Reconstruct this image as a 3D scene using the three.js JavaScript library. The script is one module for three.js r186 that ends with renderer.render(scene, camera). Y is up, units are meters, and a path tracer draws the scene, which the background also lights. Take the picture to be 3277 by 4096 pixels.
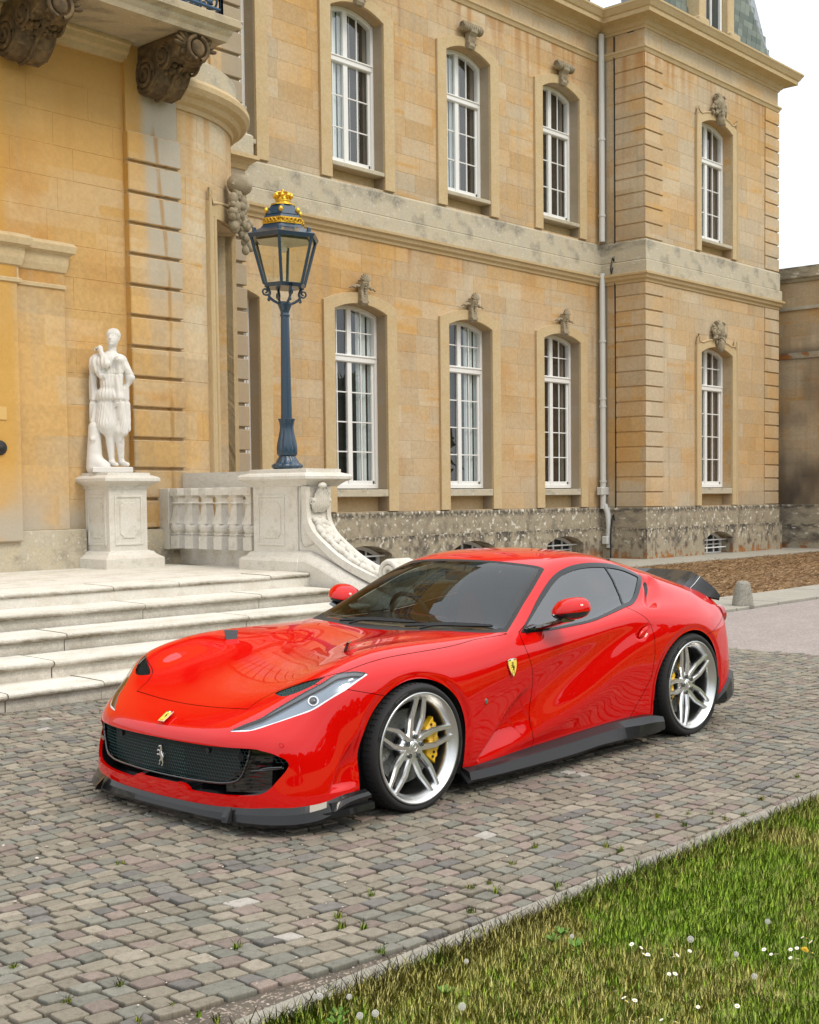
import * as THREE from 'three';
import { mergeGeometries, mergeVertices } from 'three/addons/utils/BufferGeometryUtils.js';
import { MarchingCubes } from 'three/addons/objects/MarchingCubes.js';

// ------------------------------------------------------------------ camera, sky, sun, exposure
const scene = new THREE.Scene();
const camera = new THREE.PerspectiveCamera(2 * Math.atan(512 / 1271.23) * 180 / Math.PI, 819 / 1024, 0.1, 900);
{
  const yaw = 40.107 * Math.PI / 180, pitch = 2.794 * Math.PI / 180, roll = -0.439 * Math.PI / 180;
  const v = new THREE.Vector3(Math.cos(yaw), 0, -Math.sin(yaw)), r = new THREE.Vector3(Math.sin(yaw), 0, Math.cos(yaw)), u = new THREE.Vector3(0, 1, 0);
  const v2 = v.clone().multiplyScalar(Math.cos(pitch)).addScaledVector(u, -Math.sin(pitch));
  const u2 = u.clone().multiplyScalar(Math.cos(pitch)).addScaledVector(v, Math.sin(pitch));
  const r3 = r.clone().multiplyScalar(Math.cos(roll)).addScaledVector(u2, Math.sin(roll));
  const u3 = u2.clone().multiplyScalar(Math.cos(roll)).addScaledVector(r, -Math.sin(roll));
  camera.position.set(-4.831, 1.688, 5.682);
  camera.up.copy(u3);
  camera.quaternion.setFromRotationMatrix(new THREE.Matrix4().makeBasis(r3, u3, v2.clone().negate()));
  camera.setViewOffset(819, 1024, -101.3, -44.25, 819, 1024);
}
const renderer = new THREE.WebGLRenderer({ antialias: true });
renderer.setSize(819, 1024);
renderer.toneMapping = THREE.LinearToneMapping;
renderer.toneMappingExposure = 1.06;
renderer.shadowMap.enabled = true;

// seeded value noise
function rngOf(seed) { let a = seed >>> 0; return () => { a = (a + 0x6d2b79f5) | 0; let t = Math.imul(a ^ (a >>> 15), 1 | a); t = (t + Math.imul(t ^ (t >>> 7), 61 | t)) ^ t; return ((t ^ (t >>> 14)) >>> 0) / 4294967296; }; }
function h2(x, y) { let h = Math.imul(x | 0, 374761393) + Math.imul(y | 0, 668265263) | 0; h = Math.imul(h ^ (h >>> 13), 1274126177); h ^= h >>> 16; return (h >>> 0) / 4294967296; }
function vn(x, y) { const xi = Math.floor(x), yi = Math.floor(y), fx = x - xi, fy = y - yi, u = fx * fx * (3 - 2 * fx), v = fy * fy * (3 - 2 * fy); const a = h2(xi, yi), b = h2(xi + 1, yi), c = h2(xi, yi + 1), d = h2(xi + 1, yi + 1); return a + (b - a) * u + (c - a) * v + (a - b - c + d) * u * v; }
function fbm(x, y, o = 4) { let s = 0, a = 0.5, n = 0; for (let i = 0; i < o; i++) { s += a * vn(x, y); n += a; a *= 0.5; x = x * 2.03 + 17.3; y = y * 2.03 + 9.1; } return s / n; }
const clamp = (x, a = 0, b = 1) => Math.min(b, Math.max(a, x)), lerp = (a, b, t) => a + (b - a) * t;
const sstep = (a, b, x) => { const t = clamp((x - a) / (b - a)); return t * t * (3 - 2 * t); };
const mix3 = (a, b, t) => [lerp(a[0], b[0], t), lerp(a[1], b[1], t), lerp(a[2], b[2], t)];

{ // overcast sky: brighter overhead, soft cloud structure, faint blue
  const W = 512, H = 256, d = new Float32Array(W * H * 4);
  for (let y = 0; y < H; y++) for (let x = 0; x < W; x++) {
    const el = (y + 0.5) / H * Math.PI - Math.PI / 2, az = x / W * Math.PI * 2, s = Math.sin(el);
    const k = Math.max(0, s), cx = Math.cos(az) * Math.cos(el) / (k + 0.25), cz = Math.sin(az) * Math.cos(el) / (k + 0.25);
    const c = fbm(cx * 1.6 + 5, cz * 1.6 + 3, 5);
    const L = (0.98 + 0.85 * k) * (0.86 + 0.3 * c);
    const o = (y * W + x) * 4, b = sstep(0.62, 0.42, c) * 0.07;
    d[o] = L * (0.985 - b); d[o + 1] = L * (1.0 - b * 0.35); d[o + 2] = L * 1.03; d[o + 3] = 1;
    if (s < 0) { const g = 0.16; d[o] = g; d[o + 1] = g; d[o + 2] = g * 0.9; }
  }
  const t = new THREE.DataTexture(d, W, H, THREE.RGBAFormat, THREE.FloatType);
  t.mapping = THREE.EquirectangularReflectionMapping; t.magFilter = THREE.LinearFilter; t.needsUpdate = true;
  scene.background = t; scene.environment = t;
}
const sun = new THREE.DirectionalLight(0xfff0da, 1.5);
sun.position.set(6, 30, 22); sun.target.position.set(4, 0, -4); sun.castShadow = true; sun.shadow.radius = 34;
sun.shadow.mapSize.set(2048, 2048); Object.assign(sun.shadow.camera, { left: -30, right: 30, top: 30, bottom: -30, far: 120 });
scene.add(sun, sun.target);
// ------------------------------------------------------------------ helpers
const taken = new Map();
function numbered(n) { const k = taken.get(n) ?? 0; taken.set(n, k + 1); return k ? n + '_' + String(k).padStart(3, '0') : n; }
function thing(name, label, category, group, pos) { const o = new THREE.Group(); o.name = numbered(name); o.userData.label = label; o.userData.category = category; if (group) o.userData.group = group; if (pos) o.position.set(...pos); scene.add(o); return o; }
function part(parent, name, geo, material, label) { const m = new THREE.Mesh(geo, material); m.name = name; m.castShadow = m.receiveShadow = true; if (label) m.userData.label = label; parent.add(m); return m; }
function struct(name, geo, material, label) { const m = part(scene, numbered(name), geo, material, label); m.userData.kind = 'structure'; return m; }
function grp(parent, name) { const g = new THREE.Group(); g.name = name; parent.add(g); return g; }

const V3 = (x, y, z) => new THREE.Vector3(x, y, z);
function geo(pos, uv, idx, nor) {
  const g = new THREE.BufferGeometry();
  g.setAttribute('position', new THREE.Float32BufferAttribute(pos, 3));
  if (uv) g.setAttribute('uv', new THREE.Float32BufferAttribute(uv, 2));
  if (idx) g.setIndex(idx);
  if (nor) g.setAttribute('normal', new THREE.Float32BufferAttribute(nor, 3)); else g.computeVertexNormals();
  return g;
}
// uv in metres by the dominant direction of each face (non-indexed result)
function boxUV(g, s = 1) {
  g = g.index ? g.toNonIndexed() : g;
  const p = g.attributes.position, n = p.count, uv = new Float32Array(n * 2), a = V3(), b = V3(), c = V3(), e = V3(), f = V3();
  for (let i = 0; i < n; i += 3) {
    a.fromBufferAttribute(p, i); b.fromBufferAttribute(p, i + 1); c.fromBufferAttribute(p, i + 2);
    e.subVectors(b, a); f.subVectors(c, a); e.cross(f);
    const ax = Math.abs(e.x), ay = Math.abs(e.y), az = Math.abs(e.z);
    for (let k = 0; k < 3; k++) {
      const x = p.getX(i + k), y = p.getY(i + k), z = p.getZ(i + k);
      if (ay >= ax && ay >= az) { uv[(i + k) * 2] = x * s; uv[(i + k) * 2 + 1] = z * s; }
      else if (az >= ax) { uv[(i + k) * 2] = x * s; uv[(i + k) * 2 + 1] = y * s; }
      else { uv[(i + k) * 2] = z * s; uv[(i + k) * 2 + 1] = y * s; }
    }
  }
  g.setAttribute('uv', new THREE.BufferAttribute(uv, 2));
  return g;
}
function merge(list) {
  const l = list.map((g) => { g = g.index ? g.toNonIndexed() : g; for (const k of Object.keys(g.attributes)) if (!['position', 'normal', 'uv', 'color'].includes(k)) g.deleteAttribute(k); if (!g.attributes.uv) g.setAttribute('uv', new THREE.BufferAttribute(new Float32Array(g.attributes.position.count * 2), 2)); if (!g.attributes.normal) g.computeVertexNormals(); return g; });
  const c = l.some((g) => g.attributes.color);
  if (c) for (const g of l) if (!g.attributes.color) g.setAttribute('color', new THREE.BufferAttribute(new Float32Array(g.attributes.position.count * 3).fill(1), 3));
  return mergeGeometries(l);
}
// box with chamfered edges, flat shaded; centre at x,y,z
function bb(w, h, d, x = 0, y = 0, z = 0, c = 0.006) {
  const X = w / 2, Y = h / 2, Z = d / 2, P = [], N = [];
  c = Math.min(c, X * 0.49, Y * 0.49, Z * 0.49);
  const quad = (a, b, e, f) => { const n = V3().subVectors(b, a).cross(V3().subVectors(e, a)).normalize(); if (n.dot(V3().addVectors(a, e)) < 0) { [b, f] = [f, b]; n.negate(); } for (const v of [a, b, e, a, e, f]) { P.push(v.x + x, v.y + y, v.z + z); N.push(n.x, n.y, n.z); } };
  const ax = [[X, 0], [Y, 1], [Z, 2]], S = [X, Y, Z];
  for (let k = 0; k < 3; k++) for (const s of [-1, 1]) {
    const i = (k + 1) % 3, j = (k + 2) % 3, mk = (a, b) => { const v = [0, 0, 0]; v[k] = s * S[k]; v[i] = a * (S[i] - c); v[j] = b * (S[j] - c); return V3(...v); };
    quad(mk(-1, -1), mk(1, -1), mk(1, 1), mk(-1, 1));
  }
  for (let k = 0; k < 3; k++) for (const s of [-1, 1]) for (const t of [-1, 1]) {
    const i = (k + 1) % 3, j = (k + 2) % 3, mk = (e, f) => { const v = [0, 0, 0]; v[k] = e * (S[k] - c); v[i] = s * (S[i] - (f ? c : 0)); v[j] = t * (S[j] - (f ? 0 : c)); return V3(...v); };
    quad(mk(-1, 0), mk(1, 0), mk(1, 1), mk(-1, 1));
  }
  for (const a of [-1, 1]) for (const b of [-1, 1]) for (const e of [-1, 1]) {
    const t = [V3(a * X, b * (Y - c), e * (Z - c)), V3(a * (X - c), b * Y, e * (Z - c)), V3(a * (X - c), b * (Y - c), e * Z)];
    let n = V3().subVectors(t[1], t[0]).cross(V3().subVectors(t[2], t[0])).normalize(); if (n.dot(t[0]) < 0) { t.reverse(); n.negate(); }
    for (const v of t) { P.push(v.x + x, v.y + y, v.z + z); N.push(n.x, n.y, n.z); }
  }
  return boxUV(geo(P, null, null, N));
}
const box = (w, h, d, x, y, z) => boxUV(new THREE.BoxGeometry(w, h, d).translate(x, y, z));
// sweep of a closed profile [(out, y), ...] along a plan path [(x, z), ...] with mitres; out is to the left-hand side facing (-dz, dx)
function sweep(path, prof, caps = true) {
  const n = path.length, m = prof.length, pos = [], uv = [];
  const dir = (a, b) => { const x = b[0] - a[0], z = b[1] - a[1], l = Math.hypot(x, z); return [x / l, z / l]; };
  const off = path.map((p, i) => {
    const a = i ? dir(path[i - 1], p) : dir(p, path[1]), b = i < n - 1 ? dir(p, path[i + 1]) : a;
    const na = [-a[1], a[0]], nb = [-b[1], b[0]], k = 1 + na[0] * nb[0] + na[1] * nb[1];
    return [(na[0] + nb[0]) / k, (na[1] + nb[1]) / k];
  });
  let L = 0; const len = path.map((p, i) => (i ? (L += Math.hypot(p[0] - path[i - 1][0], p[1] - path[i - 1][1])) : 0));
  const pt = (i, j) => [path[i][0] + off[i][0] * prof[j][0], prof[j][1], path[i][1] + off[i][1] * prof[j][0]];
  let q = 0; const per = prof.map((p, j) => (j ? (q += Math.hypot(p[0] - prof[j - 1][0], p[1] - prof[j - 1][1])) : 0)); per.push(q + Math.hypot(prof[0][0] - prof[m - 1][0], prof[0][1] - prof[m - 1][1]));
  for (let i = 0; i + 1 < n; i++) for (let j = 0; j < m; j++) {
    const k = (j + 1) % m, A = pt(i, j), B = pt(i + 1, j), C = pt(i + 1, k), D = pt(i, k);
    pos.push(...A, ...B, ...C, ...A, ...C, ...D);
    const u0 = path[i][0] + path[i][1] * 0.37, u1 = path[i + 1][0] + path[i + 1][1] * 0.37, v0 = prof[j][1] + prof[j][0] * 0.8, v1 = prof[k][1] + prof[k][0] * 0.8;
    uv.push(u0, v0, u1, v0, u1, v1, u0, v0, u1, v1, u0, v1);
  }
  if (caps) for (const i of [0, n - 1]) {
    const sh = THREE.ShapeUtils.triangulateShape(prof.map((p) => new THREE.Vector2(p[0], p[1])), []);
    for (const t of sh) { const o = i ? t : [t[0], t[2], t[1]]; for (const j of o) { pos.push(...pt(i, j)); uv.push(prof[j][0], prof[j][1]); } }
  }
  return geo(pos, uv);
}
function lathe(pts, seg = 24, x = 0, y = 0, z = 0) { return new THREE.LatheGeometry(pts.map((p) => new THREE.Vector2(p[0], p[1])), seg).translate(x, y, z); }
function tube(pts, r, seg = 24, rad = 8, closed = false) { return new THREE.TubeGeometry(new THREE.CatmullRomCurve3(pts.map((p) => V3(...p)), closed, 'catmullrom', 0.5), seg, r, rad, closed); }
function ball(r, x, y, z, sx = 1, sy = 1, sz = 1, seg = 12) { return new THREE.SphereGeometry(r, seg, Math.max(6, seg * 0.66 | 0)).scale(sx, sy, sz).translate(x, y, z); }
function ext(shape, depth, bevel = 0, seg = 1, curve = 12) { return new THREE.ExtrudeGeometry(shape, { depth, bevelEnabled: bevel > 0, bevelSize: bevel, bevelThickness: bevel, bevelOffset: -bevel, bevelSegments: seg, curveSegments: curve }); }
function poly(pts) { return new THREE.Shape(pts.map((p) => new THREE.Vector2(p[0], p[1]))); }

// ------------------------------------------------------------------ textures
function tex(W, H, f, srgb = true) {
  const d = new Uint8Array(W * H * 4);
  for (let y = 0; y < H; y++) for (let x = 0; x < W; x++) {
    const c = f((x + 0.5) / W, (y + 0.5) / H), o = (y * W + x) * 4;
    if (srgb) for (let k = 0; k < 3; k++) { const v = clamp(c[k]); d[o + k] = 255 * (v <= 0.0031308 ? 12.92 * v : 1.055 * Math.pow(v, 1 / 2.4) - 0.055) + 0.5; }
    else { const v = 255 * clamp(typeof c === 'number' ? c : c[0]); d[o] = d[o + 1] = d[o + 2] = v; }
    d[o + 3] = 255;
  }
  const t = new THREE.DataTexture(d, W, H); t.magFilter = THREE.LinearFilter; t.minFilter = THREE.LinearMipmapLinearFilter; t.generateMipmaps = true; t.wrapS = t.wrapT = THREE.RepeatWrapping;
  if (srgb) t.colorSpace = THREE.SRGBColorSpace; t.needsUpdate = true; return t;
}
// seamless noise on the unit square
function tn(u, v, n, o = 4, sx = 1) { let s = 0, a = 0.5, t = 0; for (let i = 0; i < o; i++) { const px = n * sx, x = u * px, y = v * n, xi = Math.floor(x), yi = Math.floor(y), fx = x - xi, fy = y - yi, p = fx * fx * (3 - 2 * fx), q = fy * fy * (3 - 2 * fy), w = (i2, j2) => h2(((i2 % px) + px) % px + i * 131, ((j2 % n) + n) % n + i * 57); s += a * lerp(lerp(w(xi, yi), w(xi + 1, yi), p), lerp(w(xi, yi + 1), w(xi + 1, yi + 1), p), q); t += a; a *= 0.55; n *= 2; } return s / t; }
function rep(t, sx, sy = sx, ox = 0, oy = 0) { const c = t.clone(); c.repeat.set(sx, sy); c.offset.set(ox, oy); c.needsUpdate = true; return c; }
const std = (o) => new THREE.MeshStandardMaterial(o), phy = (o) => new THREE.MeshPhysicalMaterial(o);
const lin = (r, g, b) => new THREE.Color().setRGB(r, g, b);
const T_grain = tex(512, 512, (u, v) => 0.6 * tn(u, v, 24, 5) + 0.4 * tn(u + 0.37, v, 96, 2), false);
// ------------------------------------------------------------------ the mansion: honey limestone, main range, corner pavilion, entrance front with a rounded bow
const ZW = -13.62, ZP = -12.25, XP = 21.72, XQ = 28.5, ZL = -9.22, YB = 1.34;
const blockId = (u, v) => { const r = Math.floor(v / 0.378 + 0.4537), o = h2(r, 91) * 0.9, c = Math.floor((u + o) / 0.86); return [r, c]; };
const stoneCol = (u, v, warm, o = {}) => {
  const [r, c] = blockId(u, v), b = h2(r * 7 + 3, c * 13 + 5), b2 = h2(r * 3 + 11, c * 5 + 29);
  const big = fbm(u * 0.55 + 3, v * 0.7 + 8, 4), bed = fbm(u * 1.1 + 40, v * 7 + b * 30, 3), fine = fbm(u * 26, v * 26, 3), str = fbm(u * 9 + 7, v * 0.5, 3);
  let w = clamp(warm + (big - 0.5) * 1.5 + (b - 0.5) * 0.5 + (bed > 0.6 ? (bed - 0.6) * 2.2 * (b2 > 0.45 ? 1 : 0) : 0));
  let col = mix3([0.60, 0.50, 0.35], [0.60, 0.375, 0.145], w);
  col = mix3(col, [0.52, 0.26, 0.07], clamp((fbm(u * 0.9 + 90, v * 1.3, 4) - 0.6) * 3.2) * warm);
  col = mix3(col, [0.36, 0.33, 0.27], clamp((str - 0.57) * 2) * 0.55);
  const k = 0.86 + 0.16 * b2 + 0.26 * (fine - 0.5); return [col[0] * k, col[1] * k, col[2] * k];
};
const drip = (u, v, top, len, seed) => { const s = fbm(u * 5 + seed, 3.3, 3), l = len * (0.15 + 1.3 * vn(u * 7 + seed, seed)); return v < top && v > top - l ? clamp((s - 0.5) * 5) * (1 - (top - v) / l) : 0; };
const W_main = (() => { const X0 = 8, X1 = 30, Y0 = 0, Y1 = 14, t = tex(1600, 1024, (p, q) => {
  const u = lerp(X0, X1, p), v = lerp(Y0, Y1, q);
  let c = stoneCol(u, v, u > 21.7 ? 0.26 : lerp(0.52, 0.4, sstep(12, 21, u)));
  const st = Math.max(drip(u, v, 6.96, 1.5, 5) * sstep(0.45, 0.6, vn(u * 0.9 + 2, 1)), drip(u, v, 12.55, 1.2, 19) * 0.5, drip(u, v, 5.7, 2.4, 33) * 0.5 * sstep(20.4, 21.4, u) * sstep(21.9, 21.6, u));
  c = mix3(c, [0.40, 0.17, 0.03], clamp(st * 1.25)); if (u < 8.6) c = mix3(c, [0.34, 0.31, 0.25], 0.7); c = [c[0] * 0.93, c[1] * 0.9, c[2] * 0.88];
  const g = Math.max(sstep(2.2, 1.3, v) * 0.5, sstep(7.9, 8.15, v) * sstep(9.0, 8.0, v) * 0.5) * fbm(u * 2, v * 2, 3);
  c = mix3(c, [0.30, 0.285, 0.24], g);
  return c; }); t.repeat.set(1 / (X1 - X0), 1 / (Y1 - Y0)); t.offset.set(-X0 / (X1 - X0), 0); return t; })();
const W_ent = (() => { const X0 = -2.5, X1 = 9.5, Y1 = 11, t = tex(1100, 1024, (p, q) => {
  const u = lerp(X0, X1, p), v = q * Y1;
  let c = stoneCol(u + 50, v, lerp(0.92, 0.42, sstep(5.2, 6.4, u)));
  c = mix3(c, [0.50, 0.28, 0.075], sstep(4.0, 7.4, v) * sstep(6.2, 5.2, u) * 0.75);
  c = mix3(c, [0.56, 0.31, 0.06], sstep(3.35, 3.2, u) * 0.7);
  c = mix3(c, [0.42, 0.39, 0.33], sstep(2.2, 1.2, v) * sstep(0.3, 0.7, fbm(u * 1.4 + 3, v * 1.4, 3)) * 0.9);
  c = mix3(c, [0.46, 0.25, 0.07], drip(u, v, 7.0, 1.3, 71) * 0.6);
  if (u > 4.9 && u < 5.8) { const e = sstep(5.12, 5.3, u + 0.08 * (fbm(v * 3, 7, 3) - 0.5)) * sstep(3.6, 6.2, v + 0.6); c = mix3(c, [0.40, 0.40, 0.36], e * 0.75); c = mix3(c, [0.37, 0.21, 0.07], sstep(0.05, 0.015, Math.abs(u - lerp(5.55, 5.38, sstep(4.5, 6.5, v)))) * sstep(0.35, 0.6, fbm(u * 20, v * 2.2, 3)) * 0.75); }
  return c; }); t.repeat.set(1 / (X1 - X0), 1 / Y1); t.offset.set(-X0 / (X1 - X0), 0); return t; })();
const T_ledge = tex(1024, 256, (u, v) => { const a = tn(u, v, 6, 5, 4), b = tn(u + 0.3, v, 20, 3, 4), m = tn(u, v + 0.4, 3, 3, 4); let c = mix3([0.47, 0.43, 0.35], [0.52, 0.45, 0.31], a); c = mix3(c, [0.19, 0.175, 0.145], clamp((m - 0.48) * 2.6) * clamp(b * 1.6)); c = mix3(c, [0.62, 0.60, 0.54], b > 0.74 ? 0.55 : 0); const f = 0.88 + 0.24 * tn(u, v, 60, 2, 4); return [c[0] * f, c[1] * f, c[2] * f]; });
const T_plinth = (() => { const P = 8, t = tex(1400, 300, (p, q) => { // 8 m by 1.4 m
  const u = p * P, v = q * 1.4, a = tn(p, q, 4, 5, 8), b = tn(p + 0.37, q, 8, 4, 8), d = tn(p + 0.11, q + 0.2, 26, 3, 6), e = tn(p, q, 60, 2, 6);
  let c = mix3([0.40, 0.35, 0.26], [0.30, 0.255, 0.18], a);
  c = mix3(c, [0.085, 0.07, 0.06], clamp((b - 0.44) * 3.4) * (v < 0.82 ? 0.85 : 0.45) * (v > 0.8 && v < 0.9 ? 1.15 : 1));
  const top = Math.max(sstep(0.13, 0.0, Math.abs(v - 0.79)), sstep(0.13, 0.0, Math.abs(v - 1.31))) * sstep(0.35, 0.62, d + 0.2 * (a - 0.5)); c = mix3(c, [0.05, 0.045, 0.04], top * 0.8);
  const spot = clamp((tn(p + 0.7, q + 0.1, 18, 2, 6) - 0.71) * 16) * sstep(0.3, 0.6, v); c = mix3(c, [0.62, 0.60, 0.52], spot * 0.9);
  const o = sstep(0.34, 0.05, v + 0.3 * (d - 0.5)) * sstep(0.42, 0.6, b); c = mix3(c, [0.36, 0.125, 0.015], o * 0.85);
  const f = 0.8 + 0.4 * e; return [c[0] * f, c[1] * f, c[2] * f]; }); t.repeat.set(1 / P, 1 / 1.4); return t; })();
const T_carve = tex(256, 256, (u, v) => { const a = tn(u, v, 8, 4); const c = mix3([0.20, 0.165, 0.11], [0.43, 0.36, 0.25], a); return c; });
const bumpS = rep(T_grain, 1.6);
const BM = {
  main: std({ map: W_main, roughness: 0.92, bumpMap: bumpS, bumpScale: 0.004 }), ent: std({ map: W_ent, roughness: 0.92, bumpMap: bumpS, bumpScale: 0.004 }),
  ledge: std({ map: rep(T_ledge, 0.25, 1), roughness: 0.95, bumpMap: bumpS, bumpScale: 0.006 }), plinth: std({ map: T_plinth, roughness: 0.95, bumpMap: bumpS, bumpScale: 0.008 }),
  trim: std({ map: rep(tex(512, 256, (u, v) => { const a = tn(u, v, 6, 4, 2); const c = mix3([0.56, 0.44, 0.27], [0.50, 0.36, 0.18], a), f = 0.9 + 0.2 * tn(u, v, 50, 2, 2); return [c[0] * f, c[1] * f, c[2] * f]; }), 0.3, 0.6), roughness: 0.92, bumpMap: bumpS, bumpScale: 0.004 }),
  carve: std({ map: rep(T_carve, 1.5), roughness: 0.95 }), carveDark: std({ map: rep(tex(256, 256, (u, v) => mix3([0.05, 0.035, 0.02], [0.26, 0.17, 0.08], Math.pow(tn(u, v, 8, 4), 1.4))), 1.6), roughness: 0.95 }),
  white: std({ color: lin(0.80, 0.80, 0.79), roughness: 0.45 }), pane: phy({ color: lin(0.9, 0.94, 0.93), transmission: 1, thickness: 0, roughness: 0.0, ior: 1.9, side: 2 }),
  room: std({ color: lin(0.03, 0.028, 0.025), roughness: 1, side: 2 }), blind: std({ color: lin(0.74, 0.77, 0.71), roughness: 0.9, side: 2 }), curtain: std({ color: lin(0.8, 0.84, 0.87), roughness: 0.9, side: 2 }), drape: std({ color: lin(0.22, 0.17, 0.14), roughness: 0.9, side: 2 }),
  lead: std({ color: lin(0.28, 0.31, 0.34), roughness: 0.6 }), pipe: std({ color: lin(0.62, 0.63, 0.61), roughness: 0.55 }), iron: std({ color: lin(0.03, 0.075, 0.15), roughness: 0.45 }), cable: std({ color: lin(0.02, 0.02, 0.02), roughness: 0.7 }),
};
const mansion = thing('mansion', 'honey stone mansion with tall white sash windows and carved keystones behind the car', 'mansion');
const blocks = []; // ashlar, the largest in view become parts of their own
function ashlar(wallKey, u0, u1, v0, v1, holes, map, mat, opt = {}) {
  const H = opt.h || 0.378, base = opt.base ?? 1.34;
  for (let r = Math.floor((v0 - base) / H); base + r * H < v1 - 0.02; r++) {
    const y0 = Math.max(v0, base + r * H), y1 = Math.min(v1, base + (r + 1) * H); if (y1 - y0 < 0.03) continue;
    let free = [[u0, u1]];
    for (const h of holes) if (h[2] < y1 - 0.02 && h[3] > y0 + 0.02) free = free.flatMap(([a, b]) => (h[1] <= a || h[0] >= b ? [[a, b]] : [[a, h[0]], [h[1], b]])).filter(([a, b]) => b - a > 0.04);
    const rr = Math.floor((y0 + y1) / 2 / 0.378 + 0.4537), o = h2(rr, 91) * 0.9;
    for (const [a, b] of free) {
      const cuts = [a]; for (let c = Math.ceil((a + o) / 0.86); c * 0.86 - o < b; c++) { const x = c * 0.86 - o; if (x > a + 0.12 && x < b - 0.12) cuts.push(x); } cuts.push(b);
      for (let i = 0; i + 1 < cuts.length; i++) blocks.push({ wallKey, a: cuts[i], b: cuts[i + 1], y0, y1, map, mat, n: opt.n || 1 });
    }
  }
}
function blockGeo(k) { // face 6 mm proud of the backing with chamfered margins
  const g = 0.0016, c = 0.004, P = [], U = [], a = k.a + g, b = k.b - g, y0 = k.y0 + g, y1 = k.y1 - g, n = k.n, pr = 0.003 + 0.0025 * h2(Math.floor(k.a * 57), Math.floor(k.y0 * 91));
  const q = (A) => { for (const i of [0, 1, 2, 0, 2, 3]) { P.push(...k.map(A[i][0], A[i][1], A[i][2])); U.push(A[i][0], A[i][1]); } };
  for (let i = 0; i < n; i++) { const s = lerp(a + c, b - c, i / n), t = lerp(a + c, b - c, (i + 1) / n), S = i ? s : a, T = i < n - 1 ? t : b;
    q([[s, y0 + c, pr], [t, y0 + c, pr], [t, y1 - c, pr], [s, y1 - c, pr]]); q([[S, y0, 0], [T, y0, 0], [t, y0 + c, pr], [s, y0 + c, pr]]); q([[s, y1 - c, pr], [t, y1 - c, pr], [T, y1, 0], [S, y1, 0]]); }
  q([[a, y0, 0], [a + c, y0 + c, pr], [a + c, y1 - c, pr], [a, y1, 0]]); q([[b - c, y0 + c, pr], [b, y0, 0], [b, y1, 0], [b - c, y1 - c, pr]]);
  return geo(P, U);
}
const arcPts = (hw, ys, yc, n = 12) => { const h = yc - ys, R = (hw * hw + h * h) / (2 * h), o = []; for (let i = 0; i <= n; i++) { const x = lerp(hw, -hw, i / n); o.push([x, yc - R + Math.sqrt(R * R - x * x)]); } return o; };
const archShape = (cx, hw, yb, ys, yc) => [[cx - hw, yb], [cx + hw, yb], ...arcPts(hw, ys, yc).map((p) => [cx + p[0], p[1]])];
// frame of a facade: local (u along the wall, y, d outwards) -> group placed at its origin
function facade(name, ox, oz, ry) { const g = grp(mansion, name); return { g, add(n, ge, mt, label) { return part(g, n, ge, mt, label); } }; }
const onFront = (z) => (u, y, d) => [u, y, z + d];

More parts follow.
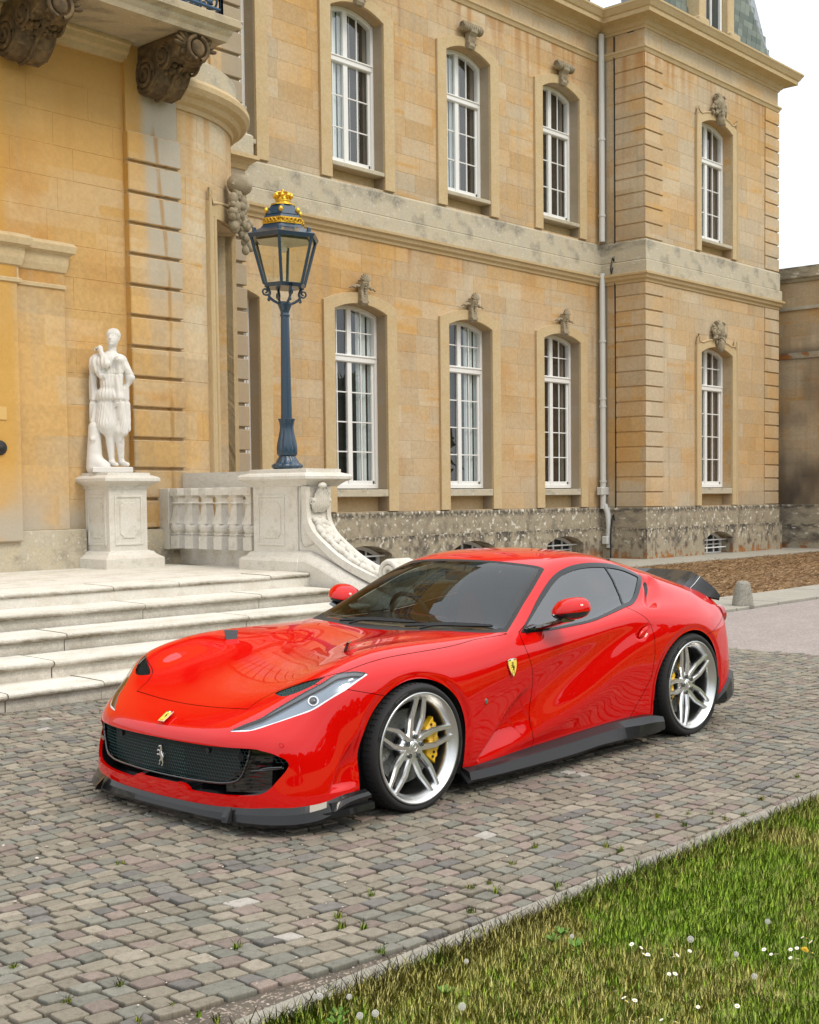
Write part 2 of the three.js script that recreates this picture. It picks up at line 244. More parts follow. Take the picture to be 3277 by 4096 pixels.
function windowSet(cx, z, kind) { // kind: {hw, yb, ys, yc, ot, tr:[y0,y1], rows:[upper,lower], ow, sill, apron, fancy}
  const k = kind, w = grp(mansion, 'window'), zf = z - 0.34, fw = 0.075;
  const P = (n, g, m) => part(w, n, g, m);
  const yb = k.sill + 0.02;
  // white frame with an arched head
  const out = poly(archShape(cx, k.hw - 0.002, yb, k.ys - 0.003, k.yc - 0.003)), inn = new THREE.Path(archShape(cx, k.hw - fw, yb + 0.09, k.ys - 0.06, k.yc - fw - 0.01).map((p) => new THREE.Vector2(...p))); out.holes.push(inn);
  P('frame', boxUV(ext(out, 0.12, 0.006).translate(0, 0, zf - 0.04)), BM.white);
  P('transom', merge([bb(2 * k.hw - 0.1, k.tr[1] - k.tr[0], 0.14, cx, (k.tr[0] + k.tr[1]) / 2, zf + 0.03, 0.02), bb(2 * k.hw - 0.08, 0.035, 0.18, cx, k.tr[1] - 0.03, zf + 0.03, 0.01)]), BM.white);
  const y0 = yb + 0.09, yt = k.yc - fw;
  P('mullion', bb(0.125, yt - y0 + 0.03, 0.07, cx - 0.04, (y0 + yt) / 2, zf + 0.03, 0.008), BM.white);
  for (const s of [-1, 1]) P('stile', bb(0.06, k.tr[0] - y0, 0.05, cx + s * (k.hw - fw - 0.03), (y0 + k.tr[0]) / 2, zf + 0.02, 0.005), BM.white);
  P('bottom_rail', bb(2 * k.hw - 0.16, 0.09, 0.05, cx, y0 + 0.03, zf + 0.02, 0.006), BM.white);
  const xs = [cx - k.hw + fw + 0.03, cx - 0.04 - (k.hw - fw) * 0.5, cx - 0.04, cx - 0.02 + (k.hw - fw) * 0.5, cx + k.hw - fw - 0.03];
  for (const i of [1, 3]) P('glazing_bar', bb(0.028, yt - y0, 0.03, xs[i], (y0 + yt) / 2 - 0.02, zf + 0.022, 0.004), BM.white);
  const lowY = [], upY = []; for (let i = 0; i <= k.rows[1]; i++) lowY.push(lerp(y0 + 0.06, k.tr[0], i / k.rows[1])); for (let i = 0; i <= k.rows[0]; i++) upY.push(lerp(k.tr[1], yt, i / k.rows[0]));
  for (const Y of [lowY, upY]) for (let i = 0; i + 1 < Y.length; i++) {
    if (i) P('glazing_bar', bb(2 * k.hw - 0.2, 0.026, 0.03, cx, Y[i], zf + 0.0195, 0.004), BM.white);
    for (let c = 0; c < 4; c++) { const t = (h2(Math.floor(cx * 31) + c, i + Math.floor(Y[0] * 5)) - 0.5) * 0.008; P('pane', new THREE.PlaneGeometry(xs[c + 1] - xs[c], Y[i + 1] - Y[i]).rotateY(t).rotateX(t * 0.7).translate((xs[c] + xs[c + 1]) / 2, (Y[i] + Y[i + 1]) / 2, zf + 0.018), BM.pane); }
  }
  // room, blind and curtains behind the glass
  const zr = zf - 0.06; P('room', boxUV(new THREE.BoxGeometry(2.2, k.yc - k.sill + 0.5, 1.6).translate(cx, (k.yc + k.sill) / 2, zr - 0.84)), BM.room);
  const cur = (x0, x1, ya, yc2, mt, n) => { const g = new THREE.PlaneGeometry(x1 - x0, yc2 - ya, 24, 1), p = g.attributes.position; for (let i = 0; i < p.count; i++) p.setZ(i, 0.03 * Math.sin(p.getX(i) * 38 + n)); g.computeVertexNormals(); P('curtain', g.translate((x0 + x1) / 2, (ya + yc2) / 2, zr + 0.035 - 0.06), mt); };
  if (k.look === 'blind') { P('blind', bb(2 * k.hw - 0.1, k.yc - k.sill - 0.1, 0.012, cx, (k.yc + k.sill) / 2, zr - 0.055, 0.003), BM.blind); cur(cx + 0.28, cx + 0.75, k.sill, k.yc, BM.curtain, 2); }
  else if (k.look === 'curtain') { cur(cx - 0.75, cx + 0.22, k.sill, k.yc, BM.curtain, 0); cur(cx + 0.5, cx + 0.75, k.sill, k.yc, BM.drape, 1); P('blind', bb(0.3, k.yc - k.sill - 0.1, 0.012, cx + 0.35, (k.yc + k.sill) / 2, zr - 0.2, 0.003), BM.blind); }
  else { cur(cx - 0.75, cx - 0.2, k.sill, k.yc, BM.curtain, 0); cur(cx + 0.4, cx + 0.75, k.sill, k.yc, BM.drape, 1); }
  // stone surround: architrave, sill, apron panel, keystone
  const aw = k.ow - k.hw, o2 = poly(archShape(cx, k.ow, k.apron, k.ys + 0.15, k.ot)), h = new THREE.Path(archShape(cx, k.hw, k.apron - 0.01, k.ys, k.yc).map((p) => new THREE.Vector2(...p)));
  const U = archShape(cx, k.ow, k.apron, k.ys + 0.15, k.ot), I = archShape(cx, k.hw, k.apron, k.ys, k.yc), ring = [...U.slice(1), U[0], I[0], ...I.slice(1).reverse()];
  part(mansion, 'architrave', boxUV(ext(poly(ring), 0.058, 0.006).translate(0, 0, z + 0.001)), BM.trim);
  if (k.fancy) for (const [f, pz] of [[0.08, 0.088], [0.2, 0.076]]) { const rr = archShape(cx, k.ow - f * aw * 0.9, k.apron, k.ys + 0.14, k.ot - f * 0.22).slice(1), lo = [cx - k.ow + f * aw * 0.9, k.apron]; part(mansion, 'architrave_moulding', tube([...rr, lo].map((p) => [p[0], p[1], z + pz - 0.02]), 0.022, 60, 6), BM.trim); }
  part(mansion, 'window_sill', bb(2 * k.hw - 0.004, k.sill - k.silb, 0.36, cx, (k.sill + k.silb) / 2, z - 0.125, 0.012), BM.ledge);
  part(mansion, 'apron_panel', bb(2 * k.hw - 0.01, k.silb - k.apron - 0.004, 0.1, cx, (k.silb + k.apron) / 2, z - 0.31, 0.003), BM.trim);
  keystone(cx, z, k);
}
function scroll(x, y, z, r, w, turns = 1.6, dir = 1) { const p = []; for (let i = 0; i <= 30; i++) { const t = i / 30, a = dir * t * turns * Math.PI * 2, q = r * (1 - t * 0.82); p.push([x, y + Math.sin(a) * q, z + Math.cos(a) * q]); } return tube(p, w, 40, 6); }
function keystone(cx, z, k) {
  const L = [], r = rngOf(Math.floor(cx * 100 + k.yc * 7));
  if (k.key === 'scroll') { // plain console with a roll on top
    const sh = poly([[0, 0], [0.1, 0.0], [0.13, 0.06], [0.1, 0.14], [0.13, 0.26], [0.2, 0.34], [0.2, 0.42], [0.1, 0.46], [0, 0.44]]);
    L.push(ext(sh, 0.2, 0.012).rotateY(-Math.PI / 2).translate(cx + 0.1, k.yc - 0.04, z + 0.05));
    L.push(new THREE.CylinderGeometry(0.095, 0.095, 0.62, 18).rotateZ(Math.PI / 2).translate(cx, k.yc + 0.40, z + 0.15));
    for (let i = 0; i < 9; i++) L.push(new THREE.TorusGeometry(0.097, 0.014, 5, 14).rotateY(Math.PI / 2).translate(cx - 0.28 + i * 0.07, k.yc + 0.40, z + 0.15));
    for (const s of [-1, 1]) L.push(scroll(cx + s * 0.11, k.yc + 0.05, z + 0.12, 0.06, 0.016), scroll(cx + s * 0.32, k.yc + 0.40, z + 0.15, 0.08, 0.014));
  } else if (k.key === 'shell') { // tapering console with a shell crown and a festoon of beads
    const sh = poly([[0, -0.02], [0.09, -0.03], [0.14, 0.02], [0.13, 0.1], [0.11, 0.28], [0.17, 0.42], [0.16, 0.5], [0, 0.5]]);
    L.push(ext(sh, 0.16, 0.012).rotateY(-Math.PI / 2).translate(cx + 0.08, k.yc - 0.02, z + 0.05));
    for (let i = 0; i < 7; i++) { const a = lerp(-1.15, 1.15, i / 6); L.push(ball(1, 0, 0.085, 0, 0.026, 0.09, 0.035, 8).rotateZ(-a).translate(cx, k.yc + 0.43, z + 0.2)); }
    for (let i = 0; i < 7; i++) L.push(ball(0.03 - i * 0.0022, cx, k.yc + 0.36 - i * 0.055, z + 0.2 - i * 0.008, 1, 0.8, 0.8, 8));
    for (const s of [-1, 1]) { for (let i = 0; i < 5; i++) L.push(ball(0.05 - i * 0.006, cx + s * (0.12 + i * 0.055), k.yc + 0.34 - i * 0.012 + (i % 2) * 0.015, z + 0.11, 1.2, 0.75, 0.9, 8)); L.push(scroll(cx + s * 0.09, k.yc + 0.02, z + 0.13, 0.055, 0.014)); }
  } else { // heavy cluster of leaves and fruit round a cartouche
    L.push(ball(1, cx, k.yc + 0.45, z + 0.1, 0.2, 0.24, 0.14, 14), ball(1, cx, k.yc + 0.04, z + 0.16, 0.11, 0.2, 0.12, 12));
    for (let i = 0; i < 60; i++) { const a = r() * Math.PI * 2, q = 0.1 + r() * 0.22, x = Math.cos(a) * q * 1.15, y = Math.sin(a) * q * 0.9; const s = 0.03 + r() * 0.04; L.push(ball(s, cx + x, k.yc + 0.42 + y - Math.abs(x) * 0.35, z + 0.18 - q * 0.35 + r() * 0.05, 0.7 + r() * 0.8, 0.7 + r() * 0.7, 0.8, 7)); }
    for (let i = 0; i < 14; i++) L.push(ball(0.028 + r() * 0.025, cx + (r() - 0.5) * 0.14, k.yc - 0.1 + r() * 0.35, z + 0.2 + r() * 0.05, 1, 1.2, 0.8, 7));
    for (const s of [-1, 1]) L.push(scroll(cx + s * 0.17, k.yc + 0.6, z + 0.12, 0.08, 0.02));
  }
  part(mansion, 'keystone', boxUV(merge(L)), BM.carve);
}
const GK = { hw: 0.73, yb: YB, ys: 5.45, yc: 5.61, ot: 5.83, tr: [4.44, 4.6], rows: [2, 4], ow: 1.02, sill: 1.81, silb: 1.655, apron: 1.35, key: 'shell', look: 'blind' };
const UK = { hw: 0.73, yb: 8.02, ys: 11.43, yc: 11.63, ot: 11.83, tr: [10.48, 10.635], rows: [1, 3], ow: 1.02, sill: 8.39, silb: 8.30, apron: 8.04, key: 'scroll', look: 'curtain' };
const CX = [9.96, 13.32, 16.69, 20.06], PX = 25.08;
const hole = (cx, k) => [cx - k.ow, cx + k.ow, k.apron, k.ys + 0.2];
{ // main range and pavilion
  const backing = (x0, x1, y0, y1, wins, z, depth = 0.5) => { const s = poly([[x0, y0], [x1, y0], [x1, y1], [x0, y1]]); for (const [cx, k] of wins) s.holes.push(new THREE.Path(archShape(cx, k.hw, k.apron, k.ys, k.yc).map((p) => new THREE.Vector2(...p)))); return boxUV(ext(s, depth).translate(0, 0, z - depth)); };
  const wm = CX.flatMap((c) => [[c, GK], [c, UK]]), PG = { ...GK, hw: 0.8, ow: 1.05, ys: 5.4, yc: 5.585, ot: 5.8, key: 'cluster', fancy: true, look: 'dark' }, PU = { ...UK, hw: 0.8, ow: 1.05, ys: 11.36, yc: 11.56, ot: 11.78, key: 'cluster', fancy: true, look: 'dark' };
  const wallM = part(mansion, 'wall', backing(8.4, XP + 0.3, 1.2, 13.3, wm, ZW), BM.main), wallP = part(mansion, 'wall', backing(XP + 0.001, XQ, 1.2, 13.3, [[PX, PG], [PX, PU]], ZP), BM.main);
  part(mansion, 'wall', box(0.4, 12.1, 1.5, XP + 0.201, 7.25, ZW + 0.31), BM.main); part(mansion, 'wall', box(0.4, 13.3, 6, XQ - 0.2, 6.65, ZP - 3.501), BM.main);
  ashlar('m', 8.6, XP, YB, 6.95, CX.map((c) => hole(c, GK)), onFront(ZW), BM.main); ashlar('m', 8.6, XP, 8.02, 13.15, CX.map((c) => hole(c, UK)), onFront(ZW), BM.main);
  ashlar('p', XP + 0.78, XQ - 0.78, YB, 6.95, [hole(PX, PG)], onFront(ZP), BM.main); ashlar('p', XP + 0.78, XQ - 0.78, 8.02, 12.56, [hole(PX, PU)], onFront(ZP), BM.main); ashlar('p', XP, XQ, 12.72, 13.15, [], onFront(ZP), BM.main);
  const side = (u, y, d) => [XP - d, y, u]; ashlar('s', ZW, ZW + 0.47, YB, 6.95, [], side, BM.main); ashlar('s', ZW, ZW + 0.47, 8.02, 13.15, [], side, BM.main);
  CX.forEach((c, i) => { windowSet(c, ZW, { ...GK, look: i === 3 ? 'dark' : 'blind' }); windowSet(c, ZW, { ...UK, look: i === 3 ? 'dark' : 'curtain' }); });
  windowSet(PX, ZP, PG); windowSet(PX, ZP, PU);
  // quoins: deep-jointed blocks wrapped round the pavilion corners
  const rQ = rngOf(5);
  for (const [y0, y1] of [[YB, 6.95], [8.02, 12.57]]) for (let k = 0; y0 + k * 0.378 < y1 - 0.05; k++) {
    const a = y0 + k * 0.378, b = Math.min(y1, a + 0.378), h = b - a - 0.038, cy = (a + b) / 2 - 0.004, t = rQ() * 0.004;
    part(mansion, 'quoin', merge([bb(0.77 + 0.034, h, 0.05 + t, XP - 0.034 + 0.402, cy, ZP + 0.012, 0.008), bb(0.05, h, 0.86, XP - 0.009 - t, cy, ZP - 0.445, 0.008)]), BM.main);
    part(mansion, 'quoin', bb(0.77 + 0.034, h, 0.05 + t, XQ + 0.034 - 0.402, cy, ZP + 0.012, 0.008), BM.main);
  }
  part(mansion, 'wall', merge([box(0.012, 11.8, 0.86, XP - 0.0065, 7.2, ZP - 0.441)]), BM.main);
  // mouldings running round the walls
  const path = [[8.45, ZW], [XP, ZW], [XP, ZP], [XQ, ZP], [XQ, ZP - 6]];
  part(mansion, 'string_course', sweep(path, [[0, 6.94], [0.035, 6.95], [0.05, 7.0], [0.1, 7.04], [0.12, 7.1], [0.165, 7.13], [0.17, 7.18], [0.1, 7.2], [0, 7.2]]), BM.trim);
  part(mansion, 'band_course', sweep(path, [[0, 7.19], [0.1, 7.195], [0.1, 7.46], [0.085, 7.485], [0, 7.5]]), BM.ledge);
  part(mansion, 'band_course', sweep(path, [[0, 7.5], [0.055, 7.505], [0.055, 7.96], [0.035, 7.99], [0, 8.01]]), BM.ledge);
  part(mansion, 'upper_string', sweep(path, [[0, 12.55], [0.03, 12.56], [0.06, 12.63], [0.09, 12.66], [0.09, 12.7], [0, 12.72]]), BM.trim);
  part(mansion, 'cornice', sweep(path, [[-0.2, 13.12], [0.03, 13.13], [0.05, 13.18], [0.09, 13.2], [0.14, 13.29], [0.2, 13.31], [0.24, 13.33], [0.42, 13.34], [0.43, 13.44], [0.46, 13.46], [0.52, 13.56], [0.55, 13.6], [0.55, 13.64], [-0.2, 13.72]]), BM.trim);
  part(mansion, 'cornice_gutter', sweep(path, [[-0.2, 13.7], [0.4, 13.67], [0.42, 13.71], [-0.2, 13.8]]), BM.lead);
  // plinth with arched basement openings
  const pl = (x0, x1, z, cs) => { const s = poly([[x0, -0.3], [x1, -0.3], [x1, 0.82], [x0, 0.82]]); for (const c of cs) s.holes.push(new THREE.Path(archShape(c, 0.74, -0.02, 0.44, 0.64).map((p) => new THREE.Vector2(...p)))); return boxUV(ext(s, 0.6, 0.004).translate(0, 0, z + 0.11 - 0.6)); };
  part(mansion, 'plinth', pl(8.45, XP - 0.1, ZW, CX), BM.plinth); part(mansion, 'plinth', pl(XP - 0.11, XQ + 0.11, ZP, [PX]), BM.plinth); part(mansion, 'plinth', bb(0.3, 1.1, 1.36, XP + 0.034, 0.26, ZW + 0.74, 0.006), BM.plinth);
  part(mansion, 'plinth_course', sweep(path, [[-0.1, 0.81], [0.055, 0.815], [0.055, 1.3], [0.03, 1.335], [-0.1, 1.34]]), BM.plinth);
  for (const [c, z] of [...CX.slice(1).map((c) => [c, ZW]), [PX, ZP]]) {
    const w = grp(mansion, 'basement_window'), zf = z - 0.32, o = poly(archShape(c, 0.73, 0.0, 0.43, 0.63)); o.holes.push(new THREE.Path(archShape(c, 0.66, 0.07, 0.37, 0.56).map((p) => new THREE.Vector2(...p))));
    part(w, 'frame', boxUV(ext(o, 0.07).translate(0, 0, zf)), BM.white); for (const x of [-0.36, 0, 0.36]) part(w, 'glazing_bar', bb(x ? 0.04 : 0.06, 0.5, 0.04, c + x, 0.31, zf + 0.03), BM.white); part(w, 'glazing_bar', bb(1.36, 0.035, 0.04, c, 0.28, zf + 0.032), BM.white);
    for (const y of [0.2, 0.41]) part(w, 'guard_bar', bb(1.5, 0.035, 0.03, c, y, zf + 0.2, 0.008), BM.white); part(w, 'glass', new THREE.PlaneGeometry(1.4, 0.6).translate(c, 0.3, zf + 0.02), phy({ color: lin(0.03, 0.034, 0.038), roughness: 0.1 })); part(w, 'room', box(1.6, 0.8, 0.1, c, 0.3, zf - 0.2), BM.room);
  }
  // rainwater pipe in the inner corner, and the black cable beside the quoins
  const dp = grp(mansion, 'downpipe'), pxx = XP - 0.14, pz = ZW + 0.16;
  part(dp, 'pipe', merge([tube([[pxx, 7.25, pz], [pxx, 1.75, pz], [pxx, 1.5, pz], [pxx + 0.05, 1.2, pz + 0.1], [pxx + 0.05, 0.9, pz + 0.14], [pxx + 0.05, 0.3, pz + 0.14]], 0.075, 40, 12), tube([[pxx, 13.2, pz], [pxx, 8.05, pz]], 0.075, 6, 12)]), BM.pipe);
  for (const y of [10.6, 8.7, 5.55, 4.1, 3.9, 2.0]) part(dp, 'collar', new THREE.CylinderGeometry(0.092, 0.092, 0.05, 16).translate(pxx, y, pz), BM.pipe);
  for (const y of [1.75, 0.5]) part(dp, 'bracket', bb(0.34, 0.2, 0.16, pxx + (y < 1 ? 0.05 : 0), y, pz + (y < 1 ? 0.12 : 0), 0.015), BM.pipe);
  part(mansion, 'lightning_cable', tube([[XP - 0.03, 13.1, ZP - 0.9], [XP - 0.03, 8.0, ZP - 0.9], [XP - 0.11, 7.6, ZP - 0.93], [XP - 0.17, 7.2, ZP - 0.93], [XP - 0.03, 6.9, ZP - 0.9], [XP - 0.03, 1.4, ZP - 0.9], [XP - 0.08, 1.2, ZP - 0.95], [XP - 0.14, 0.7, ZP - 0.98], [XP - 0.14, 0, ZP - 0.98]], 0.018, 90, 6), BM.cable);
  // mansard roof with slate courses and a dormer
  const rf = grp(mansion, 'roof'), slope = 0.27;
  const faces = [[XP - 0.1, XQ + 0.1, ZP + 0.05], [8.4, XP - 0.1, ZW + 0.05]];
  const sl = [], bk = [], rS = rngOf(77), SC = [];
  for (const [x0, x1, z] of faces) { for (let r = 0; r < 12; r++) for (let x = x0 + (r % 2) * 0.13; x < x1 - slope * r * 0.2 * (x1 > 25 ? 1 : 0); x += 0.26) { const y = 13.85 + r * 0.2, g = bb(0.25, 0.27, 0.012, x, y, z - 0.2 - slope * (y - 13.7), 0.002).translate(0, 0, rS() * 0.01); const c = mix3([0.12, 0.15, 0.135], [0.24, 0.27, 0.24], rS()), n = g.attributes.position.count, col = new Float32Array(n * 3); for (let i = 0; i < n; i++) col.set(c, i * 3); g.setAttribute('color', new THREE.BufferAttribute(col, 3)); sl.push(g); } bk.push(sweep([[x0, z - 0.25], [x1, z - 0.25]], [[0, 13.7], [-0.7, 16.3], [-0.8, 16.3], [-0.4, 13.7]])); }
  const sm = part(rf, 'slate', merge(sl), std({ vertexColors: true, roughness: 0.8 })); sm.userData.kind = 'stuff'; part(rf, 'roof_deck', merge(bk), BM.lead);
  part(rf, 'hip_flashing', tube([[XQ + 0.05, 13.75, ZP - 0.18], [XQ - 0.6, 16.2, ZP - 0.85]], 0.07, 4, 8), BM.lead);
  part(rf, 'parapet', sweep([[XP - 0.1, ZP - 0.1], [XQ + 0.1, ZP - 0.1], [XQ + 0.1, ZP - 4]], [[0, 13.7], [0.14, 13.7], [0.14, 13.9], [0, 13.95]]), BM.ledge);
  const dm = grp(mansion, 'dormer'); for (const s of [-1, 1]) { part(dm, 'jamb', bb(0.34, 2.2, 0.5, PX + s * 0.72, 14.85, ZP - 0.2, 0.02), BM.trim); part(dm, 'console', bb(0.5, 0.3, 0.55, PX + s * 0.8, 13.9, ZP - 0.12, 0.03), BM.trim); part(dm, 'sash', bb(0.1, 2.2, 0.08, PX + s * 0.48, 14.9, ZP - 0.16, 0.01), BM.white); } part(dm, 'sash', bb(0.05, 2.2, 0.06, PX, 14.9, ZP - 0.17, 0.006), BM.white); part(dm, 'pane', new THREE.PlaneGeometry(1.0, 2.2).translate(PX, 14.9, ZP - 0.2), phy({ color: lin(0.05, 0.06, 0.06), roughness: 0.05 }));
}
{ // ------------------------------------------------------------------ entrance front, pilaster, bow, pier, balcony
  const R0 = 1.9, BX = 5.78, BZ = ZL - R0, arc = (t, r) => [BX + Math.sin(t) * r, BZ + Math.cos(t) * r];
  const bowMap = (u, y, d) => { const t = (u - BX) / R0, [x, z] = arc(t, R0 + d); return [x, y, z]; };
  part(mansion, 'wall', box(9, 11, 0.5, BX - 4.5, 5.5, ZL - 0.25), BM.ent);
  ashlar('e', 1.5, 4.93, 1.25, 7.4, [[0, 4.03, 0, 4.92]], onFront(ZL), BM.ent, { h: 0.407, base: 1.256 });
  part(mansion, 'base_course', bb(4, 0.6, 0.16, 2.23, 0.98, ZL + 0.02, 0.012), BM.ledge); part(mansion, 'base_course', bb(1.0, 0.55, 0.16, 5.36, 0.98, ZL + 0.13, 0.012), BM.ledge);
  // rusticated pilaster
  for (let k = 0; k < 13; k++) { const y = 2.07 + (k - 2) * 0.407; part(mansion, 'rusticated_block', bb(0.83, 0.365, 0.2, 5.365, y + 0.2, ZL + 0.02, 0.012), BM.ent); }
  part(mansion, 'wall', box(0.8, 6.8, 0.06, 5.36, 4.4, ZL + 0.03), BM.ent);
  // door surround at the left: jamb strips and entablature
  part(mansion, 'door_jamb', bb(0.74, 3.35, 0.12, 3.65, 2.95, ZL + 0.0, 0.01), BM.ent); part(mansion, 'door_jamb', bb(1.2, 3.5, 0.3, 2.72, 2.9, ZL + 0.02, 0.014), BM.ent);
  part(mansion, 'door_entablature', sweep([[2.0, ZL + 0.16], [3.34, ZL + 0.16], [3.34, ZL + 0.05], [4.0, ZL + 0.05], [4.0, ZL - 0.1]], [[0, 4.32], [0.03, 4.33], [0.03, 4.37], [0, 4.39], [0, 4.52], [0.03, 4.54], [0.05, 4.62], [0.06, 4.74], [0.12, 4.78], [0.13, 4.86], [0.1, 4.9], [0, 4.93], [-0.15, 4.93], [-0.15, 4.32]]), BM.trim);
  part(mansion, 'door_arch', tube(Array.from({ length: 16 }, (_, i) => { const a = lerp(-0.1, 1.3, i / 15); return [1.55 + Math.cos(a) * 1.4, 4.95 + Math.sin(a) * 1.4, ZL + 0.02]; }), 0.09, 40, 8), BM.trim);
  { const p = [3.03, 2.3, ZL + 0.18], b = grp(mansion, 'bell_push'); part(b, 'rose', lathe([[0, 0.05], [0.02, 0.05], [0.03, 0.03], [0.055, 0.028], [0.085, 0.012], [0.09, 0]], 28).rotateX(Math.PI / 2).translate(...p), BM.cable); part(b, 'letter_plate', bb(0.3, 0.16, 0.012, 2.98, 2.72, ZL + 0.176, 0.004), std({ color: lin(0.62, 0.40, 0.14), roughness: 0.8 })); }
  // bow wall as curved ashlar with one window opening
  const t0 = 22 * Math.PI / 180, t1 = 57 * Math.PI / 180, u = (t) => BX + t * R0;
  const curved = (a, b, y0, y1, r0, r1, n = 14) => { const P = [], U = []; const q = (A, uv) => { for (const i of [0, 1, 2, 0, 2, 3]) { P.push(...A[i]); U.push(...uv[i]); } }; for (let i = 0; i < n; i++) { const s = lerp(a, b, i / n), t = lerp(a, b, (i + 1) / n), f = (w, r, y) => { const [x, z] = arc(w, r); return [x, y, z]; }, us = u(s), ut = u(t); q([f(s, r1, y0), f(t, r1, y0), f(t, r1, y1), f(s, r1, y1)], [[us, y0], [ut, y0], [ut, y1], [us, y1]]); q([f(s, r1, y1), f(t, r1, y1), f(t, r0, y1), f(s, r0, y1)], [[us, y1], [ut, y1], [ut, y1 + 0.2], [us, y1 + 0.2]]); q([f(s, r0, y0), f(t, r0, y0), f(t, r1, y0), f(s, r1, y0)], [[us, y0], [ut, y0], [ut, y0 + 0.2], [us, y0 + 0.2]]); } for (const w of [a, b]) { const f = (r, y) => { const [x, z] = arc(w, r); return [x, y, z]; }; q([f(r0, y0), f(r1, y0), f(r1, y1), f(r0, y1)], [[u(w) - 0.4, y0], [u(w), y0], [u(w), y1], [u(w) - 0.4, y1]]); } return geo(P, U); };
  part(mansion, 'bow_wall', merge([curved(-0.02, t0, 0, 7.4, R0 - 0.45, R0), curved(t1, Math.PI / 2, 0, 7.4, R0 - 0.45, R0), curved(t0, t1, 5.62, 7.4, R0 - 0.45, R0), curved(t0, t1, 0, 1.8, R0 - 0.45, R0)]), BM.ent);
  ashlar('b', BX + 0.02, u(Math.PI / 2), 1.34, 7.0, [[u(t0) - 0.2, u(t1) + 0.22, 1.3, 5.75]], bowMap, BM.ent, { n: 4, h: 0.407, base: 1.256 });
  const archit = (a, b, y0, y1) => curved(a, b, y0, y1, R0 - 0.1, R0 + 0.06, 5);
  part(mansion, 'architrave', merge([archit(t0 - 0.1, t0, 1.3, 5.64), archit(t1, t1 + 0.12, 1.3, 5.64), archit(t0 - 0.1, t1 + 0.12, 5.64, 5.86)]), BM.trim);
  part(mansion, 'architrave_moulding', merge([tube([[...bowMap(u(t0 - 0.085), 1.3, 0.06)], [...bowMap(u(t0 - 0.085), 5.7, 0.06)], [...bowMap(u(t0 - 0.06), 5.84, 0.06)], [...bowMap(u((t0 + t1) / 2), 5.92, 0.07)]], 0.028, 40, 6), tube([[...bowMap(u(t0 - 0.03), 1.3, 0.06)], [...bowMap(u(t0 - 0.03), 5.66, 0.06)]], 0.018, 20, 6)]), BM.trim);
  { const c = bowMap(u((t0 + t1) / 2 - 0.06), 5.8, 0.1), L = [], r = rngOf(9), th = (t0 + t1) / 2; for (let i = 0; i < 80; i++) { const a = r() * 6.283, q = 0.06 + r() * 0.3, dx = Math.cos(a) * q, dy = Math.sin(a) * q * 0.9; L.push(ball(0.035 + r() * 0.045, c[0] + dx * Math.cos(th) + Math.sin(th) * (0.16 - q * 0.3), c[1] + 0.12 + dy - Math.abs(dx) * 0.3, c[2] - dx * Math.sin(th) + Math.cos(th) * (0.16 - q * 0.3), 0.8 + r() * 0.6, 0.8 + r() * 0.6, 1, 7)); }
    for (let i = 0; i < 20; i++) L.push(ball(0.035 + r() * 0.03, c[0] + 0.14 + (r() - 0.5) * 0.12, c[1] - 0.55 + r() * 0.5, c[2] + 0.12 + (r() - 0.5) * 0.1, 1, 1.2, 1, 7)); L.push(ball(1, c[0] + 0.05, c[1] + 0.42, c[2] + 0.1, 0.2, 0.16, 0.16, 12)); L.push(tube(Array.from({ length: 12 }, (_, i) => [c[0] - 0.12 + 0.3 * i / 11, c[1] + 0.38 + 0.16 * Math.sin(i / 11 * Math.PI), c[2] + 0.16]), 0.03, 20, 6)); part(mansion, 'keystone', boxUV(merge(L)), BM.carve); }
  { const w = grp(mansion, 'window'); for (const [a, b, n] of [[t0, t0 + 0.07, 'frame'], [t1 - 0.05, t1, 'frame'], [(t0 + t1) / 2 - 0.02, (t0 + t1) / 2 + 0.02, 'mullion']]) part(w, n, curved(a, b, 1.8, 5.62, R0 - 0.42, R0 - 0.34, 2), BM.white); part(w, 'glass', curved(t0, t1, 1.8, 5.62, R0 - 0.4, R0 - 0.385), phy({ color: lin(0.03, 0.035, 0.035), roughness: 0.05 })); }
  // mouldings of the bow
  const pts = Array.from({ length: 25 }, (_, i) => arc(lerp(-0.02, Math.PI / 2, i / 24), R0)), fpath = [[5.8, ZL], [0, ZL]].reverse();
  const strP = [[-0.1, 7.0], [0.03, 7.01], [0.05, 7.07], [0.12, 7.1], [0.16, 7.16], [0.24, 7.2], [0.29, 7.27], [0.29, 7.34], [0.24, 7.4], [-0.1, 7.42]];
  part(mansion, 'string_course', sweep(pts, strP), BM.trim);
  part(mansion, 'band_course', sweep(pts, [[-0.6, 7.4], [0.1, 7.41], [0.1, 7.74], [0.04, 7.78], [-0.6, 7.86]]), BM.ledge);
  part(mansion, 'bow_parapet', sweep(Array.from({ length: 25 }, (_, i) => arc(lerp(0, Math.PI / 2, i / 24), R0 - 0.3)), [[-0.4, 7.8], [0, 7.8], [0.0, 8.0], [-0.04, 8.25], [-0.16, 8.48], [-0.3, 8.6], [-0.4, 8.62]]), BM.ledge);
  part(mansion, 'wall_moulding', sweep([[0, ZL], [5.0, ZL]], [[0, 7.42], [0.05, 7.43], [0.07, 7.5], [0.12, 7.53], [0.14, 7.6], [0.18, 7.62], [0.18, 7.66], [0, 7.66]]), BM.trim);
  // pier behind the bow
  const ZQ = -11.1; part(mansion, 'wall', box(3.6, 13.5, 2.6, 8.38 - 1.8, 6.75, ZQ - 1.32), BM.main);
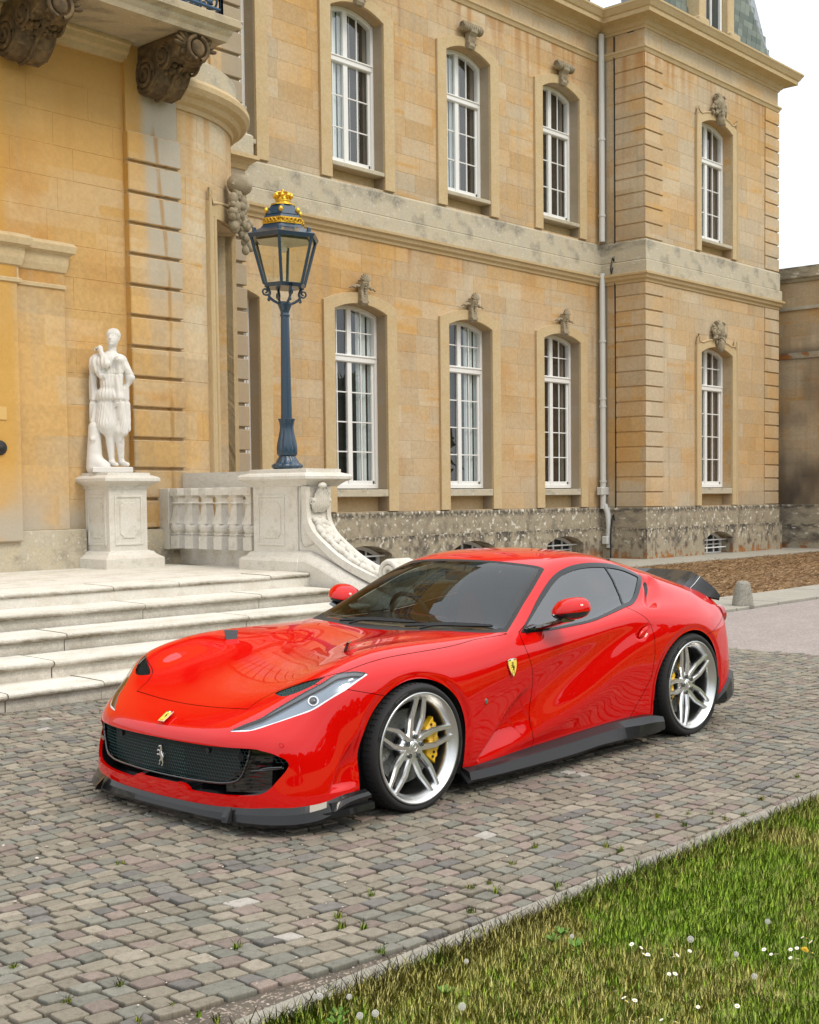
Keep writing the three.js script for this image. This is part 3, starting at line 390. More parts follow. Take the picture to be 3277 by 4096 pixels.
  for (const [y0, y1, x1] of [[1.27, 6.95, 8.44], [8.02, 13.1, 8.41]]) for (let k = 0; y0 + k * 0.383 < y1 - 0.1; k++) part(mansion, 'quoin', bb(0.62, 0.335, 0.3, x1 - 0.31, y0 + k * 0.383 + 0.19, ZQ - 0.12, 0.012), BM.main);
  const pp = [[6.2, ZQ], [8.4, ZQ], [8.4, ZW]]; part(mansion, 'string_course', sweep(pp, [[0, 6.95], [0.05, 6.98], [0.08, 7.05], [0.13, 7.1], [0.2, 7.14], [0.2, 7.2], [0, 7.22]]), BM.trim); part(mansion, 'band_course', sweep(pp, [[0, 7.2], [0.13, 7.21], [0.13, 7.52], [0.1, 7.55], [0.06, 7.56], [0.06, 8.0], [0, 8.03]]), BM.ledge);
  // balcony slab on carved brackets
  const bal = grp(mansion, 'balcony');
  part(bal, 'slab', sweep([[-2, -8.12], [5.84, -8.12], [5.84, ZL + 0.01]], [[-3.0, 7.665], [0, 7.66], [0.02, 7.72], [0.05, 7.76], [0.06, 7.8], [0.13, 7.84], [0.13, 7.93], [0.1, 7.95], [-3.0, 7.95]].map((p) => [Math.max(p[0], -1.05), p[1]])), std({ map: rep(T_ledge, 0.3, 1.2), color: lin(0.92, 0.86, 0.78), roughness: 0.95 }));
  for (const bx of [3.45, 5.4]) {
    const g = grp(mansion, 'balcony_bracket'), sh = poly([[-1.02, 7.655], [-1.02, 7.5], [-0.95, 7.42], [-0.8, 7.36], [-0.66, 7.36], [-0.55, 7.28], [-0.46, 7.12], [-0.33, 7.02], [-0.16, 7.0], [-0.05, 7.06], [0, 7.16], [0, 7.655]].map((p) => [-p[0], p[1]])); // (out, y)
    part(g, 'console', boxUV(ext(sh, 0.44, 0.015).rotateY(-Math.PI / 2).translate(bx + 0.22, 0, ZL)), BM.carveDark);
    const L = [], r = rngOf(Math.floor(bx * 100));
    for (const s of [-1, 1]) { const X = bx + s * 0.235; const ring = (y, z, q, w) => { L.push(new THREE.TorusGeometry(q, w, 8, 24).rotateY(Math.PI / 2).translate(X, y, z)); }; L.push(scroll(X, 7.27, ZL + 0.22, 0.2, 0.036, 2.2), scroll(X, 7.43, ZL + 0.62, 0.135, 0.03, 1.8)); ring(7.27, ZL + 0.22, 0.215, 0.02); ring(7.43, ZL + 0.62, 0.15, 0.02); L.push(ball(0.06, X, 7.43, ZL + 0.62, 0.7, 1, 1, 10)); L.push(tube([[X, 7.05, ZL + 0.3], [X, 7.2, ZL + 0.48], [X, 7.34, ZL + 0.55]], 0.03, 16, 6)); }
    const oy = 7.48, oz = ZL + 1.06; L.push(ball(1, bx, oy, oz, 0.1, 0.11, 0.05, 16)); for (const s of [-1, 1]) L.push(tube(Array.from({ length: 14 }, (_, i) => { const a = lerp(-1.35, 1.35, i / 13); return [bx + s * Math.cos(a) * 0.15, oy + Math.sin(a) * 0.15, oz + 0.01]; }), 0.026, 24, 7));
    for (let i = 0; i < 12; i++) { const a = lerp(0.2, Math.PI - 0.2, i / 11); L.push(ball(1, 0, 0.05, 0, 0.03, 0.07, 0.03, 8).rotateZ(a - Math.PI / 2).translate(bx + Math.cos(a) * 0.22, oy - 0.02 + Math.sin(a) * 0.17, oz - 0.05)); }
    for (let i = 0; i < 40; i++) { const t = r(), z = lerp(0.15, 0.98, t), yb = t < 0.55 ? lerp(7.02, 7.3, t / 0.55) : lerp(7.3, 7.42, (t - 0.55) / 0.45); L.push(ball(0.03 + r() * 0.03, bx + (r() - 0.5) * 0.4, yb + 0.005 + r() * 0.03, ZL + z, 1, 1, 1.2, 7)); }
    L.push(tube([[bx, 7.0, ZL + 0.12], [bx, 7.03, ZL + 0.36], [bx, 7.2, ZL + 0.52], [bx, 7.33, ZL + 0.7]], 0.03, 24, 6));
    part(g, 'carving', boxUV(merge(L)), BM.carveDark);
  }
  // wrought iron railing
  const rail = grp(mansion, 'balcony_railing'), ry = 7.96, run = (ax, az, bx, bz, n) => {
    const at = (t, y) => [lerp(ax, bx, t), y, lerp(az, bz, t)], L = Math.hypot(bx - ax, bz - az), T = (pts, r, s = 14) => part(rail, 'scrollwork', tube(pts, r, s, 6), BM.iron);
    for (const y of [ry + 0.1, ry + 0.86]) part(rail, 'rail', tube([at(0, y), at(0.5, y), at(1, y)], 0.022, 6, 6), BM.iron);
    for (let i = 0; i <= n; i++) part(rail, 'post', bb(0.045, 0.95, 0.045, ...at(i / n, ry + 0.475), 0.005), BM.iron);
    for (let i = 0; i < n; i++) { const w = L / n; for (const s of [-1, 1]) for (const y of [0.25, 0.6]) { const c = (i + 0.5) / n + s * 0.2 / n, p = []; for (let k = 0; k <= 16; k++) { const a = k / 16 * Math.PI * 3.2, q = 0.13 * (1 - k / 22); p.push([...at(c + s * Math.cos(a) * q / L, ry + y + Math.sin(a) * q)]); } T(p, 0.016, 30); } T([at((i + 0.5) / n, ry + 0.1), at((i + 0.42) / n, ry + 0.35), at((i + 0.58) / n, ry + 0.6), at((i + 0.5) / n, ry + 0.86)], 0.018, 16); part(rail, 'leaf_boss', ball(1, ...at((i + 0.5) / n, ry + 0.42), 0.05, 0.09, 0.04, 10), BM.iron); }
  };
  run(0.6, -8.16, 5.78, -8.16, 8); run(5.78, -8.16, 5.78, ZL, 2);
}
{ // low side wing at the right edge, facing left
  const w = thing('side_wing', 'low weathered stone wing wall at the right edge beyond the pavilion', 'wall'), X = 29.4, z0 = -14.5, z1 = -6, side = (u, y, d) => [X - d, y, u];
  const T = (() => { const t = tex(700, 700, (p, q) => { const u = p * 8, v = q * 8.4; let c = stoneCol(u + 200, v, 0.3); const m = fbm(u * 0.9, v * 0.6, 4); c = mix3(c, [0.13, 0.105, 0.08], clamp((m - 0.36) * 2.2)); c = mix3(c, [0.10, 0.085, 0.07], sstep(0.3, 0, Math.abs(v - 5.75)) * 0.6); return [c[0] * 0.8, c[1] * 0.76, c[2] * 0.72]; }); t.repeat.set(1 / 8, 1 / 8.4); return t; })();
  const m = std({ map: T, roughness: 0.95, bumpMap: bumpS, bumpScale: 0.006 });
  part(w, 'wall', box(1.5, 8, z1 - z0, X + 0.75, 4, (z0 + z1) / 2), m);
  const path = [[X, z0], [X, z1]], mk = (n, p, mt) => part(w, n, sweep(path, p), mt); // outward is -x when travelling towards +z
  mk('plinth', [[-0.2, -0.2], [0.1, -0.2], [0.1, 0.82], [-0.2, 0.83]], BM.plinth); mk('plinth_course', [[-0.2, 0.82], [0.05, 0.825], [0.05, 1.32], [-0.2, 1.34]], BM.plinth);
  mk('coping', [[-0.6, 7.82], [0.06, 7.83], [0.1, 7.9], [0.16, 7.94], [0.16, 8.02], [0.02, 8.05], [0.02, 8.28], [-0.6, 8.3]], BM.plinth); mk('string_course', [[-0.2, 7.0], [0.06, 7.02], [0.07, 7.12], [-0.2, 7.14]], BM.ledge); mk('band_course', [[-0.2, 5.6], [0.035, 5.61], [0.035, 5.78], [-0.2, 5.8]], BM.plinth);
  const bl = []; for (let r = 0; r < 16; r++) { const y = 1.36 + r * 0.4; if (y > 7.6 || Math.abs(y - 5.6) < 0.15) continue; for (let z = z0 + (r % 2) * 0.4; z < z1 - 0.8; z += 0.8) part(w, 'ashlar_block', blockGeo({ a: z, b: z + 0.8, y0: y, y1: y + 0.4, map: side, n: 1 }), m); }
}
{ // ashlar: the 300 that show largest are single stones, the rest one mass
  const cam = camera.position, q = blocks.map((k) => { const c = k.map((k.a + k.b) / 2, (k.y0 + k.y1) / 2, 0), v = V3(...c).sub(cam), d = v.length(); const p = V3(...c).project(camera); const inV = Math.abs(p.x) < 1.02 && Math.abs(p.y) < 1.02 && p.z < 1; return { k, s: (inV ? 1 : 0.001) * (k.b - k.a) * (k.y1 - k.y0) / (d * d) }; }).sort((a, b) => b.s - a.s);
  const wall = grp(mansion, 'ashlar_facing'), rest = new Map();
  q.forEach(({ k }, i) => { const g = blockGeo(k); if (i < 300) part(wall, 'ashlar_block', g, k.mat); else { if (!rest.has(k.mat)) rest.set(k.mat, []); rest.get(k.mat).push(g); } });
  for (const [m, l] of rest) { const o = part(wall, 'ashlar_courses', merge(l), m); o.userData.kind = 'stuff'; }
}
// ------------------------------------------------------------------ steps, balustrade, statue, lamp
const T_lime = tex(512, 512, (u, v) => { const a = tn(u, v, 5, 5), b = tn(u + 0.4, v + 0.1, 14, 4), f = tn(u, v, 90, 2); let c = mix3([0.66, 0.635, 0.575], [0.58, 0.535, 0.45], clamp((a - 0.35) * 1.6)); c = mix3(c, [0.42, 0.385, 0.32], clamp((b - 0.58) * 3) * 0.6); const k = 0.9 + 0.2 * f; return [c[0] * k, c[1] * k, c[2] * k]; });
const T_worn = tex(512, 512, (u, v) => { const a = tn(u, v, 6, 5), f = tn(u, v, 110, 2), s = tn(u + 0.2, v, 40, 3); let c = mix3([0.70, 0.68, 0.63], [0.54, 0.51, 0.44], clamp((a - 0.3) * 1.5)); const k = 0.8 + 0.4 * f * (0.6 + 0.8 * s); return [c[0] * k, c[1] * k, c[2] * k]; });
const SM = {
  lime: std({ map: rep(T_lime, 0.8), roughness: 0.85, bumpMap: rep(T_grain, 2), bumpScale: 0.003 }),
  step: std({ map: rep(T_worn, 0.9), vertexColors: true, roughness: 0.88, bumpMap: rep(T_grain, 2.2), bumpScale: 0.005 }),
  marble: std({ color: lin(0.74, 0.73, 0.71), roughness: 0.55, map: rep(tex(256, 256, (u, v) => { const a = tn(u, v, 5, 4); const k = 0.88 + 0.16 * a; return [k, k * 0.985, k * 0.96]; }), 2) }),
};
const paintV = (g, f) => { const p = g.attributes.position, c = new Float32Array(p.count * 3); for (let i = 0; i < p.count; i++) c.set(f(p.getX(i), p.getY(i), p.getZ(i)), i * 3); g.setAttribute('color', new THREE.BufferAttribute(c, 3)); return g; };
{
  const st = thing('entrance_steps', 'broad worn white stone steps up to the entrance landing left of the balustrade', 'steps');
  const H = 0.155, NZ = [-3.72, -4.2, -4.75, -5.31, -5.83], XR = [5.05, 5.08, 5.1, 5.06, 5.13];
  const joints = [[-2.6, -0.9, 0.2, 1.05, 3.1], [-2.4, -0.7, 0.88, 2.9], [-2.2, -0.4, 1.33, 3.38], [-1.9, 0.2, 2.53, 4.0], [-2.0, 0.9, 2.5, 3.3, 4.55]];
  const r = rngOf(21);
  for (let k = 0; k < 5; k++) {
    const y = H * (k + 1), zn = NZ[k], xs = [-4.5, ...joints[k].slice(1), XR[k]];
    for (let i = 0; i + 1 < xs.length; i++) {
      const a = xs[i] + 0.004, b = xs[i + 1] - 0.004, dy = (r() - 0.5) * 0.008, dz = (r() - 0.5) * 0.014, n = Math.max(2, Math.round((b - a) / 0.04));
      // profile: tread back, tread front, rounded nosing, fillet, riser
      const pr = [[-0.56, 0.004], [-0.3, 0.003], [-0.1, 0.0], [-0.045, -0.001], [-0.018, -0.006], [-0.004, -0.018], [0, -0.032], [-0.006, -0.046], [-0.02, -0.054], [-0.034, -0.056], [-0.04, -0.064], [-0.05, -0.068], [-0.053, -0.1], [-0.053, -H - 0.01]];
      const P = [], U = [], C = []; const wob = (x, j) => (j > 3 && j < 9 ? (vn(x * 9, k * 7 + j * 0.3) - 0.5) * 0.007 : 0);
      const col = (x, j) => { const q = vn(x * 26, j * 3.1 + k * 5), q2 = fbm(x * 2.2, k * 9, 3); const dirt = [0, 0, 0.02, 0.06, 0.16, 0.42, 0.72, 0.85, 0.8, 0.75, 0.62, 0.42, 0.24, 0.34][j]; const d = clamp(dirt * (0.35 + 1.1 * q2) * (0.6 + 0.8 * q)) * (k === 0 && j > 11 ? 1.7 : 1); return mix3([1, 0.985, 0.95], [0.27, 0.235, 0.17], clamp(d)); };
      for (let s = 0; s < n; s++) for (let j = 0; j + 1 < pr.length; j++) {
        const X0 = lerp(a, b, s / n), X1 = lerp(a, b, (s + 1) / n), f = (x, q) => [x, y + dy + pr[q][1] + wob(x, q) * 0.5 - (q < 4 ? 0.006 * fbm(x * 0.9, k, 2) : 0), zn + dz + pr[q][0] + wob(x, q)], uvf = (x, q) => [x, zn + pr[q][0] - pr[q][1] * 1.2 + k * 0.37];
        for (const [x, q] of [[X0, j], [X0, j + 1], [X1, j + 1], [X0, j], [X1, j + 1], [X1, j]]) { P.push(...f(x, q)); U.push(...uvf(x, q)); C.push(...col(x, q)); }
      }
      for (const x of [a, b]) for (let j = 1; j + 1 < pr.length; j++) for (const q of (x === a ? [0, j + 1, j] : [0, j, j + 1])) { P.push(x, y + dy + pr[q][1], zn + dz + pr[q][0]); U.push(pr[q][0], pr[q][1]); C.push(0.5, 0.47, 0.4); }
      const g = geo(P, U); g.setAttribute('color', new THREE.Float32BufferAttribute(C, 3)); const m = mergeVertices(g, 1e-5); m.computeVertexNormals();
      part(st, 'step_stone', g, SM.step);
    }
    part(st, 'step_core', box(9.5, y - 0.012, 0.5, 0.28, (y - 0.012) / 2, zn - 0.32), SM.lime);
  }
  // landing flags
  for (let i = 0; i < 7; i++) for (let j = 0; j < 3; j++) { const x0 = -4.4 + i * 1.4 + (j % 2) * 0.5, z0 = -6.38 - j * 0.98; part(st, 'landing_flag', paintV(bb(1.39, 0.05, 0.972, x0 + 0.7, 0.7515 + 0.002 * h2(i, j), z0 - 0.49, 0.004), () => [0.96, 0.95, 0.92]), SM.step); }
  part(st, 'landing_core', box(9.6, 0.725, 3.6, 0.35, 0.36, -7.65), SM.lime);
}
const panelled = (parent, x, z, w, d, y0, y1, faces) => { // raised moulded panels on a pedestal die
  for (const f of faces) { const W = (f === 'z' ? w : d), m = (g) => (f === 'z' ? g.translate(x, 0, z + d / 2) : g.rotateY(-Math.PI / 2).translate(x - w / 2, 0, z)), hw = W / 2 - 0.075, ya = y0 + 0.09, yb = y1 - 0.1;
    const ring = poly([[-hw, ya], [hw, ya], [hw, yb], [-hw, yb]]); ring.holes.push(new THREE.Path([[-hw + 0.028, ya + 0.028], [hw - 0.028, ya + 0.028], [hw - 0.028, yb - 0.028], [-hw + 0.028, yb - 0.028]].map((p) => new THREE.Vector2(...p)))); part(parent, 'panel_moulding', boxUV(m(ext(ring, 0.014, 0.006, 2).translate(0, 0, -0.006))), SM.lime);
    const q = hw - 0.075, c = 0.04, a = ya + 0.09, b = yb - 0.09; part(parent, 'raised_panel', boxUV(m(ext(poly([[-q + c, a], [q - c, a], [q - c, a + c * 0.6], [q, a + c * 1.4], [q, b - c * 1.4], [q - c, b - c * 0.6], [q - c, b], [-q + c, b], [-q + c, b - c * 0.6], [-q, b - c * 1.4], [-q, a + c * 1.4], [-q + c, a + c * 0.6]]), 0.012, 0.006, 2).translate(0, 0, -0.006))), SM.lime); }
};
const ringProf = (x0, x1, z0, z1, prof) => { // closed moulding round a rectangle, corners mitred
  const P = [], n = prof.length, c = (o) => [[x0 - o, z0 - o], [x1 + o, z0 - o], [x1 + o, z1 + o], [x0 - o, z1 + o]]; for (let j = 0; j + 1 < n; j++) { const a = c(prof[j][0]), b = c(prof[j + 1][0]); for (let i = 0; i < 4; i++) { const k = (i + 1) % 4, A = [a[i][0], prof[j][1], a[i][1]], B = [a[k][0], prof[j][1], a[k][1]], C = [b[k][0], prof[j + 1][1], b[k][1]], D = [b[i][0], prof[j + 1][1], b[i][1]]; P.push(...A, ...C, ...B, ...A, ...D, ...C); } } const t = c(prof[n - 1][0]), y = prof[n - 1][1]; P.push(t[0][0], y, t[0][1], t[2][0], y, t[2][1], t[1][0], y, t[1][1], t[0][0], y, t[0][1], t[3][0], y, t[3][1], t[2][0], y, t[2][1]); return boxUV(geo(P)); };
{
  const pd = thing('statue_pedestal', 'panelled white stone pedestal carrying the statue beside the entrance wall', 'pedestal');
  part(pd, 'die', bb(0.56, 0.86, 0.56, 4.54, 1.4, -8.93, 0.006), SM.lime); panelled(pd, 4.54, -8.93, 0.56, 0.56, 0.98, 1.81, ['z', 'x']);
  part(pd, 'base', ringProf(4.26, 4.82, -9.21, -8.65, [[0.15, 0.77], [0.15, 0.9], [0.135, 0.912], [0.12, 0.92], [0.075, 0.95], [0.05, 0.985], [0.02, 0.99], [0.015, 1.0], [0, 1.0]]), SM.lime);
  part(pd, 'cap', ringProf(4.26, 4.82, -9.21, -8.65, [[0, 1.79], [0.015, 1.8], [0.02, 1.83], [0.07, 1.86], [0.1, 1.87], [0.125, 1.895], [0.125, 1.93], [0.1, 1.95], [0.06, 1.965], [0.035, 1.97], [0.03, 2.0], [0, 2.004]]), SM.lime);
}
{
  const bl = thing('stone_balustrade', 'white stone balustrade with square balusters and a sweeping scrolled end at the steps', 'balustrade');
  const X = 5.4;
  part(bl, 'base_course', sweep([[X + 0.17, -9.3], [X + 0.17, -7.06]].reverse(), [[0, 0.77], [0.3, 0.77], [0.3, 0.9], [0.285, 0.915], [0.25, 0.94], [0.22, 0.98], [0.2, 0.99], [0.19, 0.996], [0, 0.996]]), SM.lime);
  part(bl, 'hand_rail', sweep([[X + 0.3, -9.3], [X + 0.3, -6.9]].reverse(), [[0.1, 1.797], [0.41, 1.797], [0.42, 1.83], [0.45, 1.855], [0.48, 1.865], [0.51, 1.885], [0.515, 1.915], [0.49, 1.945], [0.44, 1.955], [0.42, 1.96], [0.42, 2.008], [0.0, 2.012], [0.0, 1.797]]), SM.lime);
  const facet = (pts, s) => new THREE.LatheGeometry(pts.map((p) => new THREE.Vector2(p[0] * Math.SQRT2, p[1])), 4).toNonIndexed().rotateY(Math.PI / 4);
  const balu = [-8.77, -8.46, -8.15, -7.835, -7.52, -7.225];
  balu.forEach((z) => { const b = grp(bl, 'baluster'), at = (g) => { const q = boxUV(g); q.computeVertexNormals(); return q.translate(X, 0, z); };
    part(b, 'plinth_block', bb(0.17, 0.17, 0.17, X, 1.08, z, 0.005), SM.lime); part(b, 'cap_block', bb(0.17, 0.1, 0.17, X, 1.75, z, 0.005), SM.lime);
    part(b, 'vase', merge([at(facet([[0.06, 1.165], [0.06, 1.18], [0.075, 1.19], [0.075, 1.2], [0.06, 1.215]])), at(facet([[0.092, 1.33], [0.086, 1.36], [0.066, 1.43], [0.056, 1.52], [0.052, 1.585], [0.066, 1.59], [0.07, 1.605], [0.052, 1.62], [0.052, 1.665], [0.06, 1.68], [0.072, 1.705]]))]), SM.lime);
    part(b, 'bulb', lathe([[0.06, 1.2], [0.085, 1.215], [0.105, 1.245], [0.113, 1.28], [0.108, 1.315], [0.092, 1.335]], 20, X, 0, z), SM.lime); });
  part(bl, 'end_pier', bb(0.34, 0.82, 0.5, X + 0.09, 1.39, -9.15, 0.006), SM.lime);
  // lamp pedestal
  part(bl, 'lamp_pedestal', bb(0.5, 0.86, 0.84, 5.5, 1.4, -6.59, 0.006), SM.lime); panelled(bl, 5.5, -6.66, 0.5, 0.66, 0.99, 1.8, ['x']);
  part(bl, 'lamp_pedestal_base', ringProf(5.25, 5.75, -7.01, -6.17, [[0.13, 0.6], [0.13, 0.9], [0.11, 0.93], [0.06, 0.955], [0.04, 0.99], [0.015, 1.0], [0, 1.01]]), SM.lime);
  part(bl, 'lamp_pedestal_cap', ringProf(5.25, 5.75, -7.01, -6.0, [[0, 1.8], [0.03, 1.83], [0.07, 1.862], [0.1, 1.872], [0.13, 1.892], [0.132, 1.925], [0.11, 1.95], [0.05, 1.965], [0.03, 1.97], [0.03, 2.01], [0, 2.015]]), SM.lime);
  // sweeping end: side profile in (z, y), extruded along x
  const crv = [[-6.0, 1.8], [-6.0, 1.52], [-5.985, 1.4], [-5.89, 1.25], [-5.71, 1.115], [-5.38, 0.925], [-5.0, 0.785], [-4.75, 0.715], [-4.55, 0.69]];
  const cp = new THREE.CatmullRomCurve3(crv.map((p) => V3(p[0], p[1], 0)), false, 'centripetal').getPoints(60).map((p) => [p.x, p.y]);
  const side = poly([[-6.17, 0.0], [-6.17, 1.8], ...cp, [-4.5, 0.5], [-4.5, 0]]);
  part(bl, 'stringer', boxUV(ext(side, 0.28, 0.005).rotateY(-Math.PI / 2).translate(5.555, 0, 0)), SM.lime);
  const strip = (x0, x1, up, dn, off = 0) => { const P = []; for (let i = 0; i + 1 < cp.length; i++) { const nrm = (k) => { const a = cp[Math.max(0, k - 1)], b = cp[Math.min(cp.length - 1, k + 1)], l = Math.hypot(b[0] - a[0], b[1] - a[1]); return [-(b[1] - a[1]) / l, (b[0] - a[0]) / l]; }; const q = (k, o, x) => { const n = nrm(k); return [x, cp[k][1] + n[1] * o, cp[k][0] + n[0] * o]; }; const F = (A, B, C, D) => P.push(...A, ...B, ...C, ...A, ...C, ...D); F(q(i, up, x0), q(i, up, x1), q(i + 1, up, x1), q(i + 1, up, x0)); F(q(i, dn, x0), q(i, up, x0), q(i + 1, up, x0), q(i + 1, dn, x0)); F(q(i, dn, x1), q(i + 1, dn, x1), q(i + 1, up, x1), q(i, up, x1)); } return boxUV(geo(P)); };
  part(bl, 'sweep_band', merge([strip(5.22, 5.285, 0.03, -0.06), strip(5.545, 5.61, 0.03, -0.06), strip(5.285, 5.545, 0.006, -0.02)]), SM.lime);
  { const L = [], r = rngOf(4); for (let i = 16; i < 57; i++) { const t = cp[i], s = 0.028 + 0.022 * Math.abs(Math.sin(i * 0.62)); for (const o of [-0.05, 0.05]) L.push(ball(s, 5.415 + o * (0.6 + r()), t[1] + 0.02, t[0] + 0.02, 1, 1, 1.1, 8)); if (i % 3 === 0) L.push(ball(s * 1.15, 5.415, t[1] + 0.03, t[0] + 0.03, 1, 1, 1, 8)); } part(bl, 'husk_carving', boxUV(merge(L)), SM.lime); }
  { const L = []; for (let i = 0; i < 9; i++) { const a = lerp(-1, 1, i / 8), A = Math.abs(a); L.push(tube([[5.415 + a * 0.05, 1.5, -5.98], [5.415 + a * 0.12, 1.58, -5.93], [5.415 + a * (0.13 - 0.04 * A), 1.66 + 0.08 * (1 - A), -5.92], [5.415 + a * 0.09, 1.72 + 0.1 * (1 - A), -5.9]], 0.024, 16, 6)); } L.push(ball(0.05, 5.415, 1.81, -5.9, 1.2, 0.8, 0.9, 10)); for (const s of [-1, 1]) L.push(scroll(5.415 + s * 0.13, 1.62, -5.94, 0.04, 0.013)); part(bl, 'acanthus_leaf', boxUV(merge(L)), SM.lime); }
  { const L = []; for (let i = 0; i < 9; i++) { const t = i / 8; L.push(new THREE.TorusGeometry(0.14, 0.03, 8, 26).rotateY(Math.PI / 2).translate(5.27 + t * 0.29, 0.80, -4.62)); } L.push(new THREE.CylinderGeometry(0.14, 0.14, 0.3, 24).rotateZ(Math.PI / 2).translate(5.415, 0.8, -4.62)); L.push(scroll(5.25, 0.8, -4.62, 0.15, 0.03, 2)); part(bl, 'volute', boxUV(merge(L)), SM.lime); }
  const bm = [[-6.2, 1.0], [-5.93, 1.0], [-5.69, 0.925], [-5.1, 0.705], [-4.5, 0.5]], bt = [];
  part(bl, 'stringer_moulding', (() => { const P = []; const pr = [[0, 0.02], [0.05, 0.0], [0.07, -0.03], [0.1, -0.075], [0.11, -0.1], [0.0, -0.11]]; for (let i = 0; i + 1 < bm.length; i++) for (let j = 0; j + 1 < pr.length; j++) { const q = (k, m) => [5.25 - pr[m][0], bm[k][1] + pr[m][1], bm[k][0]]; P.push(...q(i, j), ...q(i + 1, j), ...q(i + 1, j + 1), ...q(i, j), ...q(i + 1, j + 1), ...q(i, j + 1)); } return boxUV(geo(P)); })(), SM.lime);
  { const s = poly([[-6.2, 0], [-6.2, 0.92], [-5.93, 0.9], [-5.69, 0.825], [-5.1, 0.605], [-4.5, 0.4], [-4.5, 0]]); part(bl, 'stringer_base', boxUV(ext(s, 0.12, 0.003).rotateY(-Math.PI / 2).translate(5.265, 0, 0)), SM.lime); }
  part(bl, 'stringer_panel', tube([[5.263, 1.62, -6.12], [5.263, 1.62, -6.05], [5.263, 1.45, -6.04], [5.263, 1.25, -5.96], [5.263, 1.14, -5.88], [5.263, 1.12, -6.12]], 0.01, 40, 5, true), SM.lime);
  part(bl, 'roundel', new THREE.TorusGeometry(0.045, 0.008, 6, 24).rotateY(Math.PI / 2).translate(5.262, 0.72, -5.05), SM.lime);
}
// ------------------------------------------------------------------ blends of tapered capsules meshed by marching cubes
function blob(prims, lo, hi, res, warp) {
  const size = Math.max(hi[0] - lo[0], hi[1] - lo[1], hi[2] - lo[2]), mc = new MarchingCubes(res, new THREE.MeshStandardMaterial(), false, false, 400000), c = [0, 1, 2].map((k) => (lo[k] + hi[k]) / 2);
  mc.isolation = 0; const f = mc.field;
  for (let k = 0; k < res; k++) for (let j = 0; j < res; j++) for (let i = 0; i < res; i++) {
    const h = res / 2, x = c[0] + (i - h) / h * size / 2, y = c[1] + (j - h) / h * size / 2, z = c[2] + (k - h) / h * size / 2; let d = 1e3;
    for (const p of prims) { let q; if (p.e) { const X = (x - p.a[0]) / p.e[0], Y = (y - p.a[1]) / p.e[1], Z = (z - p.a[2]) / p.e[2], l = Math.hypot(X, Y, Z); q = (l - 1) * Math.min(...p.e); } else { const b = [p.b[0] - p.a[0], p.b[1] - p.a[1], p.b[2] - p.a[2]], v = [x - p.a[0], y - p.a[1], z - p.a[2]], t = clamp((v[0] * b[0] + v[1] * b[1] + v[2] * b[2]) / (b[0] ** 2 + b[1] ** 2 + b[2] ** 2)); q = Math.hypot(v[0] - t * b[0], (v[1] - t * b[1]), (v[2] - t * b[2]) / (p.flat || 1)) - lerp(p.r[0], p.r[1], t); } const kk = p.k ?? 0.035; if (p.neg) { d = Math.max(d, -q); } else { const hh = Math.max(kk - Math.abs(d - q), 0) / kk; d = Math.min(d, q) - hh * hh * kk * 0.25; } }
    if (warp) d += warp(x, y, z); f[k * res * res + j * res + i] = -d;
  }
  mc.update(); const n = mc.count, P = new Float32Array(n * 3), N = new Float32Array(n * 3);
  for (let i = 0; i < n; i++) for (let q = 0; q < 3; q++) { P[i * 3 + q] = c[q] + mc.positionArray[i * 3 + q] * size / 2; N[i * 3 + q] = mc.normalArray[i * 3 + q]; }
  const g = new THREE.BufferGeometry(); g.setAttribute('position', new THREE.BufferAttribute(P, 3)); const m = mergeVertices(g, 1e-5); m.computeVertexNormals(); return m;
}
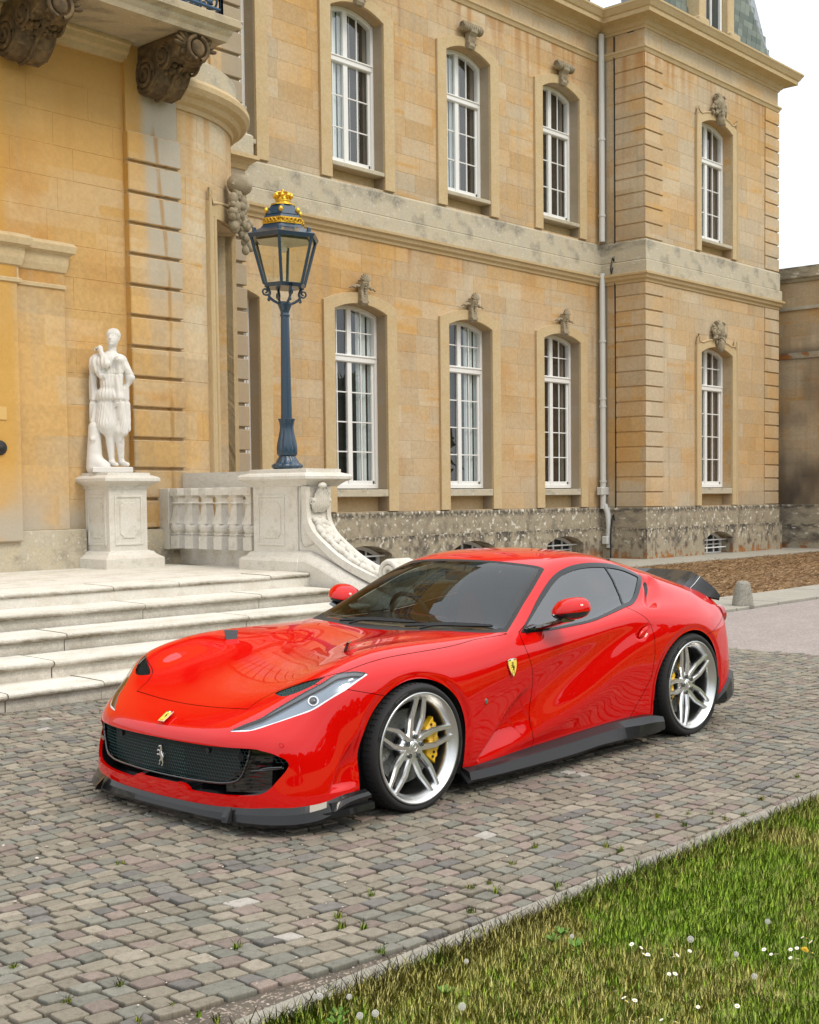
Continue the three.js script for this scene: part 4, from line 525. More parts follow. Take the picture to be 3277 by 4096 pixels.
{
  const s = thing('marble_statue', 'white marble statue of a standing draped figure with one hand raised to the shoulder', 'statue', null, [4.5, 2.075, -8.95]); s.rotation.y = -0.5;
  const cap = (a, b, r0, r1, o = {}) => ({ a, b, r: [r0, r1], ...o }), el = (a, e, o = {}) => ({ a, e, ...o });
  const leg = [cap([-0.035, 0.9, 0], [-0.02, 0.46, 0.03], 0.095, 0.062), cap([-0.02, 0.46, 0.03], [0.005, 0.09, -0.01], 0.062, 0.036), cap([0.005, 0.06, -0.02], [0.055, 0.035, 0.13], 0.036, 0.024), cap([0.07, 0.9, 0], [0.1, 0.47, 0.07], 0.095, 0.06), cap([0.1, 0.47, 0.07], [0.12, 0.12, -0.03], 0.058, 0.035), cap([0.12, 0.07, -0.04], [0.19, 0.035, 0.09], 0.034, 0.022)];
  const body = [cap([0.01, 1.38, -0.01], [-0.005, 1.08, 0.01], 0.125, 0.115), cap([-0.14, 1.395, -0.01], [0.13, 1.4, -0.01], 0.075, 0.072), el([-0.01, 0.93, 0.01], [0.155, 0.12, 0.135]), cap([-0.015, 0.9, 0.0], [-0.035, 0.56, 0.02], 0.125, 0.145, { flat: 0.8 }), cap([0.03, 1.4, -0.02], [0.045, 1.54, -0.005], 0.06, 0.05),
    // raised arm, folded to the shoulder
    cap([-0.165, 1.38, 0.0], [-0.05, 1.32, 0.16], 0.07, 0.052), cap([-0.05, 1.32, 0.16], [-0.11, 1.5, 0.09], 0.045, 0.03), cap([-0.165, 1.33, 0.02], [-0.1, 1.18, 0.1], 0.085, 0.05), el([-0.115, 1.535, 0.075], [0.035, 0.03, 0.03]),
    // other arm bent across the chest
    cap([0.165, 1.38, -0.01], [0.245, 1.18, 0.03], 0.062, 0.05), cap([0.245, 1.18, 0.03], [0.14, 1.36, 0.13], 0.045, 0.03), cap([0.25, 1.15, 0.02], [0.22, 1.06, 0.02], 0.055, 0.03), el([0.115, 1.385, 0.14], [0.045, 0.03, 0.03]),
    // mantle hanging at one side and behind
    cap([0.12, 1.34, 0.1], [0.1, 0.9, 0.12], 0.04, 0.055), cap([0.1, 0.9, 0.12], [0.16, 0.45, 0.1], 0.06, 0.04), cap([0.17, 1.0, 0.0], [0.2, 0.5, 0.03], 0.07, 0.045), cap([-0.2, 1.3, -0.06], [-0.2, 0.6, -0.04], 0.05, 0.05), cap([0.0, 1.3, -0.12], [0.0, 0.5, -0.1], 0.1, 0.08), ...leg];
  const folds = (x, y, z) => { if (y < 0.54 && x < 0.11) return 0; const a = Math.atan2(x, z + 0.02); const bl = y > 0.88 ? 0.7 : 1; return -0.009 * bl * Math.sin(a * (y > 0.86 ? 20 : 26) + 3 * Math.sin(y * 5) + x * 18) * (y > 1.42 ? 0 : 1) + (Math.abs(y - 0.855) < 0.02 ? 0.008 : 0) + (Math.abs(y - 1.2) < 0.012 ? 0.007 : 0); };
  part(s, 'figure', boxUV(blob(body, [-0.5, 0.0, -0.35], [0.5, 1.6, 0.35], 120, folds)), SM.marble);
  const H = [0.055, 1.68, 0.0], hd = [el([H[0], H[1], H[2] - 0.01], [0.077, 0.105, 0.09]), el([H[0] - 0.02, H[1] - 0.055, H[2] + 0.03], [0.052, 0.062, 0.06]), cap([H[0] - 0.035, H[1] + 0.03, H[2] + 0.085], [H[0] - 0.045, H[1] - 0.02, H[2] + 0.1], 0.008, 0.014, { k: 0.012 }), el([H[0] - 0.036, H[1] - 0.052, H[2] + 0.082], [0.02, 0.008, 0.014], { k: 0.01 }), el([H[0] - 0.03, H[1] - 0.092, H[2] + 0.07], [0.024, 0.02, 0.02], { k: 0.02 }), cap([0.03, 1.5, -0.01], [0.05, 1.6, 0], 0.05, 0.048),
    el([H[0] - 0.06, H[1] + 0.008, H[2] + 0.085], [0.016, 0.009, 0.014], { neg: 1 }), el([H[0] - 0.005, H[1] + 0.008, H[2] + 0.09], [0.016, 0.009, 0.014], { neg: 1 }), el([H[0] + 0.075, H[1] - 0.01, H[2] + 0.0], [0.012, 0.028, 0.018], { k: 0.01 })];
  part(s, 'head', boxUV(blob(hd, [H[0] - 0.16, H[1] - 0.17, H[2] - 0.16], [H[0] + 0.16, H[1] + 0.15, H[2] + 0.16], 84)), SM.marble);
  part(s, 'hair', boxUV(blob([el([H[0] + 0.008, H[1] + 0.035, H[2] - 0.02], [0.086, 0.085, 0.095]), el([H[0] + 0.03, H[1] + 0.0, H[2] - 0.1], [0.04, 0.04, 0.035]), el([H[0] - 0.03, H[1] - 0.045, H[2] + 0.09], [0.07, 0.095, 0.08], { neg: 1 })], [H[0] - 0.17, H[1] - 0.17, H[2] - 0.17], [H[0] + 0.17, H[1] + 0.17, H[2] + 0.17], 72, (x, y, z) => 0.0035 * Math.sin(Math.atan2(x - H[0], z) * 22 + y * 30))), SM.marble);
  const hand = (o, dir, up) => { const d = V3(...dir).normalize(), u = V3(...up).normalize(), w = V3().crossVectors(d, u).normalize(), L = [ball(0.03, ...o, 1, 0.8, 1, 10)]; for (let i = 0; i < 4; i++) { const b = V3(...o).addScaledVector(w, (i - 1.5) * 0.016).addScaledVector(d, 0.02), l = [0.055, 0.064, 0.06, 0.046][i]; const m = b.clone().addScaledVector(d, l * 0.5).addScaledVector(u, 0.012), e = b.clone().addScaledVector(d, l * 0.7).addScaledVector(u, -0.02); L.push(tube([b.toArray(), m.toArray(), e.toArray()], 0.0085, 8, 6)); } const t = V3(...o).addScaledVector(w, 0.03); L.push(tube([t.toArray(), t.clone().addScaledVector(d, 0.025).addScaledVector(w, 0.012).toArray(), t.clone().addScaledVector(d, 0.045).toArray()], 0.009, 8, 6)); return merge(L); };
  part(s, 'hand', boxUV(hand([-0.12, 1.535, 0.075], [-0.6, -0.2, -0.5], [0, 1, 0.2])), SM.marble); part(s, 'hand', boxUV(hand([0.115, 1.385, 0.15], [-0.8, 0.2, 0.3], [0.1, 0.5, 0.8])), SM.marble);
  part(s, 'tree_stump', boxUV(blob([cap([-0.2, 0.52, -0.02], [-0.21, 0.0, -0.02], 0.075, 0.105), el([-0.235, 0.36, 0.07], [0.03, 0.03, 0.03]), cap([-0.2, 0.1, 0.0], [-0.1, 0.0, 0.05], 0.08, 0.09)], [-0.45, -0.15, -0.3], [0.1, 0.62, 0.3], 56)), SM.marble);
  part(s, 'plinth', bb(0.5, 0.07, 0.42, 0.0, -0.034, 0.01, 0.008), SM.marble);
}
{
  const lp = thing('street_lamp', 'dark blue cast iron lantern post with gilded crown standing on the balustrade', 'lamp', null, [5.6, 2.018, -6.76]);
  const navy = phy({ color: lin(0.012, 0.04, 0.075), roughness: 0.3, clearcoat: 0.5, clearcoatRoughness: 0.25, side: 2 }), gold = std({ color: lin(0.75, 0.46, 0.05), roughness: 0.35, metalness: 0.75 });
  const leafy = (prof, n, amp, seg = 72) => { const g = lathe(prof, seg), p = g.attributes.position; for (let i = 0; i < p.count; i++) { const x = p.getX(i), z = p.getZ(i), a = Math.atan2(x, z), k = 1 + amp * (Math.abs(Math.sin(a * n / 2 + Math.sin(p.getY(i) * 40) * 0.3)) - 0.5); p.setX(i, x * k); p.setZ(i, z * k); } g.computeVertexNormals(); return g; };
  part(lp, 'base', leafy([[0.0, 0], [0.15, 0], [0.17, 0.015], [0.185, 0.03], [0.19, 0.05], [0.17, 0.07], [0.14, 0.085], [0.125, 0.12], [0.105, 0.15], [0.1, 0.165]], 12, 0.1), navy);
  part(lp, 'leaf_cup', leafy([[0.085, 0.16], [0.105, 0.175], [0.118, 0.2], [0.12, 0.26], [0.112, 0.33], [0.096, 0.41], [0.082, 0.48], [0.078, 0.54], [0.085, 0.59], [0.1, 0.63], [0.094, 0.635], [0.066, 0.62]], 10, 0.16), navy);
  part(lp, 'post', leafy([[0.07, 0.6], [0.066, 0.7], [0.055, 1.6], [0.05, 1.9], [0.05, 1.93]], 16, 0.06, 64), navy);
  part(lp, 'post_cap', lathe([[0.052, 1.9], [0.06, 1.91], [0.062, 1.925], [0.054, 1.935], [0.054, 1.96], [0.062, 1.985], [0.075, 2.02], [0.088, 2.05], [0.09, 2.07], [0.07, 2.085], [0, 2.09]], 28), navy);
  for (let k = 0; k < 4; k++) { const a = k * Math.PI / 2 + 0.35, R = (pts, r) => tube(pts.map(([q, y]) => [Math.cos(a) * q, y, Math.sin(a) * q]), r, 40, 7); part(lp, 'bracket', R([[0.07, 2.06], [0.14, 2.09], [0.2, 2.14], [0.19, 2.19], [0.22, 2.25], [0.25, 2.27]], 0.017), navy); const sp = []; for (let i = 0; i <= 24; i++) { const t = i / 24 * 4.6 * Math.PI / 1.5, q = 0.06 * (1 - i / 30); sp.push([0.245 + Math.cos(t + 1.6) * q, 2.2 + Math.sin(t + 1.6) * q]); } part(lp, 'scroll', R(sp, 0.012), navy); part(lp, 'scroll', R([[0.2, 2.14], [0.215, 2.1], [0.2, 2.09], [0.195, 2.105]], 0.011), navy); }
  const hex = (r, y, z2) => Array.from({ length: 6 }, (_, k) => { const a = k * Math.PI / 3 + 0.3; return V3(Math.cos(a) * r, y, Math.sin(a) * r); });
  const lo = hex(0.265, 2.29), hi2 = hex(0.425, 2.84), ring = (r0, r1, y0, y1) => { const g = new THREE.CylinderGeometry(r1, r0, y1 - y0, 6, 1).toNonIndexed(); g.rotateY(-0.3 + Math.PI / 2).translate(0, (y0 + y1) / 2, 0); g.computeVertexNormals(); return g; };
  part(lp, 'lantern_floor', ring(0.25, 0.285, 2.255, 2.3), navy);
  for (let k = 0; k < 6; k++) { part(lp, 'lantern_bar', new THREE.TubeGeometry(new THREE.LineCurve3(lo[k], hi2[k]), 1, 0.02, 6), navy); const A = lo[k], B = lo[(k + 1) % 6], C = hi2[(k + 1) % 6], D = hi2[k], f = (v) => [v.x * 0.985, v.y, v.z * 0.985]; part(lp, 'lantern_pane', geo([...f(A), ...f(B), ...f(C), ...f(A), ...f(C), ...f(D)]), phy({ color: lin(0.93, 0.92, 0.84), transmission: 1, thickness: 0, roughness: 0.06, ior: 1.5, side: 2 })); }
  part(lp, 'lantern_bulb', merge([ball(0.045, 0, 2.74, 0), new THREE.CylinderGeometry(0.03, 0.03, 0.08, 14).translate(0, 2.8, 0)]), std({ color: lin(0.75, 0.74, 0.7), roughness: 0.3 }));
  part(lp, 'reflector', ring(0.36, 0.3, 2.82, 2.845), std({ color: lin(0.6, 0.58, 0.5), roughness: 0.5 }));
  part(lp, 'roof', merge([ring(0.45, 0.475, 2.84, 2.885), ring(0.475, 0.3, 2.885, 2.97), ring(0.3, 0.26, 2.97, 3.02), ring(0.265, 0.23, 3.09, 3.14), ring(0.24, 0.15, 3.14, 3.27)]), navy);
  for (let k = 0; k < 6; k++) { const p = hex(0.385, 2.9)[k]; part(lp, 'roof_ear', bb(0.05, 0.075, 0.03, p.x, p.y + 0.03, p.z, 0.006), navy); const q = hex(0.225, 3.19)[k]; part(lp, 'gilt_knop', ball(0.028, q.x, q.y, q.z, 1, 1.3, 1), gold); }
  part(lp, 'gilt_gallery', merge([ring(0.272, 0.272, 3.02, 3.035), ring(0.272, 0.272, 3.08, 3.095), ...Array.from({ length: 30 }, (_, i) => { const a = i / 30 * Math.PI * 2; return new THREE.TorusGeometry(0.022, 0.006, 5, 10).rotateY(-a + Math.PI / 2).translate(Math.cos(a) * 0.25, 3.058, Math.sin(a) * 0.25); }), ring(0.235, 0.235, 3.03, 3.085)]), gold);
  part(lp, 'gilt_collar', lathe([[0.15, 3.265], [0.155, 3.28], [0.12, 3.29], [0.085, 3.3], [0.09, 3.32], [0.1, 3.33], [0.08, 3.335]], 24), gold);
  const cr = [lathe([[0.08, 3.33], [0.09, 3.335], [0.085, 3.36], [0.08, 3.36]], 24), ball(0.02, 0, 3.455, 0), lathe([[0.06, 3.36], [0.05, 3.42], [0.0, 3.43]], 16)]; for (let k = 0; k < 8; k++) { const a = k * Math.PI / 4; cr.push(ball(0.03, Math.cos(a) * 0.1, 3.385, Math.sin(a) * 0.1, 1, 1, 1, 8)); cr.push(tube([[Math.cos(a) * 0.09, 3.35, Math.sin(a) * 0.09], [Math.cos(a) * 0.115, 3.4, Math.sin(a) * 0.115], [Math.cos(a) * 0.06, 3.43, Math.sin(a) * 0.06], [0, 3.425, 0]], 0.012, 12, 6)); }
  part(lp, 'gilt_crown', merge(cr), gold);
}
// ------------------------------------------------------------------ ground: setts, kerb, lawn, tarmac, dry bed, path
{
  const T_tar = tex(512, 512, (u, v) => { const a = tn(u, v, 6, 4), f = tn(u, v, 128, 2), s = tn(u + 0.5, v, 64, 2); let c = mix3([0.27, 0.235, 0.22], [0.34, 0.29, 0.265], a); if (s > 0.66) c = mix3(c, [0.46, 0.40, 0.36], 0.5); const k = 0.72 + 0.56 * f; return [c[0] * k, c[1] * k, c[2] * k]; });
  const T_earth = tex(512, 512, (u, v) => { const a = tn(u, v, 16, 4), s = tn(u + 0.4, v, 90, 2); let c = mix3([0.075, 0.06, 0.045], [0.16, 0.13, 0.10], a); if (s > 0.62) c = mix3(c, [0.38, 0.31, 0.25], clamp((s - 0.62) * 7)); return c; });
  const T_bed = tex(1024, 512, (u, v) => { const a = tn(u, v, 6, 4, 2), b = tn(u, v + 0.3, 10, 3, 1), f = tn(u, v, 80, 3, 3), st = tn(u, v, 40, 3, 1); let c = mix3([0.21, 0.115, 0.05], [0.36, 0.225, 0.105], a); c = mix3(c, [0.09, 0.05, 0.025], clamp((b - 0.5) * 3) * 0.8); c = mix3(c, [0.48, 0.34, 0.2], clamp((st - 0.58) * 4) * 0.7); const k = 0.6 + 0.8 * f; return [c[0] * k, c[1] * k, c[2] * k]; });
  const T_conc = tex(512, 256, (u, v) => { const a = tn(u, v, 5, 5, 2), f = tn(u, v, 80, 2, 2); const c = mix3([0.29, 0.275, 0.235], [0.40, 0.375, 0.315], a), k = 0.85 + 0.3 * f; return [c[0] * k, c[1] * k, c[2] * k]; });
  const T_lawn = tex(512, 512, (u, v) => { const a = tn(u, v, 5, 4), f = tn(u, v, 90, 3); const c = mix3([0.055, 0.085, 0.016], [0.13, 0.12, 0.04], a), k = 0.5 + f; return [c[0] * k, c[1] * k, c[2] * k]; });
  const sheet = (x0, x1, z0, z1, y) => { const g = new THREE.PlaneGeometry(x1 - x0, z1 - z0).rotateX(-Math.PI / 2).translate((x0 + x1) / 2, y, (z0 + z1) / 2), p = g.attributes.position, u = new Float32Array(p.count * 2); for (let i = 0; i < p.count; i++) { u[i * 2] = p.getX(i); u[i * 2 + 1] = p.getZ(i); } g.setAttribute('uv', new THREE.BufferAttribute(u, 2)); return g; };
  struct('ground', sheet(-300, 320, -300, 300, -0.05), std({ map: rep(T_lawn, 0.5), roughness: 1 }));
  struct('road', sheet(6.6, 120, -3.55, 2.42, -0.012), std({ map: rep(T_tar, 0.7), roughness: 0.95, bumpMap: rep(T_grain, 3), bumpScale: 0.006 }));
  struct('joint_bed', sheet(-14, 7.6, -4.1, 2.45, -0.0125 - 0.004), std({ map: rep(T_earth, 1.2), roughness: 1, bumpMap: rep(T_grain, 4), bumpScale: 0.006 }));
  // pale edging, dry bed, path along the walls
  struct('pavement', (() => { const l = []; for (let x = 6.2; x < 60; x += 1.25) l.push(bb(1.235, 0.12, 1.15, x + 0.62, -0.03 + 0.006 * h2(x * 9, 3), -4.15, 0.01)); return merge(l); })(), std({ map: rep(T_conc, 0.5, 0.8), roughness: 0.95, bumpMap: rep(T_grain, 2), bumpScale: 0.006 }));
  struct('dry_bed', sheet(5.6, 60, -11.2, -4.7, 0.008), std({ map: rep(T_bed, 0.28, 0.36), roughness: 1, bumpMap: rep(T_grain, 2.5), bumpScale: 0.02 }));
  struct('path', (() => { const l = []; for (let x = 7.8; x < 62; x += 1.6) l.push(bb(1.59, 0.1, 2.9, x + 0.8, -0.01 + 0.004 * h2(x * 7, 1), -12.15, 0.006)); return merge(l); })(), std({ map: rep(T_conc, 0.45, 0.5), roughness: 0.95 }));
  { // dry grass litter on the bed
    const r = rngOf(31), n = 26000, b = geo([-0.004, 0, 0, 0.004, 0, 0, 0, 0.014, 0.07, -0.004, 0, 0, 0, 0.014, 0.07, 0.001, 0.004, 0.04]); const m = new THREE.InstancedMesh(b, std({ color: lin(1, 1, 1), roughness: 1, side: 2 }), n), o = new THREE.Object3D(), c = new THREE.Color(); for (let i = 0; i < n; i++) { const x = 6 + Math.pow(r(), 1.4) * 24, z = -4.8 - r() * 6.1; o.position.set(x, 0.008, z); o.rotation.set(r() * 0.5 - 0.4, r() * 6.28, r() * 0.6 - 0.3); o.scale.setScalar(0.8 + r() * 1.8); o.updateMatrix(); m.setMatrixAt(i, o.matrix); const k = r(); c.setRGB(lerp(0.16, 0.48, k), lerp(0.09, 0.33, k), lerp(0.04, 0.17, k)); m.setColorAt(i, c); } m.name = 'dry_grass'; m.userData = { kind: 'stuff', label: 'dry brown grass litter on the bed before the pavilion', category: 'grass' }; scene.add(m); }
  // kerb stones flush with the setts
  const kerb = new THREE.Group(); kerb.name = 'kerb'; kerb.userData.kind = 'structure'; scene.add(kerb);
  const kM = std({ map: rep(T_conc, 1.1, 1.1), color: lin(0.86, 0.85, 0.83), roughness: 0.95, bumpMap: rep(T_grain, 3), bumpScale: 0.005 });
  for (let i = 0; i < 44; i++) { const x0 = -4.2 + i * 0.92; part(kerb, 'kerb_stone', bb(0.912, 0.12, 0.118, x0 + 0.46, -0.052 + 0.004 * h2(i, 5), 2.468 + 0.006 * (h2(i, 9) - 0.5), 0.012), kM); }
  // setts: irregular domed stones in courses; the 300 that show largest are single meshes
  const pave = new THREE.Group(); pave.name = 'cobbled_forecourt'; pave.userData.kind = 'structure'; scene.add(pave);
  const T_set = tex(512, 512, (u, v) => { const a = tn(u, v, 24, 4), f = tn(u, v, 128, 2), s = tn(u + 0.3, v + 0.6, 12, 3); const k = 0.62 + 0.45 * a + 0.38 * (f - 0.5) + 0.16 * s; return [k, k * 0.99, k * 0.97]; });
  const setM = std({ map: rep(T_set, 1.9), vertexColors: true, roughness: 0.82, bumpMap: rep(T_grain, 6), bumpScale: 0.004 });
  const r = rngOf(8), S = [], wave = (x, z) => 0.035 * Math.sin(x * 0.9 + z * 0.7) + 0.02 * Math.sin(x * 2.3 + z * 1.9 + 1) - 0.075 * Math.log1p(Math.exp((-1.0 - x) * 3)) / 3 * sstep(0.2, 1.4, z) * 1.6;
  const whites = [[-1.561, 1.465], [-1.737, 1.947], [0.068, -2.917], [0.205, -3.223], [-0.049, -1.532], [-0.13, 1.53], [1.255, 1.059]];
  const sett = (x0, x1, z0, z1, big) => {
    const j = () => (r() - 0.5) * 0.014, g = 0.0042 + r() * 0.004, cx = (x0 + x1) / 2, cz = (z0 + z1) / 2, tilt = [(r() - 0.5) * 0.07, (r() - 0.5) * 0.08], lift = -0.003 + r() * 0.008;
    let q = [[x0 + g + j() * 0.7, z0 + g + j() * 0.5], [x1 - g + j() * 0.7, z0 + g + j() * 0.5], [x1 - g + j() * 0.7, z1 - g + j() * 0.5], [x0 + g + j() * 0.7, z1 - g + j() * 0.5]].map(([x, z]) => [x, z + wave(x, z)]);
    const ring = [], cut = 0.05 + r() * 0.08; for (let i = 0; i < 4; i++) { const a = q[i], p = q[(i + 3) % 4], n = q[(i + 1) % 4], c1 = cut * (0.6 + r() * 0.8), c2 = cut * (0.6 + r() * 0.8); ring.push([lerp(a[0], p[0], c1), lerp(a[1], p[1], c1)], [lerp(a[0], n[0], c2 * 0.8), lerp(a[1], n[1], c2 * 0.8)]); if (big) { const b = ring.length; const m = [lerp(a[0], n[0], 0.5) + j() * 0.35, lerp(a[1], n[1], 0.5) + j() * 0.35]; ring.push(m); } }
    const n = ring.length, mx = ring.reduce((s, p) => s + p[0], 0) / n, mz = ring.reduce((s, p) => s + p[1], 0) / n, P = [], N = [], C = [];
    const L = [[1.0, -0.022], [0.99, -0.005], [0.955, -0.0012], [0.87, 0.0]], h = (x, z) => lift + (x - mx) * tilt[0] + (z - mz) * tilt[1] + (vn(x * 31, z * 31) - 0.5) * 0.004;
    const v = (k, i) => { const p = ring[i % n], s = L[k][0], x = mx + (p[0] - mx) * s, z = mz + (p[1] - mz) * s; return [x, L[k][1] + h(x, z), z]; };
    for (let k = 0; k < 3; k++) for (let i = 0; i < n; i++) { const A = v(k, i), B = v(k, i + 1), D = v(k + 1, i), E = v(k + 1, i + 1); P.push(...A, ...D, ...E, ...A, ...E, ...B); }
    const top = [mx, 0.0004 + h(mx, mz), mz]; for (let i = 0; i < n; i++) P.push(...v(3, i), ...top, ...v(3, i + 1));
    const w = whites.some(([a, b]) => Math.abs(a - mx) < 0.055 && Math.abs(b - mz) < 0.05);
    const t = r(), pal = t < 0.42 ? [0.245, 0.215, 0.165] : t < 0.66 ? [0.205, 0.20, 0.165] : t < 0.82 ? [0.24, 0.19, 0.16] : t < 0.93 ? [0.29, 0.255, 0.20] : [0.165, 0.155, 0.14], k = 0.82 + r() * 0.36, col = w ? [0.42, 0.39, 0.35] : pal.map((c) => c * k);
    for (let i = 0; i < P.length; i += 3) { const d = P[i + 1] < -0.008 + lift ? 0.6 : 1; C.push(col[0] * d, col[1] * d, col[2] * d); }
    const ge = geo(P, P.reduce((a, _, i) => (i % 3 === 0 ? (a.push(P[i], P[i + 2]), a) : a), [])); ge.setAttribute('color', new THREE.Float32BufferAttribute(C, 3));
    const m = mergeVertices(ge, 1e-5); m.computeVertexNormals(); return m;
  };
  let z = -4.02, row = 0;
  while (z < 2.39) { const pz = Math.min(0.083 + r() * 0.016, 2.40 - z); let x = -7.5 + r() * 0.1; while (x < 7.45 - (z > -2 ? 0.35 + 0.1 * Math.sin(z * 2) : 0)) { const w = 0.082 + r() * 0.038 + (r() < 0.12 ? 0.03 : 0); S.push([x, x + w, z, z + pz]); x += w; } z += pz; row++; }
  const cam = camera.position, sc = S.map((s) => { const cx = (s[0] + s[1]) / 2, cz = (s[2] + s[3]) / 2, v = V3(cx, 0, cz), p = v.clone().project(camera), d = v.distanceTo(cam); const vis = Math.abs(p.x) < 1.05 && Math.abs(p.y) < 1.08 && p.z < 1; return { s, vis, k: vis ? 1 / (d * d * d) : 0 }; }).filter((q) => q.vis || q.s[0] > -6).sort((a, b) => b.k - a.k);
  const rest = []; sc.forEach((q, i) => { const d = q.k > 0.006; const g = sett(...q.s, d); if (i < 300) part(pave, 'cobble', g, setM); else rest.push(g.toNonIndexed()); });
  const field = part(pave, 'cobbles', merge(rest), setM); field.userData.kind = 'stuff';
  { // grit and pebbles in the joints
    const n = 9000, b = new THREE.IcosahedronGeometry(0.0035, 0), m = new THREE.InstancedMesh(b, std({ roughness: 0.9 }), n), o = new THREE.Object3D(), c = new THREE.Color(); let i = 0; while (i < n) { const x = -3.2 + Math.pow(r(), 1.25) * 10, zz = -3.6 + r() * 6.0; const s = sc[Math.floor(r() * Math.min(sc.length, 5200))].s; const e = r() < 0.5; const px = e ? s[0] : lerp(s[0], s[1], r()), pz = (e ? lerp(s[2], s[3], r()) : s[2]); const near = r() < 0.85; const X = near ? px : x, Z = near ? pz + wave(px, pz) : zz; o.position.set(X, near ? -0.006 : 0.006, Z); o.scale.set(0.6 + r(), 0.5 + r() * 0.5, 0.6 + r()); if (r() < 0.03) o.scale.multiplyScalar(2); o.rotation.y = r() * 6; o.updateMatrix(); m.setMatrixAt(i, o.matrix); const k = r(); c.setRGB(lerp(0.22, 0.62, k), lerp(0.18, 0.54, k), lerp(0.14, 0.47, k)); m.setColorAt(i, c); i++; } m.name = 'joint_gravel'; m.userData = { kind: 'stuff', label: 'fine pale grit lying in the joints of the setts', category: 'gravel' }; scene.add(m); }
}
